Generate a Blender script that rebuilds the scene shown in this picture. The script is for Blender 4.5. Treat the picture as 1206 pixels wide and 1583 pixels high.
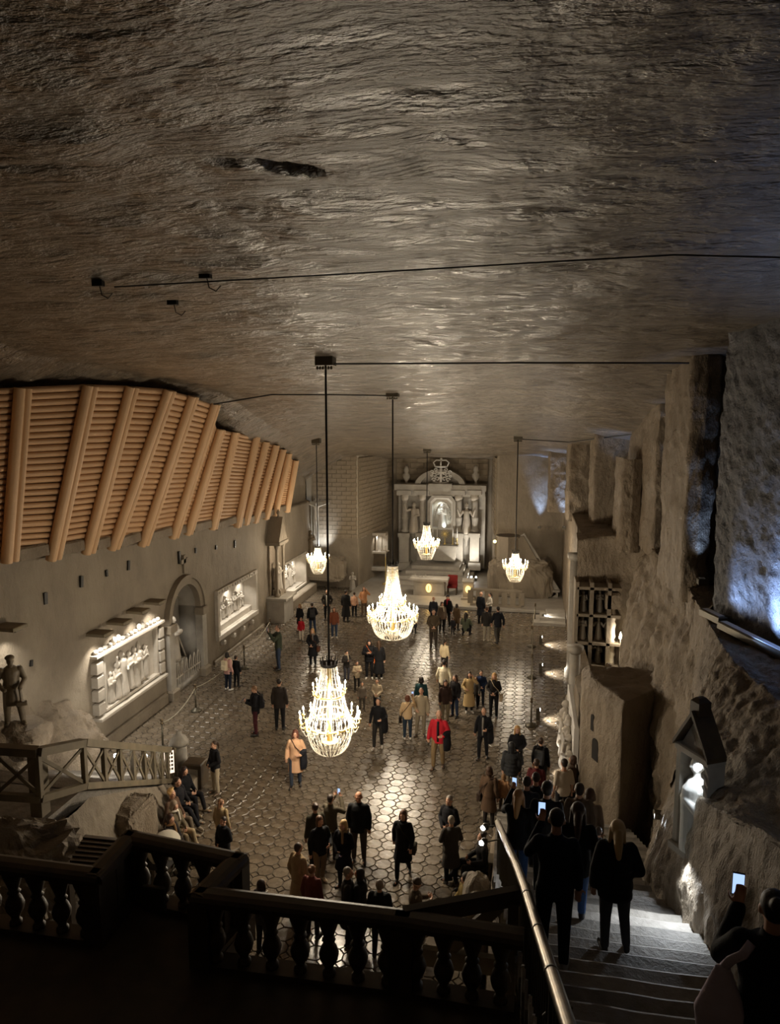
import bpy, bmesh, math, random
import numpy as np
from mathutils import Vector, Matrix, Euler
random.seed(7)
S = bpy.context.scene
COL = S.collection
for _o in list(bpy.data.objects):
    bpy.data.objects.remove(_o)
PI = math.pi
# ------------------------------------------------------------------ camera
FPX, CX, CY, HC = 1104.0, 603.0, 791.5, 11.0        # focal length in pixels of a 1206x1583 frame, centre, eye height
YAW, PITCH = math.radians(10.93), math.radians(7.406)
cam = bpy.data.cameras.new('camera')
cam.sensor_fit = 'AUTO'
cam.sensor_width = 36.0
cam.lens = FPX / 1583.0 * 36.0
cam.clip_end = 300
cam_o = bpy.data.objects.new('camera', cam)
cam_o.location = (0, 0, HC)
cam_o.rotation_euler = (PI / 2 - PITCH, 0, YAW)
COL.objects.link(cam_o)
S.camera = cam_o
# ------------------------------------------------------------------ world, exposure
wd = bpy.data.worlds.new('cave_dark')
S.world = wd
wd.use_nodes = True
wd.node_tree.nodes['Background'].inputs[0].default_value = (0.9, 0.8, 0.65, 1)
wd.node_tree.nodes['Background'].inputs[1].default_value = 0.004
S.view_settings.view_transform = 'Standard'
S.view_settings.look = 'None'
S.view_settings.gamma = 1.0
S.view_settings.use_curve_mapping = False
S.view_settings.exposure = 0.7
S.cycles.sample_clamp_indirect = 2.0
WARM = (1.0, 0.85, 0.65)
WHITE = (1.0, 0.93, 0.82)
COOL = (0.86, 0.93, 1.0)
BLUE = (0.36, 0.55, 1.0)
# ------------------------------------------------------------------ measuring: a picture point at a known distance -> a place in the hall
_r = Vector((math.cos(YAW), math.sin(YAW), 0))
_f = Vector((-math.sin(YAW) * math.cos(PITCH), math.cos(YAW) * math.cos(PITCH), -math.sin(PITCH)))
_u = _r.cross(_f)
_c = Vector((0, 0, HC))
def ray(x, y): return _r * ((x - CX) / FPX) + _u * ((CY - y) / FPX) + _f
def onz(x, y, z=0.0):
    d = ray(x, y); return _c + d * ((z - HC) / d.z)
def onx(x, y, X):
    d = ray(x, y); return _c + d * (X / d.x)
def ony(x, y, Y):
    d = ray(x, y); return _c + d * (Y / d.y)
def stair_at(x, y):
    d = ray(x, y); return _c + d * ((8.05 - HC) / (d.z + 0.42 * d.y))
def pix(p):
    q = Vector(p) - _c; return CX + FPX * q.dot(_r) / q.dot(_f), CY - FPX * q.dot(_u) / q.dot(_f)
# ------------------------------------------------------------------ object helpers
def link(o, parent=None):
    COL.objects.link(o)
    if parent is not None:
        o.parent = parent
    return o
def tag(o, label=None, cat=None, group=None, kind=None):
    if label: o['label'] = label
    if cat: o['category'] = cat
    if group: o['group'] = group
    if kind: o['kind'] = kind
    return o
def empty(name, loc=(0, 0, 0), label=None, cat=None, group=None, rz=0.0, kind=None):
    o = bpy.data.objects.new(name, None)
    o.empty_display_size = 0.1
    o.location = loc; o.rotation_euler = (0, 0, rz)
    link(o)
    return tag(o, label, cat, group, kind)
def obj(name, me, mat=None, parent=None, loc=(0, 0, 0), rot=(0, 0, 0), scale=(1, 1, 1), **kw):
    o = bpy.data.objects.new(name, me)
    o.location = loc; o.rotation_euler = rot; o.scale = scale
    if mat is not None:
        if len(me.materials) == 0:
            me.materials.append(mat)
        elif me.materials[0] != mat:
            o.material_slots[0].link = 'OBJECT'
            o.material_slots[0].material = mat
    link(o, parent)
    return tag(o, **kw)
class MB:
    """collects shapes and turns them into one mesh"""
    def __init__(s): s.v = []; s.f = []; s.m = []
    def add(s, vs, fs, mi=0):
        n = len(s.v); s.v.extend([tuple(v) for v in vs]); s.f.extend([tuple(i + n for i in f) for f in fs]); s.m.extend([mi] * len(fs)); return s
    def box(s, a, b, mi=0, ch=0.0):
        x0, y0, z0 = a; x1, y1, z1 = b
        if ch <= 0:
            vs = [(x0,y0,z0),(x1,y0,z0),(x1,y1,z0),(x0,y1,z0),(x0,y0,z1),(x1,y0,z1),(x1,y1,z1),(x0,y1,z1)]
            fs = [(0,3,2,1),(4,5,6,7),(0,1,5,4),(1,2,6,5),(2,3,7,6),(3,0,4,7)]
        else:
            c = ch
            vs = [(x0,y0,z0),(x1,y0,z0),(x1,y1,z0),(x0,y1,z0),(x0,y0,z1-c),(x1,y0,z1-c),(x1,y1,z1-c),(x0,y1,z1-c),
                  (x0+c,y0+c,z1),(x1-c,y0+c,z1),(x1-c,y1-c,z1),(x0+c,y1-c,z1)]
            fs = [(0,3,2,1),(8,9,10,11)] + [(i,(i+1)%4,4+(i+1)%4,4+i) for i in range(4)] + [(4+i,4+(i+1)%4,8+(i+1)%4,8+i) for i in range(4)]
        return s.add(vs, fs, mi)
    def bar(s, p, q, w, h, up=(0, 0, 1), mi=0):
        p = Vector(p); q = Vector(q); d = (q - p).normalized(); up = Vector(up)
        sd = d.cross(up)
        if sd.length < 1e-4: sd = d.cross(Vector((1, 0, 0)))
        sd.normalize(); u2 = sd.cross(d)
        vs = []
        for c in (p, q):
            for a, b in ((-1,-1),(1,-1),(1,1),(-1,1)):
                vs.append(c + sd * (a * w / 2) + u2 * (b * h / 2))
        return s.add(vs, [(0,3,2,1),(4,5,6,7),(0,1,5,4),(1,2,6,5),(2,3,7,6),(3,0,4,7)], mi)
    def tube(s, pts, rad, n=8, mi=0, cap=True):
        pts = [Vector(p) for p in pts]
        if not hasattr(rad, '__len__'): rad = [rad] * len(pts)
        prev = None; rings = []
        for i, p in enumerate(pts):
            d = (pts[min(i+1, len(pts)-1)] - pts[max(i-1, 0)]).normalized()
            if prev is None:
                a = d.cross(Vector((0, 0, 1)))
                if a.length < 1e-3: a = d.cross(Vector((1, 0, 0)))
            else:
                a = prev - d * prev.dot(d)
            a.normalize(); prev = a; b = d.cross(a)
            r = rad[i]
            rx, ry = (r if hasattr(r, '__len__') else (r, r))
            rings.append([p + a * (rx * math.cos(2*PI*k/n)) + b * (ry * math.sin(2*PI*k/n)) for k in range(n)])
        vs = [v for rg in rings for v in rg]; fs = []
        for i in range(len(rings)-1):
            for k in range(n):
                fs.append((i*n+k, i*n+(k+1)%n, (i+1)*n+(k+1)%n, (i+1)*n+k))
        if cap:
            fs.append(tuple(range(n-1, -1, -1))); fs.append(tuple((len(rings)-1)*n+k for k in range(n)))
        return s.add(vs, fs, mi)
    def lathe(s, prof, n=12, c=(0, 0, 0), mi=0, a0=0.0, a1=2*PI):
        full = abs(a1 - a0 - 2*PI) < 1e-6
        m = n if full else n + 1
        vs = [(c[0]+r*math.cos(a0+(a1-a0)*k/n), c[1]+r*math.sin(a0+(a1-a0)*k/n), c[2]+z) for r, z in prof for k in range(m)]
        fs = []
        for i in range(len(prof)-1):
            for k in range(n):
                k2 = (k+1) % m
                fs.append((i*m+k, i*m+k2, (i+1)*m+k2, (i+1)*m+k))
        if full:
            fs.append(tuple(range(m-1, -1, -1))); fs.append(tuple((len(prof)-1)*m+k for k in range(m)))
        return s.add(vs, fs, mi)
    def ball(s, c, r, n=10, m=7, mi=0, rot=None):
        if not hasattr(r, '__len__'): r = (r, r, r)
        vs = []
        for i in range(1, m):
            t = PI * i / m
            for k in range(n):
                a = 2*PI*k/n
                p = Vector((r[0]*math.sin(t)*math.cos(a), r[1]*math.sin(t)*math.sin(a), r[2]*math.cos(t)))
                if rot is not None: p = rot @ p
                vs.append(p + Vector(c))
        top = Vector((0, 0, r[2])); bot = Vector((0, 0, -r[2]))
        if rot is not None: top = rot @ top; bot = rot @ bot
        vs.append(top + Vector(c)); vs.append(bot + Vector(c))
        T = (m-1)*n; B = T+1; fs = []
        for k in range(n):
            fs.append((T, k, (k+1) % n))
            fs.append((B, (m-2)*n+(k+1) % n, (m-2)*n+k))
        for i in range(m-2):
            for k in range(n):
                fs.append((i*n+k, (i+1)*n+k, (i+1)*n+(k+1) % n, i*n+(k+1) % n))
        return s.add(vs, fs, mi)
    def caps(s, p, rp, q, rq, n=10):
        p = Vector(p); q = Vector(q); d = q - p
        L = d.length
        if L < 1e-5: return s.ball(p, rp, n, 6)
        d /= L
        pts = [p - d*rp*0.98, p - d*rp*0.7, p, q, q + d*rq*0.7, q + d*rq*0.98]
        rd = [rp*0.2, rp*0.72, rp, rq, rq*0.72, rq*0.2]
        return s.tube(pts, rd, n)
    def prism(s, poly, z0, z1, mi=0):
        n = len(poly)
        vs = [(x, y, z0) for x, y in poly] + [(x, y, z1) for x, y in poly]
        return s.add(vs, [tuple(range(n-1, -1, -1)), tuple(range(n, 2*n))] + [(i, (i+1) % n, n+(i+1) % n, n+i) for i in range(n)], mi)
    def mesh(s, name='m', smooth=False):
        me = bpy.data.meshes.new(name)
        me.from_pydata(s.v, [], s.f); me.update()
        if any(s.m):
            me.polygons.foreach_set('material_index', s.m)
        if smooth:
            me.polygons.foreach_set('use_smooth', [True]*len(me.polygons))
        return me
    def build(s, name, mat=None, parent=None, smooth=False, **kw):
        return obj(name, s.mesh(name, smooth), mat, parent, **kw)
# ------------------------------------------------------------------ noise for rock relief
def _hash(i, j, k):
    n = (i * 374761393 + j * 668265263 + k * 2147483647) & 0xffffffff
    n = ((n ^ (n >> 13)) * 1274126177) & 0xffffffff
    n = (n ^ (n >> 16)) & 0xffffffff
    return n.astype(np.float64) / 0x7fffffff - 1.0
def vnoise(P):
    I = np.floor(P).astype(np.int64); Fr = P - I
    Fr = Fr*Fr*(3-2*Fr)
    x, y, z = I[:, 0], I[:, 1], I[:, 2]; fx, fy, fz = Fr[:, 0], Fr[:, 1], Fr[:, 2]
    def L(a, b, t): return a + (b-a)*t
    return L(L(L(_hash(x,y,z), _hash(x+1,y,z), fx), L(_hash(x,y+1,z), _hash(x+1,y+1,z), fx), fy),
             L(L(_hash(x,y,z+1), _hash(x+1,y,z+1), fx), L(_hash(x,y+1,z+1), _hash(x+1,y+1,z+1), fx), fy), fz)
def fbm(P, oct=4, ridged=False):
    P = np.asarray(P, float); out = np.zeros(len(P)); a = 1.0; t = 0.0
    for o in range(oct):
        n = vnoise(P * (2.03**o) + 17.3*o)
        if ridged: n = 1 - 2*np.abs(n)
        out += a*n; t += a; a *= 0.5
    return out / t
def sheet_mesh(rows, nu, nv, disp=None, name='sheet', flip=False, tu=None, tv=None):
    """rows: list of polylines (equal number of points); bilinear surface, displaced along its normal by disp(P)"""
    R = np.array([[list(p) for p in r] for r in rows], float)
    nr, nc = R.shape[:2]
    u = np.linspace(0, nc-1, nu+1) if tu is None else np.asarray(tu); v = np.linspace(0, nr-1, nv+1) if tv is None else np.asarray(tv)
    nu = len(u)-1; nv = len(v)-1
    ui = np.minimum(u.astype(int), nc-2); uf = u-ui
    vi = np.minimum(v.astype(int), nr-2); vf = v-vi
    A = R[vi][:, ui]; B = R[vi][:, ui+1]; Cc = R[vi+1][:, ui]; D = R[vi+1][:, ui+1]
    UF = uf[None, :, None]; VF = vf[:, None, None]
    Pn = (A*(1-UF)+B*UF)*(1-VF) + (Cc*(1-UF)+D*UF)*VF
    du = np.gradient(Pn, axis=1); dv = np.gradient(Pn, axis=0)
    N = np.cross(du, dv); N /= (np.linalg.norm(N, axis=2, keepdims=True)+1e-9)
    if flip: N = -N
    P = Pn.reshape(-1, 3)
    if disp is not None:
        P = P + N.reshape(-1, 3)*disp(P)[:, None]
    idx = np.arange((nu+1)*(nv+1)).reshape(nv+1, nu+1)
    q = np.stack([idx[:-1, :-1], idx[:-1, 1:], idx[1:, 1:], idx[1:, :-1]], -1).reshape(-1, 4)
    if flip: q = q[:, ::-1]
    me = bpy.data.meshes.new(name)
    me.vertices.add(len(P)); me.vertices.foreach_set('co', P.ravel())
    me.loops.add(q.size); me.loops.foreach_set('vertex_index', q.ravel().astype(np.int32))
    me.polygons.add(len(q)); me.polygons.foreach_set('loop_start', np.arange(0, q.size, 4, dtype=np.int32))
    me.polygons.foreach_set('use_smooth', np.ones(len(q), bool))
    me.update(); me.validate()
    return me
def rough(amp, sc, oct=4, ridged=False, stretch=(1, 1, 1)):
    st = np.array(stretch, float)*sc
    return lambda P: amp*fbm(P*st, oct, ridged)
# ------------------------------------------------------------------ materials
def lin(h):
    h = h.lstrip('#'); out = []
    for i in (0, 2, 4):
        c = int(h[i:i+2], 16)/255.0
        out.append(c/12.92 if c <= 0.04045 else ((c+0.055)/1.055)**2.4)
    return tuple(out)
MATS = {}
def mat(name, col, rough_=0.7, metal=0.0, col2=None, nscale=3.0, bump=0.0, bscale=20.0, bdist=0.02, stretch=(1, 1, 1),
        bump2=0.0, bscale2=120.0, bdist2=0.004, spec=0.5, emit=None, estr=0.0, trans=0.0, vor=0.0, vscale=6.0, vdist=0.03, translucent=0.0, rvar=0.0, coat=0.0, coatr=0.2):
    if name in MATS: return MATS[name]
    m = bpy.data.materials.new(name); m.use_nodes = True
    nt = m.node_tree; N = nt.nodes; Lk = nt.links; b = N['Principled BSDF']
    b.inputs['Base Color'].default_value = (*col, 1); b.inputs['Roughness'].default_value = rough_
    b.inputs['Metallic'].default_value = metal; b.inputs['Specular IOR Level'].default_value = spec
    if trans: b.inputs['Transmission Weight'].default_value = trans
    if emit is not None:
        b.inputs['Emission Color'].default_value = (*emit, 1); b.inputs['Emission Strength'].default_value = estr
    tc = N.new('ShaderNodeTexCoord'); mp = N.new('ShaderNodeMapping'); mp.inputs['Scale'].default_value = stretch
    Lk.new(tc.outputs['Object'], mp.inputs['Vector'])
    def nz(sc, det=8, ro=0.6):
        n = N.new('ShaderNodeTexNoise'); n.inputs['Scale'].default_value = sc; n.inputs['Detail'].default_value = det; n.inputs['Roughness'].default_value = ro
        Lk.new(mp.outputs['Vector'], n.inputs['Vector']); return n
    if col2 is not None:
        n = nz(nscale); cr = N.new('ShaderNodeValToRGB'); e = cr.color_ramp.elements
        e[0].position = 0.32; e[1].position = 0.68; e[0].color = (*col, 1); e[1].color = (*col2, 1)
        Lk.new(n.outputs['Fac'], cr.inputs['Fac']); Lk.new(cr.outputs['Color'], b.inputs['Base Color'])
    if rvar:
        n = nz(nscale*1.7); mr = N.new('ShaderNodeMapRange'); mr.inputs['To Min'].default_value = rough_-rvar; mr.inputs['To Max'].default_value = rough_+rvar
        Lk.new(n.outputs['Fac'], mr.inputs['Value']); Lk.new(mr.outputs['Result'], b.inputs['Roughness'])
    prev = None
    def bmp(h, st, di):
        nonlocal prev
        bn = N.new('ShaderNodeBump'); bn.inputs['Strength'].default_value = st; bn.inputs['Distance'].default_value = di
        Lk.new(h, bn.inputs['Height'])
        if prev is not None: Lk.new(prev, bn.inputs['Normal'])
        prev = bn.outputs['Normal']
    if vor:
        v = N.new('ShaderNodeTexVoronoi'); v.inputs['Scale'].default_value = vscale
        Lk.new(mp.outputs['Vector'], v.inputs['Vector']); bmp(v.outputs['Distance'], vor, vdist)
    if bump: bmp(nz(bscale).outputs['Fac'], bump, bdist)
    if bump2: bmp(nz(bscale2, 4).outputs['Fac'], bump2, bdist2)
    if prev is not None: Lk.new(prev, b.inputs['Normal'])
    if coat:
        b.inputs['Coat Weight'].default_value = coat; b.inputs['Coat Roughness'].default_value = coatr
        if prev is not None: Lk.new(prev, b.inputs['Coat Normal'])
    if translucent:
        tr = N.new('ShaderNodeBsdfTranslucent'); tr.inputs['Color'].default_value = (*col, 1)
        mx = N.new('ShaderNodeMixShader'); mx.inputs[0].default_value = translucent
        Lk.new(b.outputs[0], mx.inputs[1]); Lk.new(tr.outputs[0], mx.inputs[2]); Lk.new(mx.outputs[0], N['Material Output'].inputs['Surface'])
    MATS[name] = m
    return m
def emat(name, col, strength):
    if name in MATS: return MATS[name]
    m = bpy.data.materials.new(name); m.use_nodes = True
    nt = m.node_tree; nt.nodes.remove(nt.nodes['Principled BSDF'])
    e = nt.nodes.new('ShaderNodeEmission'); e.inputs[0].default_value = (*col, 1); e.inputs[1].default_value = strength
    nt.links.new(e.outputs[0], nt.nodes['Material Output'].inputs['Surface'])
    m.cycles.emission_sampling = 'NONE'
    MATS[name] = m
    return m
def glass_thin(name):
    m = bpy.data.materials.new(name); m.use_nodes = True; nt = m.node_tree; nt.nodes.remove(nt.nodes['Principled BSDF'])
    t = nt.nodes.new('ShaderNodeBsdfTransparent'); t.inputs[0].default_value = (0.93, 0.96, 0.97, 1)
    g = nt.nodes.new('ShaderNodeBsdfGlossy'); g.inputs['Roughness'].default_value = 0.05
    f = nt.nodes.new('ShaderNodeMixShader'); f.inputs[0].default_value = 0.07
    nt.links.new(t.outputs[0], f.inputs[1]); nt.links.new(g.outputs[0], f.inputs[2]); nt.links.new(f.outputs[0], nt.nodes['Material Output'].inputs['Surface'])
    return m
def cloth(h):
    return mat('cloth_' + h.strip('#'), lin(h), 0.85, bump=0.35, bscale=14, bdist=0.03, bump2=0.2, bscale2=90, spec=0.25)
M_ceil = mat('ceiling_rock', (0.125, 0.096, 0.066), 0.34, col2=(0.30, 0.24, 0.17), nscale=2.6, stretch=(0.42, 1.2, 1.0), bump=1.0, bscale=3.2, bdist=0.22, bump2=1.0, bscale2=9.5, bdist2=0.085, spec=0.8, rvar=0.14, coat=0.9, coatr=0.20)
M_wall = mat('salt_wall', (0.195, 0.16, 0.118), 0.75, col2=(0.285, 0.24, 0.178), nscale=0.7, bump=0.6, bscale=6, bdist=0.07, bump2=0.6, bscale2=36, bdist2=0.025, stretch=(1, 1, 0.5))
M_rock = mat('rough_rock', (0.20, 0.155, 0.105), 0.62, col2=(0.31, 0.25, 0.18), nscale=1.3, bump=0.9, bscale=5, bdist=0.16, bump2=0.9, bscale2=30, bdist2=0.045, stretch=(1, 1, 0.5))
M_blue_shade = mat('shade_toned_salt', (0.085, 0.09, 0.10), 0.6, col2=(0.16, 0.165, 0.18), nscale=1.3, bump=0.9, bscale=6, bdist=0.12, bump2=0.8, bscale2=26, bdist2=0.04, spec=0.6)  # base colour darkened to stand in for the wall's shade from the chandeliers
M_tile = mat('floor_tile_salt', (0.085, 0.066, 0.045), 0.27, col2=(0.165, 0.132, 0.094), nscale=2.4, bump=0.35, bscale=6, bdist=0.02, bump2=0.25, bscale2=45, bdist2=0.004, spec=0.6, rvar=0.12)
M_joint = mat('floor_joint', (0.03, 0.024, 0.018), 0.8, bump=0.3)
M_carve = mat('carved_salt', (0.40, 0.36, 0.30), 0.6, col2=(0.52, 0.47, 0.40), nscale=2.5, bump=0.3, bscale=30, bdist=0.01)
M_grey = mat('grey_salt', (0.30, 0.275, 0.235), 0.55, col2=(0.40, 0.37, 0.32), nscale=2.0, bump=0.3, bscale=20, bdist=0.015)
M_log = mat('pine_log', lin('#c19870'), 0.6, col2=lin('#d3ae86'), nscale=3.0, bump=0.3, bscale=9, bdist=0.01, stretch=(1, 0.15, 1))
M_logp = mat('pine_post', lin('#c79e75'), 0.55, col2=lin('#dab98f'), nscale=2.5, bump=0.25, bscale=9, bdist=0.01, stretch=(1, 1, 0.15))
M_wood = mat('grey_wood', lin('#6d6350'), 0.7, col2=lin('#857a64'), nscale=3, bump=0.3, bscale=12, bdist=0.008, stretch=(1, 1, 0.4))
M_dwood = mat('dark_wood', lin('#3d3226'), 0.5, col2=lin('#54452f'), nscale=3, bump=0.25, bscale=12, bdist=0.006)
M_brick = mat('salt_brick', (0.23, 0.185, 0.13), 0.75, col2=(0.33, 0.27, 0.195), nscale=1.6, bump=0.5, bscale=12, bdist=0.03)
M_mortar = mat('mortar', (0.42, 0.37, 0.29), 0.85, bump=0.4, bscale=20)
M_black = mat('black_metal', (0.012, 0.011, 0.010), 0.5, spec=0.4)
M_iron = mat('grey_iron', lin('#5d584c'), 0.45, metal=0.6)
M_brass = mat('worn_brass_rail', lin('#7d6e56'), 0.36, metal=0.8, col2=lin('#54483a'), nscale=6, bump=0.1, bscale=30, bdist=0.004)
M_step = mat('stone_step', (0.20, 0.18, 0.155), 0.62, col2=(0.32, 0.295, 0.255), nscale=5, bump=0.6, bscale=14, bdist=0.03, bump2=0.5, bscale2=60, bdist2=0.01)
M_crystal = mat('crystal_bead', (0.97, 0.94, 0.86), 0.12, spec=0.8, translucent=0.55)
M_ring = mat('gilt_ring', lin('#d8c07a'), 0.35, metal=0.3)
M_skin = mat('skin', lin('#c79a80'), 0.55)
M_skin2 = mat('skin_tan', lin('#a8785c'), 0.55)
M_eye = mat('eye_dark', (0.02, 0.015, 0.012), 0.3)
M_lip = mat('lip', lin('#9a5a50'), 0.5)
M_flame = emat('candle_bulb_glow', (1.0, 0.86, 0.58), 40.0)
M_white_e = emat('lamp_glow_white', (0.95, 0.97, 1.0), 30.0)
M_screen = emat('phone_screen_glow', (0.42, 0.60, 1.0), 0.75)
M_amber = emat('amber_lamp_glow', (1.0, 0.62, 0.16), 2.2)
def point(name, loc, power, col=WARM, rad=0.15, parent=None):
    l = bpy.data.lights.new(name, 'POINT'); l.energy = power; l.color = col; l.shadow_soft_size = rad
    o = bpy.data.objects.new(name, l); o.location = loc; link(o, parent); return o
def spot(name, loc, target, power, col=WHITE, ang=60, blend=0.6, rad=0.05, parent=None):
    l = bpy.data.lights.new(name, 'SPOT'); l.energy = power; l.color = col; l.spot_size = math.radians(ang); l.spot_blend = blend; l.shadow_soft_size = rad
    o = bpy.data.objects.new(name, l); o.location = loc
    o.rotation_euler = (Vector(target) - Vector(loc)).to_track_quat('-Z', 'Y').to_euler()
    link(o, parent); return o
# ================================================================== THE SETTING
XL, XR = -13.75, 2.25
_cy = [-6, 6, 12, 17, 22, 26, 30, 37, 42, 48, 53]
_cz = [13.2, 13.1, 12.85, 12.45, 12.2, 11.95, 11.2, 10.1, 9.25, 8.5, 8.0]
def zc(x, y):
    x = np.asarray(x, float); y = np.asarray(y, float)
    z = np.interp(y, _cy, _cz)
    z = z - 0.14*np.maximum(0, x-0.5)*np.clip((y-19)/7, 0, 1) - 0.20*np.maximum(0, -10.0-x)*np.clip((y-26)/5, 0, 1) - 0.36*np.maximum(0, -11.6-x)
    return z
def ceil_z(x, y): return float(zc(x, y))
def make_ceiling():
    xs = np.linspace(-16, 9, 330)
    ys = -6 + 59*(np.linspace(0, 1, 560)**1.25)
    Xg, Yg = np.meshgrid(xs, ys)
    P = np.stack([Xg.ravel(), Yg.ravel(), np.zeros(Xg.size)], 1)
    z = zc(P[:, 0], P[:, 1])
    z = z + 0.16*fbm(P*np.array([0.18, 0.40, 1]), 3) + 0.07*fbm(P*np.array([0.5, 1.5, 1])+5, 3, True) + 0.05*fbm(P*np.array([1.4, 3.2, 1])+9, 2)
    # shallow broken scar and a few wide scallops
    for px0, py0, px1, py1, w, dep in ((385, 258, 512, 271, 0.052, 0.26), (328, 262, 365, 256, 0.04, 0.12), (640, 218, 760, 232, 0.05, 0.07), (320, 490, 400, 492, 0.07, 0.08)):
        a = onz(px0, py0, 13.1); b = onz(px1, py1, 13.1)
        d = np.array([b.x-a.x, b.y-a.y]); Ln = np.hypot(*d); d /= Ln
        rx = P[:, 0]-a.x; ry = P[:, 1]-a.y
        t = np.clip((rx*d[0]+ry*d[1])/Ln, 0, 1)
        dist = np.hypot(rx-t*Ln*d[0], ry-t*Ln*d[1]) + 0.05*fbm(P*3, 3)
        z += dep*np.exp(-(np.maximum(dist, 0)/w)**2)*np.sin(PI*np.clip(t, 0.05, 0.95))
    idx = np.arange(Xg.size).reshape(Xg.shape)
    q = np.stack([idx[:-1, :-1], idx[1:, :-1], idx[1:, 1:], idx[:-1, 1:]], -1).reshape(-1, 4)
    P[:, 2] = z
    me = bpy.data.meshes.new('ceiling')
    me.from_pydata(P.tolist(), [], q.tolist()); me.update()
    me.polygons.foreach_set('use_smooth', [True]*len(q))
    return obj('ceiling', me, M_ceil, kind='structure')
ceiling = make_ceiling()

# ---- floor of octagons and small squares, laid along the hall
FP = 0.40
floor_o = MB().box((-14.2, 7.0, -0.30), (4.6, 41.0, -0.022)).build('floor', M_joint, kind='structure')
def make_floor():
    c = FP/2 - 0.007; k = FP*0.29
    oc = [(-c+k, -c), (c-k, -c), (c, -c+k), (c, c-k), (c-k, c), (-c+k, c), (-c, c-k), (-c, -c+k)]
    sq_r = FP*0.29 - 0.014
    sq = [(0, -sq_r), (sq_r, 0), (0, sq_r), (-sq_r, 0)]
    def pts(poly, ch=0.012):
        n = len(poly); s = 1-ch/0.19 if n == 8 else 1-ch/0.10
        vs = [(x, y, -0.03) for x, y in poly] + [(x, y, -0.010) for x, y in poly] + [(x*s, y*s, 0.0) for x, y in poly]
        fs = [tuple(range(2*n, 3*n))]
        for a in (0, 1):
            fs += [(a*n+i, a*n+(i+1) % n, (a+1)*n+(i+1) % n, (a+1)*n+i) for i in range(n)]
        return vs, fs
    po, ps = pts(oc), pts(sq)
    mo = MB().add(*po).mesh('octagon_tile'); ms = MB().add(*ps).mesh('square_tile')
    mo.materials.append(M_tile); ms.materials.append(M_tile)
    cells = []
    ny = int((40.6-8.0)/FP); nx = int((2.6+14.0)/FP)
    for j in range(ny):
        for i in range(nx):
            cells.append((-13.9+FP*(i+0.5), 8.0+FP*(j+0.5)))
    rest = MB()
    rnd = random.Random(3)
    for kind, me, pt, off in (('octagon_tile', mo, po, 0.0), ('square_tile', ms, ps, FP/2)):
        vis = []
        for x, y in cells:
            px, py = pix((x+off, y+off, 0))
            ok = 250 < px < 800 and py < 1420 and not (px < 480 and py > 1330) and not (px > 700 and py > 1250)
            vis.append((0 if ok else 1, y, x))
        vis.sort()
        for n, (b, y, x) in enumerate(vis):
            tx, ty = rnd.gauss(0, 0.009), rnd.gauss(0, 0.009); dz = rnd.gauss(0, 0.0016)
            if n < 300 and b == 0:
                obj(kind, me, None, floor_o, (x+off, y+off, dz), (tx, ty, 0))
            else:
                vs, fs = pt
                rest.add([(vx+x+off, vy+y+off, vz+dz+vy*tx-vx*ty) for vx, vy, vz in vs], fs)
    rest.build('distant_tiles', M_tile, floor_o, kind='stuff')
make_floor()

# ---- left wall with an arched opening and two sunk panels
_ly = [6, 16.4, 18.2, 19.9, 21.3, 23.2, 25.4, 26.7, 29.0, 31.7, 33.9, 36.7, 38.8, 46]
_lz = [7.8, 7.29, 7.04, 6.92, 6.82, 6.61, 6.51, 6.45, 6.28, 5.98, 5.88, 5.85, 5.84, 5.7]
def wall_top(y): return float(np.interp(y, _ly, _lz))
ARCH = (25.15, 27.75, 3.05)          # y0, y1, springing
PAN2 = (29.55, 34.05, 1.15, 3.15)
PAN1 = (20.25, 24.0, 1.45, 3.45)
PAN3 = (38.3, 42.6, 0.75, 2.6)
def make_left_wall():
    ys = np.arange(6, 44.2, 0.12)
    rows = [[(XL, y, -0.1) for y in ys], [(XL, y, wall_top(y)) for y in ys], [(XL-0.35, y, wall_top(y)+0.12) for y in ys], [(XL-0.4, y, 13.4) for y in ys]]
    tv = np.concatenate([np.linspace(0, 1, 60)[:-1], np.linspace(1, 2, 3)[:-1], np.linspace(2, 3, 8)])
    def d(P):
        a = 0.05*fbm(P*np.array([1, 0.35, 0.9]), 4) + 0.025*fbm(P*np.array([1, 3, 0.8]), 3)
        near = np.clip((19.6-P[:, 1])/6, 0, 1)
        return a*(1+2.0*near)
    me = sheet_mesh(rows, 0, 0, d, 'wall_left', tu=np.arange(len(ys), dtype=float), tv=tv, flip=False)
    bm = bmesh.new(); bm.from_mesh(me)
    kill = []
    for f in bm.faces:
        c = f.calc_center_median()
        ay = (ARCH[0]+ARCH[1])/2; ar = (ARCH[1]-ARCH[0])/2
        inarch = ARCH[0] < c.y < ARCH[1] and (c.z < ARCH[2] or math.hypot(c.y-ay, c.z-ARCH[2]) < ar)
        inp = any(a < c.y < b and z0 < c.z < z1 for a, b, z0, z1 in (PAN2, PAN3))
        if inarch or inp: kill.append(f)
    bmesh.ops.delete(bm, geom=kill, context='FACES'); bm.to_mesh(me); bm.free()
    return obj('wall_left', me, M_wall, kind='structure')
wall_left = make_left_wall()
# putlog holes and rough blocks in the wall
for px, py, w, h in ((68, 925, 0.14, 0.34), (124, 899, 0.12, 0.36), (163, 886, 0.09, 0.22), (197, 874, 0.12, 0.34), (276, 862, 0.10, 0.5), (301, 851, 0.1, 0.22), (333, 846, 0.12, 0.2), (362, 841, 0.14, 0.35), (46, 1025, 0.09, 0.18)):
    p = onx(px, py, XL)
    MB().box((-0.02, -w/2, -h/2), (0.075, w/2, h/2)).build('wall_pocket', M_black, wall_left, loc=(p.x, p.y, p.z), rot=(random.uniform(-0.15, 0.15), 0, 0))
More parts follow.
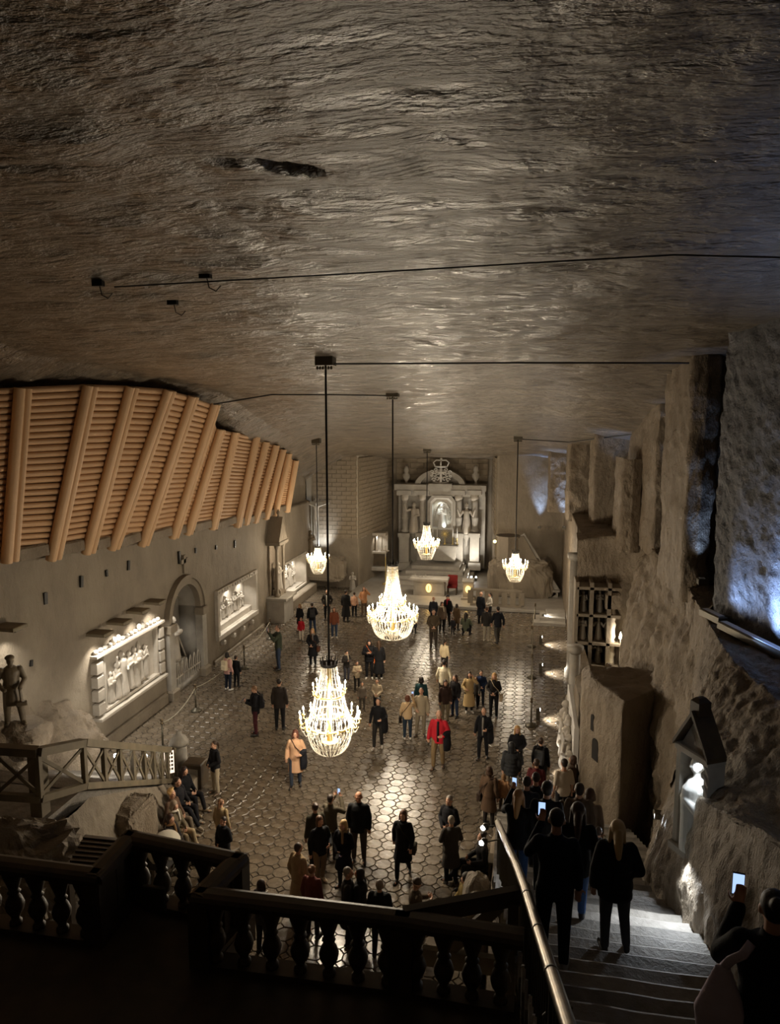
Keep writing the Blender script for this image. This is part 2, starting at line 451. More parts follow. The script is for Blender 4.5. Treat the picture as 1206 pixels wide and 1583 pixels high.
# ---- wall behind the camera, landing side and far left
def struct_sheet(name, rows, nu, nv, disp, m, **kw):
    return obj(name, sheet_mesh(rows, nu, nv, disp, name, **kw), m, kind='structure')
struct_sheet('wall_front', [[(-16, -5.5, -0.5), (9, -5.5, -0.5)], [(-16, -5.5, 13.6), (9, -5.5, 13.6)]], 30, 20, rough(0.3, 0.5), M_rock)
# far left corner bay: rock below, bricks above
BX0, BX1, BY = -13.8, -10.75, 44.6
wall_back = struct_sheet('wall_back', [[(-14.2, BY+0.25, -0.1), (-12, BY+0.2, -0.1), (-10.75, BY+0.15, -0.1), (-9.75, 51.4, -0.1)],
                                       [(-14.2, BY, 3.3), (-12, BY, 3.3), (-10.75, BY, 3.3), (-9.75, 51.4, 3.3)]], 90, 40, rough(0.10, 1.2), M_wall)
wall_bk2 = struct_sheet('wall_back', [[(-14.2, BY+0.05, 3.2), (-12, BY+0.05, 3.2), (-10.75, BY+0.05, 3.2), (-9.75, 51.4, 3.2)],
                                       [(-14.2, BY+0.05, 9.6), (-12, BY+0.05, 9.6), (-10.75, BY+0.05, 9.6), (-9.75, 51.4, 9.6)]], 60, 30, rough(0.03, 1.2), M_mortar)
brick_me = MB().box((-0.5, -0.5, -0.5), (0.5, 0.5, 0.5), ch=0).mesh('brick'); brick_me.materials.append(M_brick)
def brick_wall(parent, a, b, z0, ztop, bw, bh, out, proud=0.05):
    a = Vector(a); b = Vector(b); d = b-a; Ln = d.length; d.normalize(); ang = math.atan2(d.y, d.x)
    z = z0; row = 0; rnd = random.Random(11)
    while z < ztop:
        s = 0 if row % 2 == 0 else -bw/2
        while s < Ln-0.05:
            s0 = max(0, s)+0.008; s1 = min(Ln, s+bw)-0.008
            if s1-s0 > 0.08:
                c = a + d*((s0+s1)/2) + Vector(out)*(0.02+rnd.uniform(0, 0.02))
                if z+bh < ceil_z(c.x, c.y)+0.2:
                    obj('brick', brick_me, None, parent, (c.x, c.y, z+bh/2), (0, 0, ang+rnd.gauss(0, 0.008)), ((s1-s0), proud+0.06, bh-0.016))
            s += bw
        z += bh; row += 1
brick_wall(wall_bk2, (-13.7, BY, 0), (-10.78, BY, 0), 3.3, 8.7, 0.64, 0.28, (0, -1, 0))
brick_wall(wall_bk2, (-10.75, BY+0.05, 0), (-9.78, 51.3, 0), 3.3, 8.4, 0.70, 0.29, (0.985, -0.15, 0))
# altar wall and right flank
wall_altar = struct_sheet('wall_back', [[(-9.75, 51.5, -0.1), (-2.45, 51.5, -0.1), (-1.95, 46.6, -0.1), (2.3, 46.2, -0.1), (2.4, 44, -0.1)],
                                        [(-9.75, 51.5, 8.8), (-2.45, 51.5, 8.8), (-1.95, 46.6, 9.4), (2.3, 46.2, 9.4), (2.4, 44, 9.6)]], 110, 70, rough(0.10, 0.8), M_wall)
brick_wall(wall_altar, (-9.4, 51.4, 0), (-2.8, 51.4, 0), 6.6, 8.3, 1.0, 0.42, (0, -1, 0))
brick_wall(wall_altar, (-2.42, 51.2, 0), (-1.98, 47.0, 0), 3.4, 8.3, 0.85, 0.34, (-0.99, -0.1, 0))

# ---- right side of the hall
def rgh2(a1, s1, a2, s2, st=(1, 1, 1)):
    return lambda P: a1*fbm(P*np.array(st)*s1, 4, True) + a2*fbm(P*np.array(st)*s2+3, 4)
# rock wall beside the stairs, rising to the lip of the upper gallery
def st_z(y): return 8.05-0.42*y
_ry = [-4, 2, 5, 7.5, 9, 10.5, 11.5, 12.5, 13.5, 15.5, 18.5]
_xb = [2.6, 2.5, 2.35, 2.30, 2.32, 2.18, 2.10, 2.22, 2.6, 3.2, 3.9]
_xm = [2.7, 2.6, 2.45, 2.42, 2.45, 2.40, 2.42, 2.6, 3.0, 3.5, 4.0]
_xt = [3.6, 3.6, 3.7, 3.75, 3.75, 3.70, 3.55, 3.45, 3.5, 3.65, 3.9]
wall_right = struct_sheet('wall_right', [[(x, y, max(-0.1, st_z(y)-0.5)) for x, y in zip(_xb, _ry)],
                                         [(x, y, max(2.2, st_z(y)+0.6)) for x, y in zip(_xb, _ry)],
                                         [(x+0.02, y, max(4.4, st_z(y)+1.9)) for x, y in zip(_xm, _ry)],
                                         [(x*0.6+t*0.4, y, 6.3 if y > 6 else 6.3+(6-y)*0.25) for x, t, y in zip(_xm, _xt, _ry)],
                                         [(x, y, 7.0 if y > 6 else 7.0+(6-y)*0.35) for x, y in zip(_xt, _ry)],
                                         [(x+1.0, y, 7.02 if y > 6 else 7.02+(6-y)*0.35) for x, y in zip(_xt, _ry)]], 320, 190, rgh2(0.08, 1.2, 0.075, 5.0, (1, 1.1, 0.6)), M_rock)
# cliff between the niche bay and the gallery
struct_sheet('wall_right', [[(3.0, 17.0, -0.1), (3.1, 20, -0.1), (3.0, 23, -0.1), (3.6, 26, -0.1), (4.6, 29.2, -0.1)],
                            [(3.3, 16.0, 3.0), (3.2, 19.5, 3.4), (2.9, 23, 3.4), (3.5, 26, 3.2), (4.5, 29.2, 3.2)],
                            [(3.5, 15.4, 5.2), (3.5, 19, 5.2), (3.3, 23, 5.0), (3.7, 26, 5.0), (4.4, 29.2, 5.0)],
                            [(3.65, 15.6, 7.0), (3.9, 19.1, 7.0), (4.0, 23, 6.9), (4.2, 26, 6.6), (4.4, 29.3, 6.4)],
                            [(4.6, 15.6, 7.02), (5.5, 19.1, 7.0), (6.5, 23, 6.9), (6.5, 26, 6.6), (6.5, 29.5, 6.4)]], 200, 150, rgh2(0.30, 0.7, 0.17, 2.6, (1, 1.2, 0.8)), M_rock)
# prow shaped block standing at the foot of the stairs
blk = [(1.70, 20.4), (1.66, 19.3), (2.45, 17.6), (4.0, 19.2), (4.2, 20.4)]
def block_sheet():
    seg = blk + [blk[0]]
    return sheet_mesh([[(x, y, -0.1) for x, y in seg], [(x, y, 2.2) for x, y in seg], [(x*0.97+0.06, y*0.995+0.1, 3.85) for x, y in seg], [(x*0.86+0.40, y*0.9+1.93, 4.05) for x, y in seg], [(2.9, 19.5, 4.0)]*6], 160, 90, rgh2(0.07, 0.9, 0.05, 4, (1, 1, 0.6)), 'rock_block')
tag(obj('rock_block', block_sheet(), M_rock), 'tall wedge-shaped rock block standing beside the foot of the right staircase', 'rock')
rbk = bpy.data.objects['rock_block']
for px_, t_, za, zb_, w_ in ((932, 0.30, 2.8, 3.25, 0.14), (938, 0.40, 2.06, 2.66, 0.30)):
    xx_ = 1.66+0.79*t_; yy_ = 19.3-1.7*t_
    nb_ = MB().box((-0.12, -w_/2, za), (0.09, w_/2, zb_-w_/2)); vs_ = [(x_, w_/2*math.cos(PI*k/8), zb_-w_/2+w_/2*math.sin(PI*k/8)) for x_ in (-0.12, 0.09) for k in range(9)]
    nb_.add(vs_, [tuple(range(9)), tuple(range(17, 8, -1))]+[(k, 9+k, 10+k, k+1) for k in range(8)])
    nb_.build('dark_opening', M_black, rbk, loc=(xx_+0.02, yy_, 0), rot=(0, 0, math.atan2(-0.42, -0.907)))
# low hall wall on the right, with two pilasters and the niche bay facing the stairs
struct_sheet('wall_right', [[(1.70, 20.0, -0.1), (1.85, 26.5, -0.1), (2.0, 29, -0.1), (2.2, 33, -0.1), (2.25, 45.5, -0.1)],
                            [(1.75, 20.0, 2.4), (1.95, 26.5, 1.2), (2.05, 29.0, 1.6), (2.25, 33, 6.2), (2.3, 45.5, 6.2)],
                            [(2.6, 20.0, 2.5), (2.6, 26.5, 1.3), (2.4, 29.0, 1.9), (3.6, 33, 6.3), (3.6, 45.5, 6.3)]], 160, 60, rgh2(0.05, 0.9, 0.03, 4), M_rock)
# upper gallery: blue washed wall, pillars, back walls
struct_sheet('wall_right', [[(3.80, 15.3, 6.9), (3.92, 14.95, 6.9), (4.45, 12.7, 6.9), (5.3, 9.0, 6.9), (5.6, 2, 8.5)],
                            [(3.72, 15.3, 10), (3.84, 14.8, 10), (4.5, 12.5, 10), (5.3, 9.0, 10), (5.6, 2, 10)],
                            [(3.74, 15.2, 13.4), (3.88, 14.5, 13.4), (4.5, 12.0, 13.4), (5.3, 9.0, 13.4), (5.6, 2, 13.4)]], 190, 170, rgh2(0.05, 1.6, 0.05, 6), M_blue_shade, flip=True)
def pillar(x0, x1, y0, y1, z0, z1, m=M_rock, amp=0.05):
    seg = [(x0, y1), (x0, y0), ((x0+x1)/2, y0-0.08), (x1, y0), (x1, y1)]
    return struct_sheet('wall_right', [[(x, y, z0) for x, y in seg], [(x*1.0, y, z1) for x, y in seg]], 70, 90, rgh2(amp*2.2, 0.9, amp*1.5, 3.4, (1, 1, 0.7)), m)
def px_pillar(pa, pb, ya, yb, zb, zt, **k):
    a = ony(pa, 750, ya); b = ony(pb, 750, ya)
    return pillar(a.x, b.x, ya, yb, zb, zt, **k)
px_pillar(1064, 1102, 18.0, 21, 6.6, 13.2)
px_pillar(1096, 1190, 18.7, 21, 6.6, 13.2)
px_pillar(1014, 1075, 25.5, 30, 6.2, 11.9)
px_pillar(989, 1030, 29.0, 32, 5.9, 11.3)
px_pillar(964, 992, 28.4, 31, 5.9, 9.5)
px_pillar(920, 1000, 33.5, 36, 5.9, 10.8)
px_pillar(880, 940, 37.5, 40, 5.8, 10.4)
px_pillar(850, 900, 42.5, 44, 5.6, 10.0)
# parapet rock under those pillars, above the niche bay
struct_sheet('wall_right', [[(2.1, 29.6, 3.9), (3.2, 29.6, 4.0), (4.4, 29.4, 4.0)], [(2.05, 29.5, 6.1), (3.2, 29.5, 6.3), (4.5, 29.0, 6.4)], [(2.1, 31.0, 6.2), (3.2, 31, 6.35), (4.6, 31, 6.4)]], 60, 40, rgh2(0.10, 0.8, 0.05, 3), M_rock)
struct_sheet('wall_right', [[(2.0, 29.8, -0.1), (4.7, 29.8, -0.1)], [(2.0, 29.8, 4.2), (4.7, 29.8, 4.2)]], 30, 30, rough(0.05, 1), M_rock)
# upper gallery floor
struct_sheet('wall_right', [[(2.3, 31, 6.18), (2.3, 46, 6.18)], [(7, 31, 6.2), (7, 46, 6.2)]], 20, 10, rough(0.05, 1), M_rock)
# ================================================================== LEFT SIDE
def voxel(mb, size, it=3, name='v', fac=0.5):
    me = mb.mesh(name)
    o = bpy.data.objects.new('tmp', me); COL.objects.link(o)
    m = o.modifiers.new('r', 'REMESH'); m.mode = 'VOXEL'; m.voxel_size = size; m.use_smooth_shade = True
    if it:
        s = o.modifiers.new('s', 'SMOOTH'); s.factor = fac; s.iterations = it
    dg = bpy.context.evaluated_depsgraph_get(); dg.update()
    out = bpy.data.meshes.new_from_object(o.evaluated_get(dg)); out.name = name
    bpy.data.objects.remove(o); bpy.data.meshes.remove(me)
    out.polygons.foreach_set('use_smooth', [True]*len(out.polygons))
    return out
# robed standing figures, 1.0 high, facing -y
def robed(kind):
    b = MB()
    b.tube([(0, 0, 0), (0, 0, 0.06), (0, 0, 0.3), (0, 0, 0.52), (0, 0, 0.66), (0, 0, 0.78), (0, 0, 0.84)],
           [(0.17, 0.14), (0.18, 0.15), (0.145, 0.12), (0.13, 0.11), (0.145, 0.10), (0.13, 0.085), (0.05, 0.05)], 14)
    for k in range(7):
        a = 2*PI*k/7+0.3*(kind == 'b')
        b.caps((0.15*math.cos(a), 0.125*math.sin(a), 0.01), 0.035, (0.10*math.cos(a+0.2), 0.085*math.sin(a+0.2), 0.55), 0.02, 7)
    b.ball((0, -0.015, 0.92), (0.058, 0.068, 0.08), 12, 9)
    b.ball((0, 0.02, 0.925), (0.075, 0.075, 0.085), 12, 9)
    b.caps((0, -0.075, 0.93), 0.013, (0, -0.085, 0.91), 0.016, 6)
    b.caps((0, 0, 0.80), 0.045, (0, 0, 0.88), 0.04)
    if kind == 'a':        # hands joined
        for s in (-1, 1):
            b.caps((s*0.13, 0, 0.76), 0.05, (s*0.15, -0.06, 0.60), 0.05); b.caps((s*0.15, -0.06, 0.60), 0.05, (s*0.015, -0.16, 0.68), 0.028)
    elif kind == 'b':      # one arm raised
        b.caps((-0.13, 0, 0.76), 0.05, (-0.25, -0.06, 0.72), 0.042); b.caps((-0.25, -0.06, 0.72), 0.042, (-0.30, -0.10, 0.92), 0.024)
        b.caps((0.13, 0, 0.76), 0.05, (0.17, -0.04, 0.58), 0.048); b.caps((0.17, -0.04, 0.58), 0.048, (0.05, -0.16, 0.56), 0.028)
        b.caps((-0.30, -0.10, 0.92), 0.03, (-0.31, -0.11, 0.96), 0.02)
    elif kind == 'c':      # both arms lifted outward
        for s in (-1, 1):
            b.caps((s*0.13, 0, 0.76), 0.05, (s*0.22, -0.06, 0.62), 0.042); b.caps((s*0.22, -0.06, 0.62), 0.042, (s*0.30, -0.12, 0.84), 0.022)
        b.tube([(0, 0.01, 0.97), (0, 0.01, 1.0), (0, 0.01, 1.09)], [0.07, 0.075, 0.012], 8)
    else:                  # carrying a bundle, bowed
        for s in (-1, 1):
            b.caps((s*0.13, 0, 0.76), 0.05, (s*0.16, -0.07, 0.60), 0.048); b.caps((s*0.16, -0.07, 0.60), 0.046, (s*0.04, -0.19, 0.62), 0.03)
        b.ball((0.02, -0.18, 0.66), (0.11, 0.06, 0.06))
    return voxel(b, 0.0125, 2, 'robed_figure_'+kind)
ROBED = {k: robed(k) for k in 'abcd'}
for _m in ROBED.values(): _m.materials.append(M_carve)
def figure(name, kind, loc, h, rz, m=None, parent=None, depth=1.0, wide=1.0, **kw):
    return obj(name, ROBED[kind], m, parent, loc, (0, 0, rz), (h*wide, h*depth, h), **kw)
RIGHT = PI/2      # faces +x (out of the left wall)
# ---- log lining above the left wall
log_me = MB().tube([(0, -0.5, 0), (0, 0.5, 0)], 1.0, 8).mesh('log', True); log_me.materials.append(M_log)
post_me = MB().tube([(0, 0, 0), (0, 0, 0.5), (0, 0, 1)], [1.0, 0.97, 0.93], 12).mesh('post_log', True); post_me.materials.append(M_logp)
lining = empty('log_lining', (XL, 24, 6.5), 'leaning lining of pale pine logs between paired posts above left wall', 'log lining')
LB = [(-40, 868), (0, 865), (70, 860), (125, 850), (165, 843), (212, 838), (260, 827), (283, 822), (322, 815), (360, 812), (373, 808), (388, 805), (405, 800), (419, 796), (438, 790)]
LT = [(-70, 597), (20, 595), (127, 590), (193, 592), (253, 597), (290, 607), (325, 620), (334, 660), (357, 665), (390, 672), (405, 680), (421, 685), (432, 692), (441, 699), (452, 710)]
posts = []
for i, (b, t) in enumerate(zip(LB, LT)):
    B = onx(*b, XL+0.02)
    T = ony(*t, B.y)
    T.x = max(T.x, XL+0.5)
    posts.append((B, T))
posts = [(Vector((XL+0.02, y_, 7.5+(14-y_)*0.05)), Vector((XL+0.75, y_, 11.9))) for y_ in (9.6, 11.4, 13.2)] + posts
n_log = 0
far_logs = MB()
def put(o, base=lining):
    o.parent = base; o.location = Vector(o.location) - Vector(base.location); return o
def seg_matrix(o, p, q, r):
    d = Vector(q)-Vector(p)
    o.rotation_mode = 'QUATERNION'; o.rotation_quaternion = d.to_track_quat('Z', 'Y'); o.scale = (r, r, d.length)
for i, (B, T) in enumerate(posts):
    far = i > 9
    r1, r2, gap = (0.15, 0.115, 0.27) if not far else (0.15, 0.11, 0.25)
    d = (T-B)
    n = Vector((d.z, 0, -d.x)).normalized()
    for r, dy, out in ((r1, 0.0, 0.20), (r2*1.08, gap, 0.22)):
        p = B + Vector((0, dy, 0)) + n*out; q = T + Vector((0, dy, 0)) + n*out
        o = obj('post_log', post_me, None, None, p - d*0.01)
        seg_matrix(o, p, q, r); put(o)
    if i+1 < len(posts):
        B2, T2 = posts[i+1]
        if i == 9: T1b, T2b = Vector((T.x-0.1, T.y, min(T.z, T2.z+0.9))), T2
        else: T1b, T2b = T, T2
        nl = 27 if not far else 25
        for k in range(nl):
            f = (k+0.5)/nl*0.985
            p = B.lerp(T1b, f); q = B2.lerp(T2b, f)
            if i > 14 or i < 3 or n_log >= 300:
                far_logs.tube([p, q], 0.082, 6)
            else:
                c = (p+q)/2; dd = q-p
                o = obj('log', log_me, None, None, c + Vector((random.uniform(-0.01, 0.01), 0, 0)))
                o.rotation_mode = 'QUATERNION'; o.rotation_quaternion = dd.to_track_quat('Y', 'Z')
                rr = (B.lerp(T1b, 1)-B).length/nl*0.49*random.uniform(0.93, 1.03)
                o.scale = (rr, dd.length, rr); put(o); n_log += 1
o = far_logs.build('far_logs', M_log, None, kind='stuff'); put(o)
# rough stone blocks wedged under the logs
for i in range(4, len(posts)-1):
    B, _ = posts[i]; B2, _ = posts[i+1]
    w = B2.y-B.y-0.65
    if w < 0.3: continue
    y0 = B.y+0.45
    bm_ = MB().box((-0.12, -w/2, 0), (0.30, w/2, 0.36), ch=0.06)
    bm_.build('stone_block', M_rock, wall_left, loc=(XL, y0+w/2, wall_top(y0+w/2)-0.02), rot=(random.uniform(-0.04, 0.04), random.uniform(-0.1, 0.1), random.uniform(-0.06, 0.06)))
# ---- carved panel nearest the stairs
def frame_parts(par, y0, y1, z0, z1, w, depth, m, x=0.0, names='frame_bar'):
    MB().box((x, y0-w, z0-w), (x+depth, y1+w, z0), ch=0.02).build(names, m, par)
    MB().box((x, y0-w, z1), (x+depth, y1+w, z1+w), ch=0.02).build(names, m, par)
    MB().box((x, y0-w, z0), (x+depth*0.9, y0, z1), ch=0.02).build(names, m, par)
    MB().box((x, y1, z0), (x+depth*0.9, y1+w, z1), ch=0.02).build(names, m, par)
def local(par_loc): return par_loc
def wall_relief(name, label, y0, y1, z0, z1, back_x, fig, w=0.14, depth=0.16, proud=0.0):
    t = empty(name, (XL+proud, 0, 0), label, 'relief')
    frame_parts(t, y0, y1, z0, z1, w, depth, M_carve)
    MB().box((back_x-0.05, y0-0.05, z0-0.05), (back_x, y1+0.05, z1+0.05)).build('back_slab', M_carve, t)
    if back_x < -0.05:
        rv = MB().box((back_x, y0-0.06, z0-0.06), (0, y1+0.06, z0)).box((back_x, y0-0.06, z1), (0, y1+0.06, z1+0.06)).box((back_x, y0-0.06, z0), (0, y0, z1)).box((back_x, y1, z0), (0, y1+0.06, z1))
        rv.build('reveal', M_carve, t)
    for kind, yy, zz, h, dep, wd in fig:
        figure('carved_figure', kind, (back_x+0.06, yy, zz), h, RIGHT, M_carve, t, dep, wd)
    return t
r1 = wall_relief('carved_relief', 'large carved salt relief of standing robed figures, nearest the left staircase', 20.6, 23.9, 1.45, 3.2, 0.02,
                 [('d', 21.0, 1.5, 1.05, 0.6, 1.0), ('a', 21.35, 1.5, 1.25, 0.7, 1.0), ('b', 21.7, 1.5, 1.55, 0.8, 1.0), ('a', 22.15, 1.55, 1.35, 0.7, 1.05), ('d', 22.5, 1.5, 1.45, 0.7, 1.0), ('c', 22.8, 1.6, 1.35, 0.6, 1.0), ('a', 23.2, 1.6, 1.2, 0.5, 1.0)], 0.10, 0.2)
MB().box((0, 20.0, 3.32), (0.28, 24.4, 3.42), ch=0.02).build('cornice', M_carve, r1)
MB().box((0, 20.0, 1.2), (0.34, 24.4, 1.3), ch=0.02).build('ledge', M_carve, r1)
for j, (a, b) in enumerate(((20.0, 20.42), (24.02, 24.4))):
    for k in range(4):
        MB().box((0, a+0.03, 1.4+0.46*k), (0.24, b-0.03, 1.78+0.46*k), ch=0.04).build('side_block', M_carve, r1)
for k in range(16):
    y = 20.15+k*0.265
    hh = 0.13 if k not in (4, 5, 10, 11) else 0.24
    MB().ball((0.14, y, 3.44+hh*0.5), (0.09, 0.11, hh*0.62), 8, 5).build('cresting_boss', M_carve, r1, True)
MB().box((-0.02, 20.0, 0.0), (0.18, 24.6, 0.42), ch=0.06).build('trim_1', M_wall, kind='structure', loc=(XL, 0, 0))
MB().box((-0.02, 29.0, 0.0), (0.14, 35.2, 0.18), ch=0.05).build('trim_2', M_wall, kind='structure', loc=(XL, 0, 0))
# lamp boxes above it
def lamp_box(px, py, label, power=125, ang=112, tgt=(0.42, 0.0, -2.2)):
    p = onx(px, py, XL+0.25)
    t = empty('wall_lamp', (XL+0.02, p.y, p.z), label, 'lamp', 'shelf lamps over the left wall reliefs')
    MB().box((-0.05, -0.28, 0), (0.62, 0.28, 0.10), ch=0.02).build('lamp_shelf', M_wood, t)
    MB().box((0.36, -0.14, -0.05), (0.58, 0.14, -0.005)).build('lamp_head', M_iron, t)
    spot('lamp_light', (0.47, 0, -0.08), tgt, power, WHITE, ang, 0.7, 0.06, t)
    return t
for n, (px, py, w) in enumerate(((152, 981, 'nearest the staircase'), (182, 963, 'second from the staircase'), (211, 946, 'third from the staircase'), (237, 932, 'beside the arched niche'))):
    lamp_box(px, py, 'small shelf lamp on left wall above carved relief, ' + w)
lamp_box(12, 972, 'small shelf lamp on left wall behind the miner statue', 60)
# ---- arched niche with picket fence
an = empty('arched_niche', (XL, 26.45, 0), 'arched doorway-like niche with pilasters in the left wall', 'niche')
ay, ar, sp = 0.0, 1.30, ARCH[2]
ring = MB(); nseg = 18
for r0, r1_, x0, x1 in ((ar-0.06, ar+0.20, -0.1, 0.16), (ar+0.20, ar+0.34, -0.1, 0.24)):
    vs = []; fs = []
    for k in range(nseg+1):
        a = PI*k/nseg
        for r in (r0, r1_):
            for x in (x0, x1): vs.append((x, r*math.cos(a), sp+r*math.sin(a)))
    for k in range(nseg):
        o4 = 4*k
        fs += [(o4+1, o4+3, o4+7, o4+5), (o4, o4+1, o4+5, o4+4), (o4+2, o4+6, o4+7, o4+3)]
    ring.add(vs, fs)
ring.build('archivolt', M_wall, an)
for s in (-1, 1):
    y = s*(ar+0.13)
    MB().box((-0.1, y-0.2, 0.0), (0.22, y+0.2, sp-0.3), ch=0.02).build('pilaster', M_grey, an)
    MB().box((-0.1, y-0.27, sp-0.34), (0.32, y+0.27, sp-0.02), ch=0.05).build('capital', M_wall, an)
    MB().box((-0.1, y-0.28, 0.0), (0.34, y+0.28, 0.40), ch=0.08).build('base', M_wall, an)
nb = MB(); vs = []; fs = []
for k in range(13):
    a = PI*k/12
    for dx in (0.0, -0.9): vs.append((dx, ar*math.cos(a), 0.2+(sp-0.2)+ar*math.sin(a)))
for k in range(12): fs.append((2*k, 2*k+1, 2*k+3, 2*k+2))
nb.add(vs, fs)
nb.box((-0.98, -ar, 0.0), (-0.9, ar, sp+ar)).box((-0.9, -ar-0.05, 0), (0, -ar, sp)).box((-0.9, ar, 0), (0, ar+0.05, sp)).box((-0.9, -ar, -0.1), (0.05, ar, 0.25))
nb.build('niche_shell', M_grey, an, True)
fg = figure('niche_figure', 'd', (-0.62, 0.25, 0.95), 1.9, RIGHT, M_carve, an, 0.8)
MB().box((-0.9, -0.5, 0.25), (-0.4, 0.9, 0.95), ch=0.05).build('niche_plinth', M_grey, an)
MB().tube([(-0.45, 0.9, 0.95), (-0.5, -0.15, 3.0)], 0.035, 6).build('staff', M_carve, an)
for k in range(7):
    y = -1.05+0.35*k
    MB().tube([(0.05, y-0.09, 0.3), (0.05, y-0.09, 0.95), (0.05, y-0.05, 1.1), (0.05, y, 1.2), (0.05, y+0.05, 1.1), (0.05, y+0.09, 0.95), (0.05, y+0.09, 0.3)], 0.025, 5).build('picket', M_carve, an)
MB().bar((0.05, -1.3, 0.62), (0.05, 1.3, 0.62), 0.04, 0.05).build('fence_rail', M_carve, an)
spot('niche_light', (-0.12, -0.6, 3.9), (-0.9, 0.2, 1.2), 60, WHITE, 80, 0.8, 0.05, an)
MB().box((0, -0.09, 0), (0.10, 0.09, 0.75)).box((0, -0.3, 0.42), (0.10, 0.3, 0.60)).build('wall_cross', M_wall, loc=(XL+0.0, 26.55, 4.75), label='small stone cross above the arched niche on left wall', cat='cross')
# ---- second relief: sunk panel with a row of generic draped figures
fig2 = []
for k in range(11):
    fig2.append(('abcdbacdabd'[k], 30.2+0.33*k, 1.55+0.05*math.sin(k*2.1), 0.82+0.16*math.sin(k*1.7+1), 0.9, 1.15))
r2 = wall_relief('carved_relief', 'sunken brightly lit relief with a long row of draped figures, right of arched niche', 29.6, 34.0, 1.2, 3.1, -0.5, fig2, 0.22, 0.18)
MB().box((-0.5, 29.6, 1.2), (-0.1, 34.0, 1.5), ch=0.03).build('figure_shelf', M_carve, r2)
for k in range(15):
    MB().box((0.14, 29.5+0.3*k, 3.17), (0.22, 29.68+0.3*k, 3.29), ch=0.03).build('cresting_boss', M_carve, r2)
for k in range(4):
    MB().box((0.0, 29.9+1.15*k, 0.66), (0.2, 30.1+1.15*k, 0.86), ch=0.05).build('bracket', M_carve, r2)
for k in range(3):
    spot('panel_light', (-0.12, 30.3+1.5*k, 3.02), (-0.45, 30.3+1.5*k, 1.5), 45, WHITE, 110, 0.8, 0.05, r2)
    spot('panel_wash', (0.42, 30.3+1.5*k, 3.4), (0.6, 30.3+1.5*k, 0), 110, WHITE, 70, 0.8, 0.05, r2)
# ---- third relief further along
fig3 = [('abcd'[k % 4], 38.7+0.42*k, 0.82, 1.0+0.3*math.sin(k*2.3), 0.9, 1.2) for k in range(9)] + [('dbac'[k % 4], 39.0+0.55*k, 1.4, 0.8, 0.6, 1.2) for k in range(6)]
r3 = wall_relief('carved_relief', 'white glowing relief crowded with small figures near the back left corner', 38.4, 42.6, 0.75, 2.6, -0.6, fig3, 0.12, 0.12)
for k in range(3):
    spot('panel_light', (0.0, 39.0+1.45*k, 2.55), (-0.5, 39.0+1.45*k, 1.1), 70, WHITE, 110, 0.8, 0.05, r3)
    spot('panel_wash', (0.35, 39.0+1.45*k, 2.75), (0.9, 39.2+1.45*k, 0), 90, WHITE, 70, 0.8, 0.05, r3)
MB().box((0, 38.3, 0), (0.55, 43.4, 0.55), ch=0.06).build('trim_3', M_wall, kind='structure', loc=(XL, 0, 0))
# ---- shrine with tall canopy between the panels
sh = empty('wall_shrine', (XL, 36.6, 0), 'tall narrow carved shrine with pointed canopy on the left wall', 'shrine')
MB().box((0, -0.75, 0), (1.0, 0.75, 1.25), ch=0.05).build('base', M_grey, sh)
MB().box((0, -0.85, 1.25), (1.15, 0.95, 1.40), ch=0.04).build('table_slab', M_grey, sh)
for s in (-1, 1):
    MB().lathe([(0.14, 1.4), (0.14, 1.55), (0.08, 1.6), (0.075, 4.0), (0.13, 4.1), (0.14, 4.25)], 10, (0.55, s*0.5, 0)).build('column', M_wall, sh, True)
MB().box((0, -0.7, 4.25), (0.8, 0.7, 4.45), ch=0.04).build('entablature', M_wall, sh)
MB().add([(0, -0.65, 4.45), (0.75, -0.65, 4.45), (0, 0.65, 4.45), (0.75, 0.65, 4.45), (0, 0, 5.75), (0.75, 0, 5.75)], [(0, 1, 5, 4), (2, 4, 5, 3), (1, 3, 5), (0, 4, 2), (0, 2, 3, 1)]).build('gable', M_wall, sh)
MB().lathe([(0.09, 5.7), (0.05, 5.85), (0.11, 5.95), (0.02, 6.15)], 8, (0.5, 0, 0)).build('finial', M_wall, sh, True)
MB().box((-0.02, -0.45, 1.4), (0.12, 0.45, 4.25)).build('back_panel', M_rock, sh)
figure('shrine_figure', 'a', (0.42, 0, 1.75), 1.5, RIGHT, M_carve, sh)
MB().box((0.2, -0.3, 1.4), (0.65, 0.3, 1.75), ch=0.05).build('plinth', M_wall, sh)
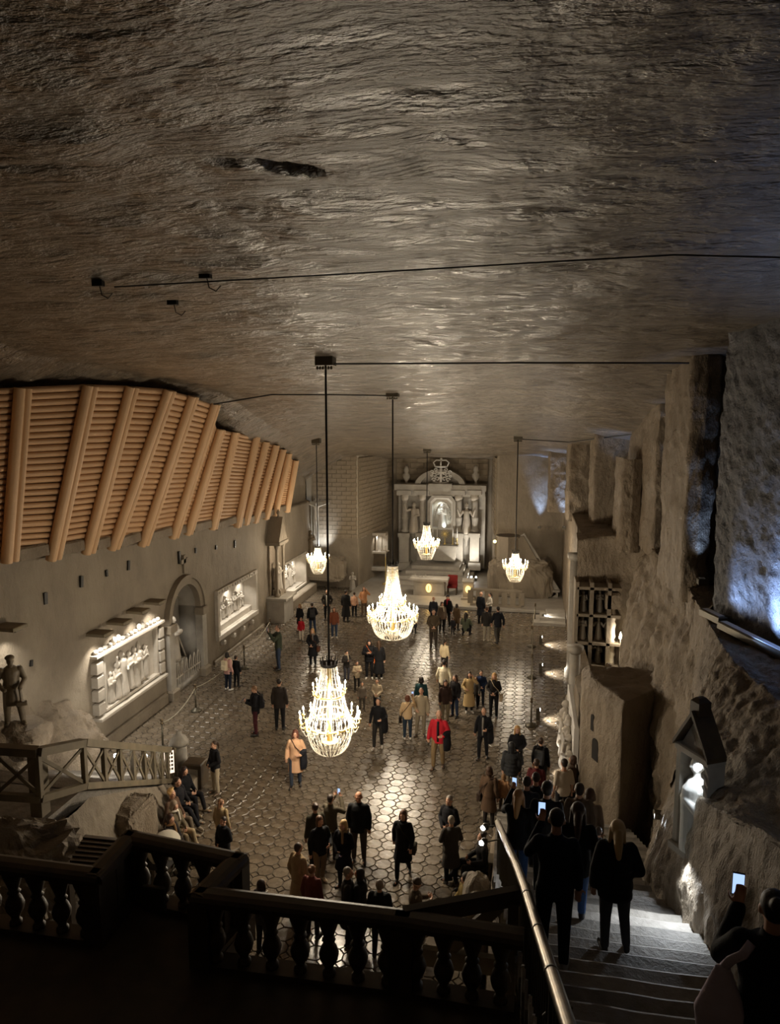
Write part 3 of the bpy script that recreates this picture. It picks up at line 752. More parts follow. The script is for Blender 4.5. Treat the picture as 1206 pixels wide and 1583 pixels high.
# ---- miner statue on its rock by the left landing
def miner():
    b = MB()
    b.tube([(0, 0, 0.82), (0, 0.01, 0.95), (0, 0.0, 1.15), (0, 0.02, 1.35), (0, 0.03, 1.46), (0, 0.02, 1.52)], [(0.19, 0.16), (0.21, 0.17), (0.18, 0.14), (0.21, 0.14), (0.16, 0.10), (0.07, 0.07)], 14)
    b.tube([(0, -0.02, 0.55), (0, -0.02, 0.75), (0, 0, 0.95)], [(0.25, 0.22), (0.24, 0.20), (0.20, 0.16)], 14)
    b.ball((0, -0.02, 1.64), (0.085, 0.10, 0.12), 12, 9); b.ball((0, 0.0, 1.72), (0.115, 0.125, 0.07), 12, 7)
    b.caps((0, -0.11, 1.65), 0.015, (0, -0.125, 1.62), 0.02, 6); b.ball((0, -0.075, 1.555), (0.06, 0.05, 0.06))
    for s, kx, ky, ax, ay_ in ((-1, -0.13, -0.08, -0.14, -0.02), (1, 0.16, -0.10, 0.20, -0.06)):
        b.caps((s*0.10, 0, 0.88), 0.11, (kx, ky, 0.48), 0.095); b.caps((kx, ky, 0.48), 0.09, (ax, ay_, 0.10), 0.07)
        b.caps((ax, ay_+0.05, 0.055), 0.06, (ax+s*0.03, ay_-0.17, 0.045), 0.05)
    b.caps((-0.2, 0.02, 1.42), 0.075, (-0.31, 0.05, 1.14), 0.065); b.caps((-0.31, 0.05, 1.14), 0.06, (-0.20, -0.18, 0.98), 0.045)
    b.caps((0.2, 0.02, 1.42), 0.075, (0.30, 0.0, 1.13), 0.065); b.caps((0.30, 0.0, 1.13), 0.06, (0.16, -0.24, 1.0), 0.045)
    for s in (-1, 1): b.ball((s*0.17, -0.23, 0.98), (0.06, 0.06, 0.05))
    b.caps((0.15, -0.25, 1.02), 0.03, (0.17, -0.30, 0.62), 0.025); b.box((0.05, -0.36, 0.55), (0.3, -0.24, 0.66))
    return voxel(b, 0.016, 2, 'miner')
MSP = ony(22, 1120, 15.5)
M_stat = mat('dark_salt_statue', lin('#5b4f3f'), 0.5, col2=lin('#73664f'), nscale=5, bump=0.3, bscale=20, bdist=0.01)
obj('miner_statue', miner(), M_stat, None, (MSP.x, 15.5, 3.15), (0, 0, 0.75), (1.04, 1.04, 1.04), label='dark standing miner statue with cap on a rock by left landing', cat='statue')
def boulder(name, loc, r, label=None, seed=0, m=M_rock, amp=0.22, cat='rock', sc=1.5, n=36, pw=0.72, **kw):
    rx, ry, rz_ = r
    th = np.linspace(0.02, PI-0.02, n//2); ph = np.linspace(0, 2*PI, n, endpoint=False)
    T, Pp = np.meshgrid(th, ph, indexing='ij')
    D = np.stack([np.sin(T)*np.cos(Pp), np.sin(T)*np.sin(Pp), np.cos(T)], -1).reshape(-1, 3)
    D2 = np.sign(D)*np.abs(D)**pw
    k = 1+amp*fbm(D*sc+seed*7.1, 4, True)
    V = D2*np.array([rx, ry, rz_])*k[:, None]
    h = n//2; fs = []
    for i in range(h-1):
        for j in range(n): fs.append((i*n+j, (i+1)*n+j, (i+1)*n+(j+1) % n, i*n+(j+1) % n))
    fs.append(tuple(range(n))); fs.append(tuple(range((h-1)*n, h*n))[::-1])
    me = bpy.data.meshes.new(name); me.from_pydata(V.tolist(), [], fs); me.update()
    return obj(name, me, m, None, loc, label=label, cat=cat if label else None, **kw)
boulder('statue_rock', (MSP.x, 15.5, 2.75), (0.75, 0.7, 0.42), 'squared rock under the miner statue beside the left landing', 3)
# ---- left staircase, its lattice railing and the wall below
LA, LBk = Vector((-9.2, 13.0, 4.14)), Vector((-10.4, 19.0, 1.0))
M_bank = M_rock
stl = empty('left_staircase', (-11.3, 19.0, 0), 'stone staircase descending along the left wall behind a lattice railing', 'staircase')
ns = 18
for i in range(ns):
    z = 3.05*(i+1)/ns; f0 = i/ns; f1 = (i+1)/ns
    y0 = 19.0-6.0*f1; y1 = 19.0-6.0*f0; x1 = -10.42+1.2*(f0+f1)/2
    MB().box((-12.6+11.3, y0-19.0-0.06, z-0.35), (x1+11.3-0.08, y1-19.0, z), ch=0.02).build('step', M_step, stl)
MB().box((-13.7, 8.0, 2.75), (-9.3, 13.0, 3.05)).build('floor', M_step, kind='structure')
struct_sheet('wall_left', [[(-12.45, 8, 3.0), (-12.45, 13, 3.0), (-12.5, 16, 1.5), (-12.6, 19, 0.0), (-13.2, 20.0, -0.05)],
                           [(-12.7, 8, 3.6), (-12.8, 13, 3.5), (-12.9, 16, 2.6), (-13.1, 19, 1.2), (-13.5, 20.0, 0.7)],
                           [(-13.8, 8, 4.2), (-13.8, 13, 4.2), (-13.8, 16, 3.5), (-13.8, 19, 2.2), (-13.85, 20.0, 1.0)]], 130, 60, rgh2(0.26, 1.1, 0.13, 3.5), M_rock)
# retaining wall below the railing
def rail_pt(t): return LA.lerp(LBk, t)
ptsb = [(-8.9, 11.0), (-9.0, 12.9), (-9.3, 15.0), (-9.8, 17.2), (-10.3, 18.9)]
zt = [2.98, 2.98, 2.0, 0.9, 0.05]
struct_sheet('wall_left', [[(x+0.55, y-0.1, -0.1) for x, y in ptsb], [(x+0.30, y, z*0.55) for (x, y), z in zip(ptsb, zt)], [(x, y, z) for (x, y), z in zip(ptsb, zt)]], 130, 50, rgh2(0.10, 0.9, 0.06, 3), M_wall, flip=True)
boulder('rock_slab', (-8.95, 14.3, 0.95), (0.32, 0.62, 1.05), 'upright rock slab with dark cleft below the lattice railing', 5, M_rock, 0.10, pw=0.28, n=60, sc=2.2)
lat = empty('lattice_railing', LBk, 'grey painted wooden railing with crossed slats along the left staircase', 'railing')
def lbar(name, p, q, w, h, par=lat):
    o = MB().bar(Vector(p)-LBk, Vector(q)-LBk, w, h).build(name, M_wood, par); return o
LZ = LA + (LA-LBk).normalized()*0.0
bot = lambda t: rail_pt(t) - Vector((0, 0, 1.06 if t < 0.99 else 1.0))
P0 = Vector((-10.9, 11.3, 4.72)); P0b = P0-Vector((0, 0, 1.10))
NX = Vector((-9.32, 11.75, 4.52)); NXb = NX-Vector((0, 0, 1.1))
corner = [P0, NX, LA, LBk]
for a, b in zip(corner[:-1], corner[1:]):
    lbar('top_rail', a, b, 0.20, 0.16); lbar('bottom_rail', a-Vector((0, 0, 0.98)), b-Vector((0, 0, 0.98)), 0.12, 0.14)
tpos = [0, 0.17, 0.32, 0.46, 0.59, 0.71, 0.81, 0.905, 1.0]
ups = [P0.lerp(NX, 0.05), P0.lerp(NX, 0.5), NX, LA] + [rail_pt(t) for t in tpos[1:]]
for k, u in enumerate(ups):
    w = 0.10
    lbar('upright', u-Vector((0, 0, 0.95)), u-Vector((0, 0, 0.05)), w, w)
for a, b in zip(ups[:-1], ups[1:]):
    lbar('cross_slat', a-Vector((0, 0, 0.10)), b-Vector((0, 0, 0.92)), 0.035, 0.07)
    lbar('cross_slat', a-Vector((0, 0, 0.92)), b-Vector((0, 0, 0.10)), 0.035, 0.07)
bp = ony(56, 1150, 12.0)
MB().box((-0.13, -0.13, -2.6), (0.13, 0.13, -0.1)).build('corner_post', M_wood, lat, loc=bp-LBk)
for u, pw in ((rail_pt(0.36)+Vector((-0.3, 0.15, -0.35)), 30), (rail_pt(0.71)+Vector((-0.3, 0.1, -0.3)), 40)):
    t = empty('stair_spot', u, 'small round lamp on left staircase rail, ' + ('nearer the landing' if pw == 30 else 'nearer the hall floor'), 'lamp')
    MB().ball((0, 0, 0), 0.06, 8, 6).build('lamp_globe', M_white_e, t, True)
    MB().tube([(0, 0, 0), (0.25, -0.1, 0.1)], 0.02, 6).build('lamp_arm', M_iron, t)
    spot('lamp_light', (-0.08, 0.02, 0.0), (-2.2, 1.6, -0.9), pw*2.5, WHITE, 110, 0.8, 0.05, t)
# rock pile and tiled canopy nearer the camera
rp = ony(40, 1325, 10.3)
boulder('rock_pile', (rp.x-0.3, 10.4, 2.92), (1.0, 0.8, 0.72), 'heap of broken rock below left landing, near dark balustrade', 8, M_wall, 0.34, sc=2.6, n=60)
MB().box((-9.8, 7.8, 0), (-6.9, 11.2, 2.55)).build('wall_left', M_rock, kind='structure')
cq = [ony(132, 1290, 10.2), ony(200, 1297, 10.2), ony(170, 1345, 9.2), ony(104, 1340, 9.2)]
tc_ = empty('tiled_canopy', (cq[0]+cq[2])/2, 'small dark tiled canopy roof seen behind the left balustrade', 'canopy')
nrm = (cq[1]-cq[0]).cross(cq[3]-cq[0]).normalized()
if nrm.z < 0: nrm = -nrm
for r in range(7):
    a = cq[0].lerp(cq[3], r/7)-Vector(tc_.location); b = cq[1].lerp(cq[2], r/7)-Vector(tc_.location)
    a2 = cq[0].lerp(cq[3], (r+1.12)/7)-Vector(tc_.location); b2 = cq[1].lerp(cq[2], (r+1.12)/7)-Vector(tc_.location)
    th = nrm*0.05
    MB().add([a, b, b2+th*0.7, a2+th*0.7, a-th, b-th, b2-th*0.2, a2-th*0.2], [(0, 1, 2, 3), (7, 6, 5, 4), (0, 4, 5, 1), (1, 5, 6, 2), (2, 6, 7, 3), (3, 7, 4, 0)]).build('tile_row', M_dwood, tc_)
for a in (cq[2], cq[3]):
    MB().box((-0.06, -0.06, -2.0), (0.06, 0.06, 0)).build('canopy_post', M_dwood, tc_, loc=a-Vector(tc_.location))
# ledge for the seated visitors, stone bollard, signs
MB().box((-0.25, -2.3, 0), (0.25, 2.3, 0.44), ch=0.04).build('stone_ledge', M_wall, loc=(-9.25, 16.6, 0), rot=(0, 0, 0.22), label='low stone ledge along wall under the lattice railing, people sitting on it', cat='ledge')
bo = onz(279, 1200)
t = empty('stone_bollard', bo, 'round stone bollard with domed cap at end of lattice railing', 'bollard')
MB().lathe([(0.30, 0), (0.30, 0.2), (0.24, 0.25), (0.22, 1.05)], 14).build('shaft', M_grey, t, True)
MB().lathe([(0.30, 1.05), (0.30, 1.15), (0.25, 1.22), (0.20, 1.30), (0.08, 1.38), (0.09, 1.45), (0.03, 1.50)], 14).build('cap', M_grey, t, True)
sg = bo + Vector((0.05, -0.75, 0))
t = empty('lit_sign', sg, 'upright backlit notice board with rows of dark lines beside stone bollard', 'sign')
M_sign = emat('sign_glow', (1.0, 0.80, 0.62), 0.9)
MB().box((-0.03, -0.17, 0.45), (0.03, 0.17, 1.25)).build('frame', M_dwood, t, rot=(0, 0, -0.9))
MB().box((0.031, -0.14, 0.50), (0.045, 0.14, 1.20)).build('panel', M_sign, t, rot=(0, 0, -0.9))
for r in range(5):
    for c_ in range(3):
        MB().box((0.046, -0.11+0.08*c_, 0.60+0.12*r), (0.05, -0.05+0.08*c_, 0.67+0.12*r)).build('text_line', M_dwood, t, rot=(0, 0, -0.9))
MB().box((-0.05, -0.05, 0), (0.05, 0.05, 0.45)).build('foot', M_dwood, t)
sb = onz(303, 1212)
t = empty('sign_stand', sb, 'small dark box stand with printed face beside the seated visitors', 'stand')
MB().box((-0.30, -0.25, 0.0), (0.30, 0.25, 0.75), ch=0.03).build('box', M_dwood, t)
MB().box((-0.20, -0.262, 0.2), (0.2, -0.252, 0.6)).build('printed_face', M_grey, t)
# ---- stanchions and ropes
def stanchion(p, label, grp):
    t = empty('stanchion', p, label, 'stanchion', grp)
    MB().lathe([(0.20, 0), (0.20, 0.04), (0.10, 0.09), (0.05, 0.14)], 12).build('base', M_iron, t, True)
    MB().lathe([(0.032, 0.1), (0.032, 0.9)], 10).build('post', M_iron, t, True)
    MB().lathe([(0.05, 0.88), (0.055, 0.93), (0.03, 0.96), (0.05, 1.0), (0.045, 1.05), (0.01, 1.08)], 10).build('finial', M_brass, t, True)
def rope(a, b, label, sag=0.22):
    pts = []
    for k in range(11):
        f = k/10; p = Vector(a).lerp(Vector(b), 0.012+f*0.976); p.z = 0.9-sag*4*f*(1-f); pts.append(p)
    o_ = Vector(a)
    MB().tube([p-o_ for p in pts], 0.02, 6).build('barrier_rope', cloth('#8d8675'), None, True, loc=o_, label=label, cat='rope')
SL = [onz(252, 1158), onz(303, 1099), onz(378, 1033), onz(418, 988)]
for k, p in enumerate(SL):
    stanchion(p, 'metal barrier post on left side of hall, ' + ('nearest the staircase', 'beside the first relief', 'beside the arched niche', 'farthest, near the shrine')[k], 'barrier posts on the left')
for k in range(3):
    rope(SL[k], SL[k+1], 'pale rope slung between barrier posts by left wall, ' + ('nearest the staircase', 'in front of arched niche', 'in front of long relief')[k])
SR = [onz(821, 1122), onz(822, 1048), onz(822, 1000), onz(827, 962)]
for k, p in enumerate(SR):
    stanchion(p, 'dark barrier post on right side of hall, ' + ('nearest the stairs', 'second from the stairs', 'third from the stairs', 'nearest the altar')[k], 'barrier posts on the right')
for k in range(3):
    rope(SR[k], SR[k+1], 'rope slung between right-hand barrier posts, ' + ('nearest the stairs', 'middle span', 'nearest the altar')[k], 0.1)
for k, (px, py) in enumerate(((832, 1112), (836, 1040), (836, 996), (840, 962), (846, 1195))):
    p = onz(px, py)
    t = empty('floor_spot', p, 'small floor spotlight washing tiles by right wall, ' + ('beside the nearest post', 'second from stairs', 'third from stairs', 'nearest the pulpit', 'at foot of stairs')[k], 'lamp')
    MB().box((-0.08, -0.08, 0), (0.06, 0.08, 0.45), ch=0.02).build('housing', M_iron, t)
    MB().box((0.06, -0.05, 0.34), (0.068, 0.05, 0.42)).build('lens', M_white_e, t)
    spot('lamp_light', (0.10, 0, 0.42), (0.75, -0.05, 0.0), 120, WHITE, 105, 0.9, 0.03, t)
# ================================================================== FOREGROUND LANDING AND BALUSTRADE
ZL, ZR = 4.70, 5.60
line_pts = [(-9.2, 7.12), (-4.99, 7.14), (-5.01, 7.93), (-3.44, 7.74), (-3.58, 7.05), (-1.23, 7.1), (0.0, 7.06)]
land = MB().prism([(-9.4, -5), (0.15, -5), (0.15, 7.25), (-3.40, 7.25), (-3.30, 7.95), (-5.16, 8.12), (-5.16, 7.30), (-9.4, 7.28)], ZL-0.35, ZL).build('floor', M_dwood, kind='structure')
MB().box((-9.4, 6.9, 0), (0.1, 7.15, ZL-0.35)).build('wall_front', M_rock, kind='structure')
bal = empty('balustrade', (-3.0, 7.1, ZL), 'dark wooden balustrade with turned balusters along the foreground landing', 'balustrade')
BO = Vector(bal.location)
bprof = [(0.075, 0.0), (0.075, 0.05), (0.05, 0.08), (0.055, 0.12), (0.10, 0.20), (0.115, 0.27), (0.09, 0.35), (0.055, 0.41), (0.08, 0.44), (0.055, 0.47), (0.08, 0.55), (0.115, 0.66), (0.135, 0.74), (0.135, 0.78)]
bal_me = MB().lathe(bprof, 14).mesh('baluster', True); bal_me.materials.append(M_dwood)
for k, ((x0, y0), (x1, y1)) in enumerate(zip(line_pts[:-1], line_pts[1:])):
    a = Vector((x0, y0, ZR)); b = Vector((x1, y1, ZR)); d = (b-a); L_ = d.length; d.normalize()
    rp_ = MB()
    sec = [(-0.13, -0.10), (0.13, -0.10), (0.135, -0.04), (0.11, 0.0), (0.05, 0.022), (-0.05, 0.022), (-0.11, 0.0), (-0.135, -0.04)]
    sd = Vector((d.y, -d.x, 0))
    vs = [p + sd*s + Vector((0, 0, z)) - BO for p in (a - d*0.08, b + d*0.08) for s, z in sec]
    rp_.add(vs, [(i, (i+1) % 8, 8+(i+1) % 8, 8+i) for i in range(8)] + [tuple(range(7, -1, -1)), tuple(range(8, 16))])
    rp_.build('rail', M_dwood, bal)
    MB().bar(a-Vector((0, 0, 0.88))-BO, b-Vector((0, 0, 0.88))-BO, 0.24, 0.10).build('plinth', M_dwood, bal)
    n = max(1, int(round(L_/0.315)))
    for i in range(n):
        f = (i+0.5)/n
        p = a.lerp(b, f)
        if k in (1, 3) and L_ < 0.9: continue
        obj('baluster', bal_me, None, bal, Vector((p.x, p.y, ZL+0.06))-BO)
    if k in (1, 3):
        MB().bar(a.lerp(b, 0.5)-Vector((0, 0, 0.10))-BO-d*L_*0.46, a.lerp(b, 0.5)-Vector((0, 0, 0.10))-BO+d*L_*0.46, 0.16, 0.02).build('infill_panel', M_dwood, bal)
for x, y in line_pts[1:-1]:
    MB().box((-0.12, -0.12, 0), (0.12, 0.12, ZR-ZL-0.08)).build('newel_post', M_dwood, bal, loc=(x-BO.x, y-BO.y, 0))
# solid cheek between the two rails of the jog (seen from inside as dark planks)
for (x0, y0), (x1, y1) in ((line_pts[1], line_pts[2]), (line_pts[3], line_pts[4])):
    for i in range(4):
        f = (i+0.5)/4
        MB().box((-0.03, -0.085, 0.0), (0.03, 0.085, ZR-ZL-0.1)).build('plank', M_dwood, bal, loc=(x0+(x1-x0)*f-BO.x, y0+(y1-y0)*f-BO.y, 0))
# slanting board joining the balustrade to the stair rail, with braces under it
sbd = empty('slanting_board', (-1.2, 7.15, 5.6), 'broad dark board running from balustrade corner to brass stair rail', 'board')
def sb_(p): return Vector(p)-Vector(sbd.location)
MB().bar(sb_((-1.23, 7.17, 5.53)), sb_((0.02, 7.78, 5.53)), 0.10, 0.20).build('board', M_dwood, sbd)
MB().bar(sb_((-0.20, 7.75, 5.40)), sb_((-0.95, 7.75, 4.55)), 0.06, 0.15).build('brace', M_wood, sbd)
MB().bar(sb_((-0.04, 7.70, 5.5)), sb_((-0.04, 7.70, 4.0)), 0.12, 0.12).build('brace_post', M_dwood, sbd)
MB().bar(sb_((-1.1, 7.75, 4.62)), sb_((0.0, 7.75, 4.62)), 0.08, 0.22).build('sill_board', M_wood, sbd)
bxs = empty('switch_box', ony(238, 1378, 7.6)+Vector((0, 0, -0.1)), 'flat dark box hanging inside the projecting bay of balustrade', 'box')
MB().box((-0.15, -0.03, -0.17), (0.15, 0.03, 0.17), ch=0.01).build('box_body', M_iron, bxs)
MB().box((-0.12, -0.036, -0.14), (0.12, -0.031, 0.14)).build('box_lid', M_iron, bxs)
# ================================================================== RIGHT STAIRCASE
def stair_left(y): return float(np.interp(y, [0, 4.1, 7.4, 11.65, 19.2], [0.55, 0.30, 0.03, -0.42, -0.62]))
RISE, TREAD, YB = 0.168, 0.40, 19.17
def step_z(y):
    i = math.floor((YB-y)/TREAD)+1
    return max(0.0, RISE*i)
stc = empty('right_staircase', (1.0, YB, 0), 'wide worn stone staircase descending on the right towards the hall', 'staircase')
SO = Vector(stc.location)
STEPM = [M_step] + [mat('stone_step_'+n_, a_, 0.62, col2=b_, nscale=5, bump=0.6, bscale=14, bdist=0.03, bump2=0.5, bscale2=60, bdist2=0.01) for n_, a_, b_ in (('pale', (0.26, 0.235, 0.205), (0.38, 0.35, 0.31)), ('dark', (0.15, 0.135, 0.115), (0.25, 0.23, 0.20)))]
for i in range(1, 47):
    z = RISE*i; y1 = YB-TREAD*(i-1); y0 = YB-TREAD*i
    xl = stair_left((y0+y1)/2)
    b = MB(); nx = 8; xr = 2.75
    top = []; 
    rnd = random.Random(i)
    x_s = [xl+(xr-xl)*k/nx for k in range(nx+1)]
    edge = [rnd.uniform(-0.012, 0.012) for _ in x_s]
    vs = []; fs = []
    for k, x in enumerate(x_s):
        e = edge[k]; dz = rnd.uniform(-0.008, 0.004)
        vs += [(x-SO.x, y1+e-SO.y, z-0.55), (x-SO.x, y1+e-SO.y, z-0.045+dz), (x-SO.x, y1+e-0.07-SO.y, z+dz), (x-SO.x, y0-0.05-SO.y, z), (x-SO.x, y0-0.05-SO.y, z-0.55)]
    for k in range(nx):
        a = 5*k
        for j in range(4): fs.append((a+j, a+5+j, a+6+j, a+1+j))
    fs += [(0, 1, 2, 3, 4), (5*nx+4, 5*nx+3, 5*nx+2, 5*nx+1, 5*nx)]
    b.add(vs, fs); b.build('step', STEPM[(i*7) % 3], stc)
# side of the stairs
struct_sheet('wall_front', [[(stair_left(y)-0.15, y, -0.1) for y in (6, 9, 12, 15, 18, 19.2)], [(stair_left(y)-0.03, y, max(-0.1, 8.05-0.42*y-0.35)) for y in (6, 9, 12, 15, 18, 19.2)]], 60, 30, rgh2(0.05, 0.8, 0.03, 3), M_rock)
# brass handrail with iron balusters
RP = [Vector((0.55, 1.5, 8.34)), Vector((0.33, 4.14, 7.26)), Vector((0.08, 7.42, 5.88)), Vector((-0.02, 8.5, 5.43)), Vector((-0.36, 11.65, 4.11))]
hr = empty('stair_handrail', RP[2], 'worn brass tube handrail on iron balusters along the right staircase', 'handrail')
HO = Vector(hr.location)
MB().tube([p-HO for p in RP], 0.052, 14).build('hand_tube', M_brass, hr, True)
MB().tube([p-HO+Vector((0.02, 0, -0.13)) for p in RP], 0.022, 8).build('lower_tube', M_iron, hr, True)
for f in (0.25, 0.55, 0.9):
    p = RP[1].lerp(RP[2], f); q = RP[1].lerp(RP[2], f+0.012)
    MB().tube([p-HO, q-HO], 0.056, 14).build('sleeve', M_iron, hr, True)
yy = 3.0
while yy < 11.7:
    for a, b in zip(RP[:-1], RP[1:]):
        if a.y <= yy <= b.y:
            p = a.lerp(b, (yy-a.y)/(b.y-a.y)); break
    zb = max(step_z(yy)-0.30, 0)
    big = abs((yy*100) % 160) < 14
    MB().tube([(0, 0, -0.03), (0, 0, zb-p.z)], 0.03 if big else 0.013, 6).build('baluster', M_iron, hr, loc=p-HO)
    yy += 0.145
for px, py, Yd, lab in ((751, 1279, 11.5, 'upper white lamp clamped at lower end of brass stair handrail'), (749, 1302, 11.0, 'lower white lamp clamped near end of brass stair handrail')):
    p = ony(px, py, Yd)
    t = empty('rail_lamp', p, lab, 'lamp')
    MB().tube([(0.0, 0, 0), (-0.30-p.x, 0.0, 0.08)], 0.012, 6).build('lamp_arm', M_iron, t)
    MB().lathe([(0.02, -0.05), (0.05, -0.03), (0.055, 0.05), (0.02, 0.07)], 10).build('lamp_head', M_iron, t, True)
    MB().ball((-0.045, -0.03, 0.0), 0.042, 8, 6).build('lamp_lens', M_white_e, t, True)
    spot('lamp_light', (-0.09, -0.04, -0.01), (-0.5, -2.0, -3.0), 8, COOL, 100, 0.8, 0.03, t)
for px, py, Yd, lab in ((793, 1462, 7.2, 'small dark cylinder lamp fixed under balustrade end by handrail'), (855, 1565, 5.2, 'small dark cylinder lamp fixed below near end of handrail')):
    p = ony(px, py, Yd)
    t = empty('post_lamp', p, lab, 'lamp')
    MB().tube([(-0.06, -0.02, -0.05), (0.05, 0.02, 0.05)], 0.035, 10).build('lamp_head', M_iron, t, True)
    MB().tube([(0.05, 0.02, 0.05), (0.15, 0.05, 0.02)], 0.012, 6).build('lamp_arm', M_iron, t)
# stone boulder and bench by the foot of the stairs
boulder('standing_boulder', (-0.78, 13.2, 0.95), (0.30, 0.5, 1.0), 'rounded upright boulder at the side of right staircase under handrail', 12, M_wall, 0.16, n=44)
bp_ = onz(728, 1350)
t = empty('bench', bp_, 'low wooden bench with slatted front beside the upright boulder', 'bench')
MB().box((-0.55, -0.2, 0.40), (0.55, 0.2, 0.46), ch=0.01).build('seat', M_wood, t)
for k in range(7):
    MB().box((-0.5+0.155*k, -0.17, 0.0), (-0.45+0.155*k, -0.12, 0.40)).build('slat', M_wood, t)
MB().box((-0.52, 0.12, 0), (0.52, 0.18, 0.40)).build('back_board', M_wood, t)
# stair lights: lamps by the right wall, one of them added out of view, and in the lantern
def side_lamp_stair(p, tgt, pw, lab, ang=70, col=COOL):
    t = empty('stair_side_lamp', p, lab, 'lamp')
    MB().box((-0.04, -0.08, -0.05), (0.10, 0.08, 0.05), ch=0.01).build('lamp_body', M_iron, t)
    spot('lamp_light', (-0.08, 0, -0.02), Vector(tgt)-Vector(p), pw, col, ang, 0.7, 0.04, t)
# ---- glazed lantern niche with a bust on the right rock wall
lx, ly_, lz_ = 2.40, 10.1, 4.85
ln = empty('lantern_niche', (lx, ly_, lz_), 'carved stone shrine with glazed front, gabled top and lit white bust on right wall', 'shrine', rz=0.5)
W2, HB = 0.32, 1.50
MB().box((-0.12, -W2-0.08, -0.06), (0.34, W2+0.08, 0.06), ch=0.02).build('sill', M_grey, ln)
for s in (-1, 1):
    MB().box((-0.06, s*W2-0.05, 0.06), (0.28, s*W2+0.05, HB), ch=0.02).build('side_post', M_grey, ln)
MB().box((0.27, -W2, 0.06), (0.32, W2, HB+0.1)).build('back_panel', M_carve, ln)
MB().box((-0.10, -W2-0.06, HB), (0.28, W2+0.06, HB+0.10), ch=0.02).build('lintel', M_grey, ln)
ln.scale = (0.8, 0.86, 0.98)
for k in range(9):
    MB().bar((-0.07, -W2-0.05, 0.12+0.155*k), (-0.07, -W2+0.06, 0.26+0.155*k), 0.02, 0.03).build('carved_zigzag', M_carve, ln)
for s in (-1, 1):
    MB().add([(-0.14, s*(W2+0.08), HB+0.06), (0.27, s*(W2+0.08), HB+0.06), (0.27, 0, HB+0.62), (-0.14, 0, HB+0.62), (-0.14, s*(W2+0.08), HB+0.13), (0.27, s*(W2+0.08), HB+0.13), (0.27, 0, HB+0.70), (-0.14, 0, HB+0.70)],
             [(0, 1, 2, 3), (7, 6, 5, 4), (0, 4, 5, 1), (1, 5, 6, 2), (2, 6, 7, 3), (3, 7, 4, 0)]).build('gable_slope', M_dwood, ln)
MB().add([(0.0, -W2, HB+0.1), (0.0, W2, HB+0.1), (0.0, 0, HB+0.6), (0.06, -W2, HB+0.1), (0.06, W2, HB+0.1), (0.06, 0, HB+0.6)], [(0, 2, 1), (3, 4, 5), (0, 1, 4, 3), (1, 2, 5, 4), (2, 0, 3, 5)]).build('gable_face', M_grey, ln)
MB().box((-0.08, -0.10, HB+0.62), (0.18, 0.10, HB+0.88), ch=0.06).build('crest', M_dwood, ln)
M_glass = glass_thin('lantern_glass')
gl = MB(); vs = []; fs = []
for k in range(11):
    a = PI*(k/10-0.5); 
    for z in (0.06, HB-0.05): vs.append((-0.08-0.16*math.cos(a), W2*0.93*math.sin(a), z))
for k in range(10): fs.append((2*k, 2*k+2, 2*k+3, 2*k+1))
gl.add(vs, fs).build('glass_pane', M_glass, ln, True)
def bust():
    b = MB()
    b.tube([(0, 0, 0), (0, 0, 0.5), (0, 0, 0.75), (0, 0, 0.95), (0, 0, 1.06), (0, 0, 1.12)], [(0.26, 0.20), (0.26, 0.19), (0.28, 0.18), (0.26, 0.15), (0.16, 0.11), (0.07, 0.07)], 16)
    b.caps((0, 0, 1.08), 0.07, (0, -0.01, 1.2), 0.065)
    b.ball((0, -0.02, 1.30), (0.095, 0.115, 0.135), 14, 10); b.ball((0, 0.02, 1.33), (0.105, 0.115, 0.125), 14, 10)
    b.caps((0, -0.125, 1.31), 0.016, (0, -0.145, 1.28), 0.022, 6)
    for s in (-1, 1):
        b.ball((s*0.1, 0, 1.29), (0.015, 0.03, 0.04))
        b.caps((s*0.25, 0, 0.95), 0.09, (s*0.27, -0.08, 0.68), 0.08); b.caps((s*0.27, -0.08, 0.68), 0.075, (s*0.06, -0.22, 0.80), 0.05)
    return voxel(b, 0.014, 2, 'bust')
M_whites = mat('white_salt', (0.72, 0.70, 0.66), 0.5, bump=0.2, bscale=30, bdist=0.006)
obj('bust', bust(), M_whites, ln, (0.07, 0.0, 0.06), (0, 0, -PI/2-0.35), (0.95, 0.95, 1.0))
spot('lantern_light', (-0.02, -0.1, HB-0.08), (0.12, 0.0, 0.7), 16, COOL, 120, 0.8, 0.04, ln)
spot('lantern_spill', (-0.34, -0.05, 0.15), (-1.6, -1.1, -1.7), 75, COOL, 120, 0.8, 0.04, ln)
side_lamp_stair((2.30, 12.1, 4.3), (1.2, 9.0, 4.4), 26, 'small lamp on right rock wall lighting stairs beyond the shrine', 90)
side_lamp_stair((2.75, 4.2, 8.15), (1.2, 8.4, 4.6), 45, 'added lamp out of view at right, lighting woman and bag on nearer steps', 75)  # unseen lamp added for a rim of light on the nearest woman and bag
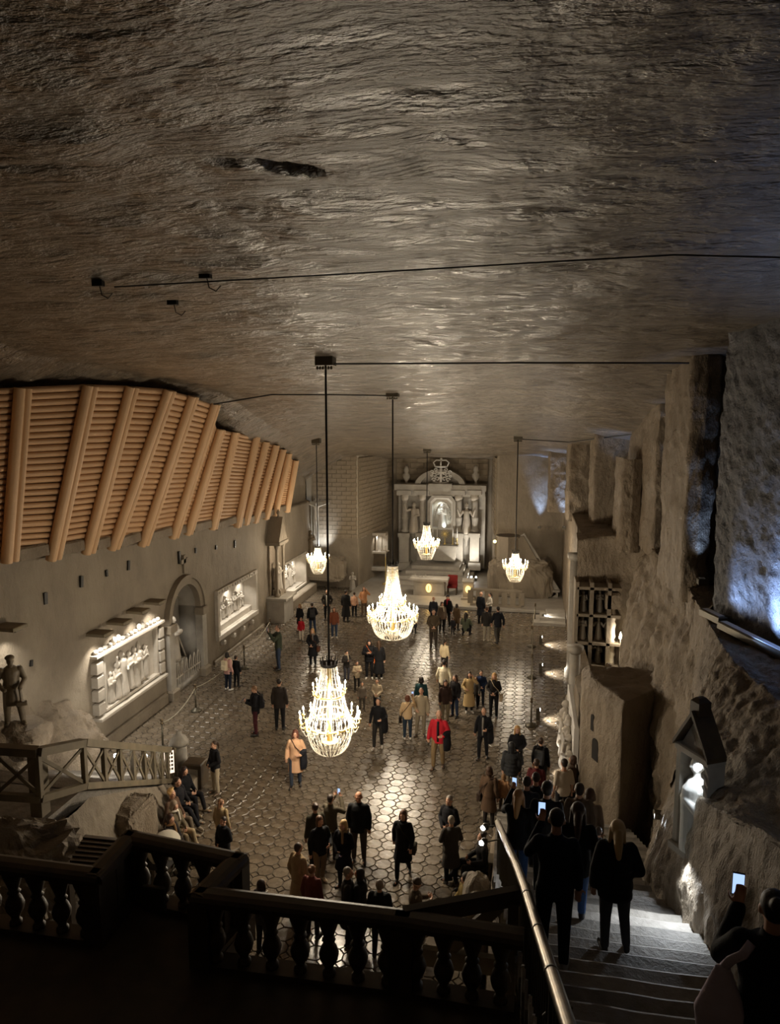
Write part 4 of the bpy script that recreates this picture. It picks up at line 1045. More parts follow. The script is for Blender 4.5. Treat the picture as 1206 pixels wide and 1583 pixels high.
# ---- niche bay with small statuettes
nb = empty('niche_shelves', (3.2, 29.4, 0), 'tall stack of small open stone compartments on right wall holding statuettes', 'shelves')
def nbx(px, py): p = ony(px, py, 29.3); return p.x-3.2, p.z
cells = [((908, 930), (882, 922)), ((910, 930), (930, 965)), ((908, 930), (968, 1007)), ((932, 950), (895, 930)), ((934, 952), (945, 985))]
xs_ = [2.05, 2.62, 3.30, 3.75]
for x in xs_[:-1]:
    MB().box((x-3.2-0.07, -0.75, 0.3), (x-3.2+0.07, 0.35, 4.6), ch=0.02).build('upright_slab', M_wall, nb)
for z in (1.15, 2.1, 3.25, 4.35):
    MB().box((2.05-3.2, -0.75, z-0.06), (3.75-3.2, 0.35, z+0.06), ch=0.02).build('shelf_slab', M_wall, nb)
MB().box((2.05-3.2, -0.8, -0.05), (3.9-3.2, 0.35, 0.35), ch=0.04).build('base_slab', M_grey, nb)
MB().box((2.2-3.2, -1.3, 0.0), (2.95-3.2, -0.75, 0.2), ch=0.03).build('base_step', M_grey, nb)
for k, (x, z, kd, h) in enumerate(((2.33, 1.21, 'd', 0.75), (2.33, 2.16, 'a', 0.95), (2.33, 3.31, 'b', 0.85), (2.96, 2.16, 'c', 0.90), (2.96, 3.31, 'a', 0.9), (2.98, 1.21, 'b', 0.8))):
    figure('statuette', kd, (x, 29.1, z), h, 0.2-0.3*(k % 2), M_carve if k in (0, 1) else M_grey, label='small ' + ('pale kneeling', 'pale standing', 'grey arm-raised', 'grey crowned', 'grey praying', 'grey beckoning')[k] + ' salt statuette in ' + ('lowest left', 'middle left', 'top left', 'middle right', 'top right', 'lowest right')[k] + ' wall compartment', cat='statuette', group='statuettes in the wall compartments')
gd = empty('gilded_column', (3.45, 28.9, 0.35), 'twisted glittering column with lamp at niche shelves on right wall', 'column')
MB().tube([(0.02*math.sin(k*1.9), 0.02*math.cos(k*1.9), 0.12*k) for k in range(28)], [0.13+0.02*(k % 2) for k in range(28)], 8).build('shaft', M_carve, gd, True)
MB().box((-0.3, -0.25, 3.2), (0.3, 0.25, 3.85), ch=0.1).build('capital', M_rock, gd)
MB().lathe([(0.02, 0), (0.07, 0.05), (0.05, 0.16), (0.01, 0.3)], 8, (0.32, -0.25, 2.0)).build('flame_lamp', emat('flame_white', (1.0, 0.86, 0.6), 14.0), gd, True)
MB().tube([(0.32, -0.25, 2.02), (0.32, -0.25, 0.6)], 0.02, 6).build('lamp_pole', M_carve, gd)
point('lamp_light', (0.32, -0.4, 2.15), 26, WARM, 0.06, gd)
spot('column_light', (0.0, -0.6, 0.5), (0.0, 0.0, 1.6), 10, (1, 0.8, 0.45), 60, 0.8, 0.03, gd)
for k, (x, y, r, h) in enumerate(((3.25, 27.6, 0.28, 1.7), (3.75, 27.4, 0.22, 1.4))):
    figure('nativity_figure', 'd' if k else 'a', (x, y, 0.0), h, 0.3, M_rock, label=('larger' if k == 0 else 'smaller') + ' dark rough figure standing below gilded column on the right', cat='statue')
# pilasters on the hall side of that wall
for k, (yy_, h_) in enumerate(((27.3, 2.4), (30.5, 5.4))):
    t = empty('wall_pilaster', (1.95 if k == 0 else 2.05, yy_, 0), ('short thick' if k == 0 else 'tall grey') + ' half column standing against right hall wall', 'column')
    MB().lathe([(0.30, 0), (0.30, 0.35), (0.22, 0.45), (0.20, h_-0.3)], 14).build('shaft', M_grey, t, True)
    MB().lathe([(0.20, h_-0.3), (0.30, h_-0.2), (0.32, h_)], 14).build('capital', M_grey, t, True)
# hall-side relief on the block, strongly lit
hr_ = empty('carved_relief', (1.55, 22.0, 0), 'white lit relief with tumbling figures on rock block by the right staircase', 'relief')
MB().box((-0.06, -1.8, 0.05), (0.08, 1.7, 2.2), ch=0.02).build('back_slab', M_whites, hr_)
for k in range(7):
    figure('carved_figure', 'abcdbad'[k], (-0.16, -1.5+0.48*k, 0.15+0.12*(k % 3)), 1.2+0.35*((k*7) % 3)/2, -PI/2, M_carve, hr_, 0.9, 1.1)
for k, yy_ in enumerate((-1.2, 0.6)):
    spot('relief_light', (-0.75, yy_, 0.12), (0.0, yy_+0.2, 1.4), 22, WHITE, 100, 0.8, 0.04, hr_)
sp2 = empty('notice_plate', (1.52, 19.5, 1.3), 'small white notice with red border on rock block near stairs', 'sign')
MB().box((-0.03, -0.16, -0.26), (0.0, 0.16, 0.26)).build('plate', mat('notice_white', (0.7, 0.68, 0.64), 0.6), sp2)
MB().box((-0.036, -0.1, -0.05), (-0.031, 0.1, 0.15)).build('red_mark', mat('notice_red', lin('#a03428'), 0.6), sp2)
# ---- upper gallery lamps: blue wash lights on the ledge
def uplight(name, p, tgt, pw, lab, ln_=0.6, rz=0.0, ang=90, col=BLUE, off=0.0):
    t = empty(name, p, lab, 'lamp', rz=rz)
    MB().box((-0.10, -ln_/2, 0), (0.10, ln_/2, 0.14), ch=0.02).build('trough', M_iron, t)
    MB().box((-0.06, -ln_/2+0.05, 0.141), (0.06, ln_/2-0.05, 0.15)).build('lens', mat('frosted_lens', (0.8, 0.86, 0.95), 0.4), t)
    R = Matrix.Rotation(-rz, 3, 'Z')
    spot('lamp_light', (off, 0, 0.2), R @ (Vector(tgt)-Vector(p)), pw, col, ang, 0.8, 0.1, t)
uplight('gallery_light_trough', (4.02, 13.4, 7.02), (5.0, 12.0, 8.8), 300, 'long pale light trough on gallery ledge before blue-lit wall, nearer camera', 1.9, 0.30, 98, off=-0.3)
uplight('gallery_light_trough', (3.72, 14.9, 7.02), (4.4, 13.2, 9.0), 80, 'short pale light trough on gallery ledge before blue-lit wall, farther one', 0.7, 0.30, 80, off=-0.2)
for k, (px, py, Yd, pw, tg) in enumerate(((1085, 903, 17.6, 70, (0.1, 0.6, 4)), (1052, 812, 25.0, 160, (0.3, 0.6, 5)), (872, 818, 42.1, 420, (0.0, 0.25, 4)), (834, 818, 45.95, 620, (0.0, 0.22, 4)), (958, 822, 31.5, 200, (0, 1.2, 5)))):
    p = ony(px, py, Yd)
    uplight('gallery_uplight', p, p+Vector(tg), pw, 'small blue-white uplight at foot of rock pillar, ' + ('nearest gallery column', 'second pillar bay', 'far end by pulpit', 'above the pulpit', 'middle gallery bay')[k], 0.25, 0, 44)
# cables along the ceiling
def cable(pts_px, label, r=0.02):
    pts = []
    for px, py, Yd in pts_px:
        p = ony(px, py, Yd); pts.append(Vector((p.x, Yd, min(p.z, ceil_z(p.x, Yd)-0.10))))
    o_ = pts[0].copy()
    MB().tube([p-o_ for p in pts], r, 5).build('ceiling_cable', M_black, None, loc=o_, label=label, cat='cable')
cable([(175, 402, 9.5), (320, 409, 9.4), (490, 408, 9.3), (660, 408, 9.2), (820, 400, 9.1), (1043, 394, 9.0), (1206, 398, 8.9)], 'thin dark cable stretched across ceiling in front of chandeliers', 0.010)
cable([(515, 562, 17.2), (640, 562, 17.3), (800, 556, 17.5), (1066, 549, 18.0)], 'dark cable running along ceiling from nearest chandelier to right pillar', 0.022)
cable([(330, 625, 25.0), (420, 610, 25.2), (520, 603, 25.5), (610, 606, 26.0)], 'dark cable curving over ceiling from log lining to second chandelier', 0.025)
cable([(803, 668, 37.0), (880, 670, 36.5), (985, 668, 31.0)], 'dark cable on ceiling from right-hand chandelier to gallery pillars', 0.025)
for k, (px, py, Yd) in enumerate(((150, 403, 9.6), (317, 412, 9.4), (267, 468, 11.0))):
    p = ony(px, py, Yd); t = empty('ceiling_bracket', (p.x, Yd, ceil_z(p.x, Yd)-0.06), 'small dark bracket fixed on left part of ceiling, ' + ('leftmost with loose wire', 'on the cable', 'below the cable')[k], 'bracket')
    MB().box((-0.08, -0.04, 0), (0.08, 0.04, 0.10)).build('plate', M_black, t)
    MB().tube([(0.02, 0, 0.02), (0.05, 0, -0.12), (0.15, 0, -0.17), (0.22, 0, -0.10)], 0.008, 5).build('wire', M_black, t)
# ================================================================== SANCTUARY
YA = 50.0
def A(px, py, Y=YA): return ony(px, py, Y)
MB().box((-10.8, 40.7, -0.2), (2.3, 51.6, 0.14), ch=0.02).build('floor', M_grey, kind='structure')
MB().box((-14, 40.6, -0.3), (-10.8, 45.2, -0.005)).build('floor', M_tile, kind='structure')
# steps
sts = empty('altar_steps', (-6.05, 46.5, 0.14), 'broad pale stone steps leading up to the main altar', 'steps')
for i, (w, y0) in enumerate(((2.55, -0.9), (2.25, -0.2), (1.95, 0.5), (1.65, 1.2))):
    MB().box((-w, y0, 0.22*i), (w, 3.4, 0.22*(i+1)), ch=0.03).build('step', M_grey, sts)
# altar
al = empty('main_altar', (-6.05, 50.4, 0.14), 'large carved stone altarpiece with four columns, arched pediment and crest', 'altar')
AO = Vector(al.location)
def ab(px0, py0, px1, py1, d0, d1, ch=0.03):
    a = A(px0, py1); b = A(px1, py0)
    return MB().box((a.x-AO.x, d0, a.z-AO.z), (b.x-AO.x, d1, b.z-AO.z), ch=ch)
ab(614, 765, 750, 876, 0.2, 0.9).build('back_wall', M_grey, al)
for c in (626, 653, 709, 734):
    ab(c-7.5, 826, c+7.5, 873, -0.75, 0.3).build('pedestal', M_grey, al)
    ab(c-9, 823, c+9, 829, -0.9, 0.3).build('pedestal_cap', M_grey, al)
    ab(c-9.5, 868, c+9.5, 879, -0.95, 0.3).build('pedestal_base', M_grey, al)
    p0, p1 = A(c, 822), A(c, 772)
    MB().lathe([(0.30, 0), (0.30, 0.12), (0.22, 0.22), (0.23, 0.9), (0.28, 0.98), (0.23, 1.05), (0.20, p1.z-p0.z-0.25), (0.24, p1.z-p0.z)], 14, (0, 0, 0)).build('column', M_grey, al, True, loc=(p0.x-AO.x, -0.35, p0.z-AO.z))
    pc = A(c, 772)
    MB().lathe([(0.22, 0), (0.32, 0.25), (0.27, 0.3), (0.38, 0.5)], 10).build('capital', M_carve, al, True, loc=(pc.x-AO.x, -0.35, pc.z-AO.z-0.1))
    ab(c-11, 757, c+11, 764, -0.85, 0.3).build('entablature_block', M_grey, al)
ab(611, 750, 752, 757, -0.75, 0.5).build('cornice', M_grey, al)
ab(614, 757, 750, 766, -0.4, 0.5).build('frieze', M_grey, al)
pa, pb = A(641, 752), A(720, 752); pr_ = (pb.x-pa.x)/2
def half_ring(r0, r1, y0, y1, n=20):
    vs = []; fs = []
    for k in range(n+1):
        a = PI*k/n
        for r in (r0, r1):
            for y in (y0, y1): vs.append((r*math.cos(a), y, r*0.68*math.sin(a)))
    for k in range(n):
        o4 = 4*k; fs += [(o4, o4+2, o4+6, o4+4), (o4+1, o4+5, o4+7, o4+3), (o4+2, o4+3, o4+7, o4+6), (o4, o4+4, o4+5, o4+1)]
    return MB().add(vs, fs)
half_ring(pr_*0.78, pr_, -0.5, 0.4).build('pediment_arch', M_grey, al, loc=((pa.x+pb.x)/2-AO.x, 0, pa.z-AO.z))
half_ring(0.02, pr_*0.8, 0.0, 0.3).build('pediment_field', M_grey, al, loc=((pa.x+pb.x)/2-AO.x, 0, pa.z-AO.z))
ab(664, 747, 700, 753, -0.95, 0.0).build('crest_plinth', M_grey, al)
# crest: crown over scrollwork
ce = A(682, 748)
M_crest = M_whites
cr = MB()
for s in (-1, 1):
    for k, (x, z, r) in enumerate(((0.25, 0.35, 0.16), (0.5, 0.30, 0.15), (0.45, 0.62, 0.17), (0.22, 0.75, 0.13), (0.62, 0.85, 0.13), (0.35, 1.0, 0.12), (0.66, 0.55, 0.10))):
        cr.tube([(s*(x+r*math.cos(a)*(1-0.08*j)), -0.55, z+r*math.sin(a)*(1-0.08*j)) for j, a in enumerate([i*0.75 for i in range(9)])], 0.042, 6)
cr.tube([(0, -0.55, 0.08), (0, -0.55, 1.15)], 0.10, 8)
for z, w in ((0.15, 0.55), (0.5, 0.3), (0.88, 0.42)): cr.tube([(-w, -0.52, z), (0, -0.6, z-0.08), (w, -0.52, z)], 0.06, 6)
cr.build('crest_scrollwork', M_crest, al, True, loc=(ce.x-AO.x, 0, ce.z-AO.z))
cw = MB().tube([(0.42*math.cos(a), -0.45+0.2*math.sin(a), 1.22) for a in [2*PI*i/16 for i in range(17)]], 0.06, 6)
for s in (-1, 1):
    cw.tube([(s*0.42, -0.45, 1.24), (s*0.55, -0.45, 1.5), (s*0.35, -0.45, 1.68), (0, -0.45, 1.66)], 0.05, 6)
cw.tube([(0, -0.62, 1.24), (0, -0.66, 1.5), (0, -0.45, 1.68)], 0.05, 6).ball((0, -0.45, 1.76), 0.09, 8, 6)
cw.build('crest_crown', M_crest, al, True, loc=(ce.x-AO.x, 0, ce.z-AO.z))
for c in (627, 735):
    u = A(c, 752)
    MB().lathe([(0.20, 0), (0.22, 0.1), (0.09, 0.2), (0.09, 0.35), (0.26, 0.6), (0.28, 0.8), (0.14, 0.95), (0.20, 1.1), (0.15, 1.35), (0.02, 1.5)], 12).build('urn', M_grey, al, True, loc=(u.x-AO.x, 0.0, u.z-AO.z))
# central niche: octagonal frame, glowing surround, pale robed figure
n0, n1 = A(665, 818), A(701, 770); ncx = (n0.x+n1.x)/2-AO.x; nw = (n1.x-n0.x)/2; nz0 = n0.z-AO.z; nz1 = n1.z-AO.z
def oct_ring(w0, w1, z0, z1, grow, y0, y1):
    def pts(g): 
        w = w0+g; c = 0.32
        return [(-w, z0-g), (w, z0-g), (w, z1-c+g*0.4), (w-c, z1+g), (-w+c, z1+g), (-w, z1-c+g*0.4)]
    a, b = pts(0), pts(grow); n = 6; vs = [(x, y, z) for y in (y0, y1) for P_ in (a, b) for x, z in P_]; fs = []
    for i in range(n):
        j = (i+1) % n
        fs += [(i, j, n+j, n+i), (2*n+i, 3*n+i, 3*n+j, 2*n+j), (n+i, n+j, 3*n+j, 3*n+i), (i, 2*n+i, 2*n+j, j)]
    return MB().add(vs, fs)
oct_ring(nw, nw, nz0, nz1, 0.18, -0.55, 0.25).build('niche_frame', M_grey, al, loc=(ncx, 0, 0))
oct_ring(nw-0.14, nw, nz0+0.1, nz1-0.1, 0.16, -0.4, 0.22).build('niche_inner_frame', M_whites, al, loc=(ncx, 0, 0))
MB().box((ncx-nw, 0.12, nz0), (ncx+nw, 0.2, nz1)).build('niche_back', M_carve, al)
for k in range(26):
    a = PI*(k/25)*1.3-0.47; r = 0.56
    MB().ball((ncx+r*math.cos(a)*0.95, 0.05, nz0+1.0+r*1.55*math.sin(a)), 0.085, 6, 4).build('rosette', M_carve, al)
figure('niche_statue', 'a', (ncx, -0.12, nz0+0.05), 1.75, 0.0, M_whites, al)
spot('niche_light', (ncx-0.3, -0.35, nz1-0.15), (ncx, 0.0, nz0+0.6), 20, (0.92, 1.0, 0.95), 120, 0.7, 0.05, al)
spot('niche_light', (ncx+0.3, -0.45, nz0+0.12), (ncx, 0.1, nz0+1.3), 14, (0.92, 1.0, 0.95), 120, 0.7, 0.05, al)
# side statues on consoles
for c, pyb, pyt, kd, w in ((640, 822, 777, 'b', 'arm raised, left of the central niche'), (721, 825, 780, 'c', 'both arms lifted, right of the central niche')):
    p0, p1 = A(c, pyb), A(c, pyt)
    figure('altar_statue', kd, (p0.x, 50.0, p0.z), (p1.z-p0.z), 0.0, M_carve, label='pale robed altar statue with ' + w, cat='statue')
    MB().lathe([(0.05, -0.9), (0.12, -0.5), (0.28, -0.12), (0.34, -0.1), (0.34, 0)], 10).build('console', M_grey, al, True, loc=(p0.x-AO.x, -0.4, p0.z-AO.z))
# mensa, candlesticks, monstrance
me_ = empty('altar_table', A(687, 866, 48.9), 'stone altar table with tapered base on top of the steps', 'altar table')
MB().box((-0.95, -0.35, 0.95), (0.95, 0.55, 1.10), ch=0.03).build('slab', M_grey, me_)
MB().add([(-0.75, -0.25, 0), (0.75, -0.25, 0), (0.75, 0.5, 0), (-0.75, 0.5, 0), (-0.85, -0.3, 0.95), (0.85, -0.3, 0.95), (0.85, 0.5, 0.95), (-0.85, 0.5, 0.95)], [(0, 3, 2, 1), (4, 5, 6, 7), (0, 1, 5, 4), (1, 2, 6, 5), (2, 3, 7, 6), (3, 0, 4, 7)]).build('base', M_grey, me_)
mo = Vector(me_.location)
for k, dx in enumerate((-0.85, -0.55, 0.55, 0.85)):
    t = empty('candlestick', mo+Vector((dx, 0.25, 1.10)), 'tall altar candlestick, ' + ('leftmost', 'second from left', 'third from left', 'rightmost')[k] + ' on the altar table', 'candlestick', 'altar candlesticks')
    MB().lathe([(0.10, 0), (0.03, 0.08), (0.03, 0.4), (0.06, 0.44)], 8).build('holder', M_ring, t, True)
    MB().lathe([(0.03, 0.44), (0.03, 1.15), (0.005, 1.17)], 8).build('candle', M_whites, t, True)
t = empty('monstrance', mo+Vector((0.0, 0.2, 1.10)), 'small sunburst monstrance on altar table between the candlesticks', 'monstrance')
MB().lathe([(0.14, 0), (0.04, 0.1), (0.03, 0.5)], 8).build('stem', M_ring, t, True)
for k in range(12):
    a = 2*PI*k/12; MB().bar((0.12*math.cos(a), 0, 0.72+0.12*math.sin(a)), (0.30*math.cos(a), 0, 0.72+0.30*math.sin(a)), 0.03, 0.05, (0, 1, 0)).build('ray', M_ring, t)
MB().ball((0, 0, 0.72), (0.13, 0.04, 0.13), 10, 6).build('disc', M_ring, t, True)
# front table with lit oval, lectern with lit oval, sedilia, red chair
ft0, ft1 = ony(638, 922, 43.2), ony(690, 922, 43.2)
ft = empty('front_altar', ((ft0.x+ft1.x)/2, 43.2, 0.14), 'long low stone altar table with glowing amber oval at front of sanctuary', 'altar table')
w = (ft1.x-ft0.x)/2
MB().box((-w-0.15, -0.4, 0.95), (w+0.15, 0.5, 1.10), ch=0.03).build('slab', M_grey, ft)
MB().box((-w+0.1, -0.3, 0), (w-0.1, 0.4, 0.95), ch=0.03).build('base', M_grey, ft)
for s in (-1, 0, 1):
    MB().box((s*0.62-0.24, -0.335, 0.2), (s*0.62+0.24, -0.30, 0.8), ch=0.01).build('panel', M_grey, ft)
MB().ball((0.0, -0.36, 0.5), (0.17, 0.03, 0.27), 12, 8).build('amber_oval', M_amber, ft, True)
MB().box((-0.02, -0.40, 0.36), (0.02, -0.385, 0.66)).build('oval_emblem', M_dwood, ft)
point('oval_glow', (0, -0.55, 0.5), 3, (1, 0.6, 0.2), 0.1, ft)
for k in range(4):
    MB().lathe([(0.07, 0), (0.02, 0.04), (0.02, 0.12), (0.05, 0.16)], 8).build('altar_cup', M_grey, None, True, loc=(ft.location.x-0.9+0.22*k, 43.25, 1.24), label='small candle holder on left half of front altar, ' + ('leftmost', 'second', 'third', 'fourth')[k] + ' in the row', cat='candle holder', group='candle holders on the front altar')
rc = ony(699, 918, 43.6)
t = empty('red_chair', (rc.x, 43.7, 0.14), 'dark red upholstered chair beside the front altar', 'chair')
M_red = cloth('#6e1f1c')
MB().box((-0.3, -0.3, 0.42), (0.3, 0.3, 0.52), ch=0.02).build('seat', M_red, t); MB().box((-0.3, 0.24, 0.5), (0.3, 0.32, 1.15), ch=0.02).build('backrest', M_red, t)
for sx in (-1, 1):
    for sy in (-1, 1): MB().box((sx*0.27-0.03, sy*0.27-0.03, 0), (sx*0.27+0.03, sy*0.27+0.03, 0.42)).build('leg', M_dwood, t)
lc = ony(724, 925, 42.6)
t = empty('lectern', (lc.x, 42.6, 0.14), 'stone lectern with glowing amber arch shape on its front', 'lectern')
MB().box((-0.42, -0.35, 0), (0.42, 0.35, 0.15), ch=0.03).build('foot', M_grey, t)
MB().box((-0.3, -0.25, 0.15), (0.3, 0.25, 1.15), ch=0.03).build('shaft', M_grey, t)
MB().box((-0.36, -0.3, 1.15), (0.36, 0.3, 1.25), ch=0.03).build('top', M_grey, t, rot=(0.15, 0, 0))
MB().ball((0, -0.27, 0.66), (0.17, 0.03, 0.22), 10, 7).build('amber_arch', M_amber, t, True)
point('arch_glow', (0, -0.45, 0.66), 3, (1, 0.6, 0.2), 0.1, t)
rr0, rr1 = ony(727, 945, 41.2), ony(806, 945, 41.2)
t = empty('communion_rail', (rr0.x, 41.2, 0.14), 'low stone communion railing with square openings on right of sanctuary', 'railing')
Lr = rr1.x-rr0.x
MB().box((0, -0.12, 0.9), (Lr, 0.12, 1.02), ch=0.02).build('top_rail', M_wall, t); MB().box((0, -0.12, 0), (Lr, 0.12, 0.12), ch=0.02).build('bottom_rail', M_wall, t)
for k in range(7): MB().box((Lr*k/6-0.16, -0.08, 0.12), (Lr*k/6+0.16, 0.08, 0.9), ch=0.02).build('pier', M_wall, t)
rb = ony(783, 890, 45.0)
t = empty('red_prayer_desk', (rb.x-0.1, 45.0, 0.14), 'low desk draped in bright red cloth near the pulpit', 'desk')
MB().box((-0.55, -0.3, 0.55), (0.55, 0.3, 1.0), ch=0.03).build('red_drape', cloth('#9c2428'), t); MB().box((-0.5, -0.25, 0), (0.5, 0.25, 0.55)).build('base', M_dwood, t)
MB().box((-0.6, -0.34, 1.0), (0.6, 0.34, 1.06)).build('desk_top', M_grey, t)
# floor lamps lighting the altar
for k, (px, py, tx) in enumerate(((626, 883, -7.5), (729, 886, -5.0), (736, 886, -3.8))):
    p = ony(px, py, 47.6); p.z = 0.14
    t = empty('altar_spot', p, 'tiny bright floor spotlight before the altar, ' + ('left side', 'right side inner', 'right side outer')[k], 'lamp')
    MB().box((-0.07, -0.07, 0), (0.07, 0.07, 0.22)).build('housing', M_iron, t)
    MB().ball((0, 0, 0.26), 0.055, 8, 6).build('lens', M_white_e, t, True)
    spot('lamp_light', (0, 0.1, 0.30), (tx-p.x, 2.6, 4.0), 240, WHITE, 95, 0.8, 0.05, t)
# ---- pulpit with stair parapet on rock, right of the altar
YP = 44.2
pu = empty('stone_pulpit', ony(782, 900, YP), 'stone pulpit on rock with sloping stair parapet at right of sanctuary', 'pulpit')
PO = Vector(pu.location)
def pp(px, py, Y=YP): return ony(px, py, Y)-PO
a, b = pp(770, 872), pp(802, 828)
MB().lathe([(0.35, a.z-0.2), (0.55, a.z), (0.75, a.z+0.25), (0.72, a.z+0.35), (0.70, b.z-0.12), (0.80, b.z-0.1), (0.80, b.z)], 8, ((a.x+b.x)/2, 0, 0)).build('pulpit_drum', M_wall, pu)
q = [pp(796, 828), pp(812, 828), pp(868, 920), pp(868, 945), pp(850, 945), pp(838, 905)]
def thick(pts, y0, y1):
    n = len(pts); vs = [(p.x, y, p.z) for y in (y0, y1) for p in pts]
    return MB().add(vs, [tuple(range(n)), tuple(range(2*n-1, n-1, -1))] + [(i, n+i, n+(i+1) % n, (i+1) % n) for i in range(n)])
thick([pp(792, 830), pp(810, 828), pp(860, 917), pp(848, 925), pp(800, 862)], -0.25, 0.05).build('stair_parapet', M_wall, pu)
MB().bar(pp(806, 827), pp(862, 916), 0.42, 0.14, (0, 1, 0)).build('parapet_coping', M_grey, pu)
for k in range(9):
    f = k/8; c0 = pp(804, 870).lerp(pp(850, 940), f)
    MB().box((c0.x, 0.1, c0.z-0.6), (c0.x+0.5, 1.2, c0.z+0.05)).build('stair_tread', M_grey, pu)
MB().box((-0.25, -0.25, 0), (0.25, 0.25, 1.5), ch=0.06).build('end_post', M_grey, pu, loc=pp(855, 950)*1.0)
MB().box((-0.35, -0.35, 1.5), (0.35, 0.35, 1.62), ch=0.05).build('end_post_cap', M_grey, pu, loc=pp(855, 950)*1.0)
for k in range(5):
    MB().tube([(0.15*k, 0, 0), (0.15*k, 0, 1.2)], 0.02, 5).build('gate_bar', M_iron, pu, loc=pp(858, 938)+Vector((0.1, 0.3, 0)))
for k in range(14):
    f = k/13; c0 = pp(818, 880).lerp(pp(845, 928), f)
    MB().ball((c0.x, -0.3, c0.z), (0.10, 0.08, 0.10), 6, 4).build('carved_boss', M_carve, pu)
rb_ = ony(800, 935, 43.6)
boulder('pulpit_rock', (rb_.x+0.1, 44.4, 1.0), (1.75, 0.9, 1.45), 'bulky rock base under the stone pulpit beside communion railing', 21, M_wall, 0.22, n=70, sc=2.4, pw=0.55)
t = empty('amber_wall_lamp', ony(765, 837, 46.0), 'small amber globe lamp on wall between altar and pulpit', 'lamp')
MB().ball((0, 0, 0), 0.10, 8, 6).build('globe', emat('amber_globe', (1, 0.66, 0.2), 9.0), t, True); MB().tube([(0, 0, 0), (0.1, 0.4, 0)], 0.03, 6).build('arm', M_iron, t)
# pulpit steps on the hall floor by the right wall
t = empty('stone_steps', onz(848, 968), 'short flight of pale stone steps at the right end of sanctuary', 'steps')
for k in range(3): MB().box((-0.1-0.35*(2-k), 0.35*k, 0), (0.9, 1.6, 0.18*(k+1)), ch=0.02).build('step', M_grey, t)
# wooden rail posts to the right wall
# ---- crucifix with kneeling figure in the left corner
cb = ony(491, 850, 43.9)
cx_ = empty('crucifix', (cb.x, 43.9, cb.z), 'tall pale crucifix with spread figure in the back left corner', 'crucifix')
ct = ony(491, 770, 43.9); hh = ct.z-cb.z
MB().box((-0.10, -0.06, 0), (0.10, 0.06, hh), ch=0.01).build('upright_beam', M_grey, cx_)
MB().box((-0.85, -0.05, hh-0.42), (0.85, 0.05, hh-0.22), ch=0.01).build('cross_beam', M_grey, cx_)
bd = MB()
bd.tube([(0, -0.12, hh-1.9), (0, -0.16, hh-1.5), (0, -0.14, hh-1.15), (0, -0.15, hh-0.85), (0, -0.13, hh-0.55), (0, -0.13, hh-0.45)], [0.05, 0.09, (0.14, 0.10), (0.13, 0.10), (0.17, 0.10), 0.06], 10)
bd.caps((0, -0.14, hh-1.8), 0.06, (0.02, -0.12, hh-2.5), 0.05)
for s in (-1, 1): bd.caps((s*0.14, -0.12, hh-0.52), 0.06, (s*0.72, -0.08, hh-0.32), 0.035)
bd.ball((0.03, -0.2, hh-0.34), (0.085, 0.10, 0.12))
obj('corpus', voxel(bd, 0.025, 2, 'corpus'), M_whites, cx_)
kb = ony(484, 852, 43.6)
figure('kneeling_statue', 'd', (kb.x-0.15, 43.6, kb.z-0.2), 1.55, 0.6, M_stat, label='dark robed statue at the foot of the corner crucifix', cat='statue')
lg = ony(500, 855, 43.7)
boulder('rock_shelf', (lg.x-0.3, 44.0, lg.z-1.05), (1.5, 0.55, 0.75), 'rock shelf under the corner crucifix and dark statue', 31, M_wall, 0.2, pw=0.4, n=60, sc=2.4)
t = empty('crucifix_spot', (cb.x+0.55, 43.7, cb.z-0.24), 'small spotlight on rock shelf aimed up at the crucifix', 'lamp')
MB().box((-0.08, -0.08, -0.1), (0.08, 0.08, 0.12)).build('housing', M_iron, t)
spot('lamp_light', (0, 0, 0.16), (-0.6, 0.9, 1.6), 150, COOL, 100, 0.8, 0.05, t)
# ---- side altar on the return wall
sa = empty('side_altar', ony(585, 880, 47.6), 'side altar with carved canopy, columns and open shelf left of main altar', 'altar')
def s3(px, py): return ony(px, py, 47.6)-ony(585, 880, 47.6)
a, b = s3(563, 880), s3(600, 815)
MB().box((a.x, -0.5, 0), (b.x, 0.6, 0.25), ch=0.03).build('step', M_grey, sa)
MB().box((a.x+0.15, -0.3, 1.15), (b.x-0.1, 0.5, 1.3), ch=0.03).build('table_slab', M_carve, sa)
for k in range(4):
    x = a.x+0.2+0.36*k
    MB().lathe([(0.08, 1.3), (0.06, 1.4), (0.06, 2.3), (0.10, 2.4)], 8, (x, -0.1, 0)).build('colonnette', M_carve, sa, True)
MB().box((a.x+0.2, -0.1, 0.25), (b.x-0.15, 0.5, 1.15), ch=0.02).build('table_base', M_dwood, sa)
MB().box((a.x, -0.35, 2.4), (b.x-0.1, 0.5, 2.6), ch=0.04).build('canopy', M_carve, sa)
MB().box((a.x+0.1, 0.4, 1.2), (b.x-0.1, 0.55, 2.5)).build('back_panel', M_carve, sa)
spot('altar_light', (0.0, -0.25, 2.36), (-0.1, 0.2, 1.3), 22, WHITE, 120, 0.8, 0.05, sa)
kn = ony(548, 905, 44.5)
figure('garden_statue', 'd', (kn.x, 44.0, 0.0), 1.2, 0.3, M_grey, label='small grey bowed statue at the wall left of the side altar', cat='statue')
pc_ = ony(595, 880, 45.4)
t = empty('processional_cross', (pc_.x+0.05, 45.4, 0.14), 'slender standing cross on pole beside the side altar', 'cross')
MB().lathe([(0.22, 0), (0.2, 0.08), (0.03, 0.14), (0.025, 1.9)], 8).build('pole', M_ring, t, True)
MB().box((-0.03, -0.02, 1.85), (0.03, 0.02, 2.6)).box((-0.24, -0.02, 2.25), (0.24, 0.02, 2.32)).build('cross_head', M_carve, t)
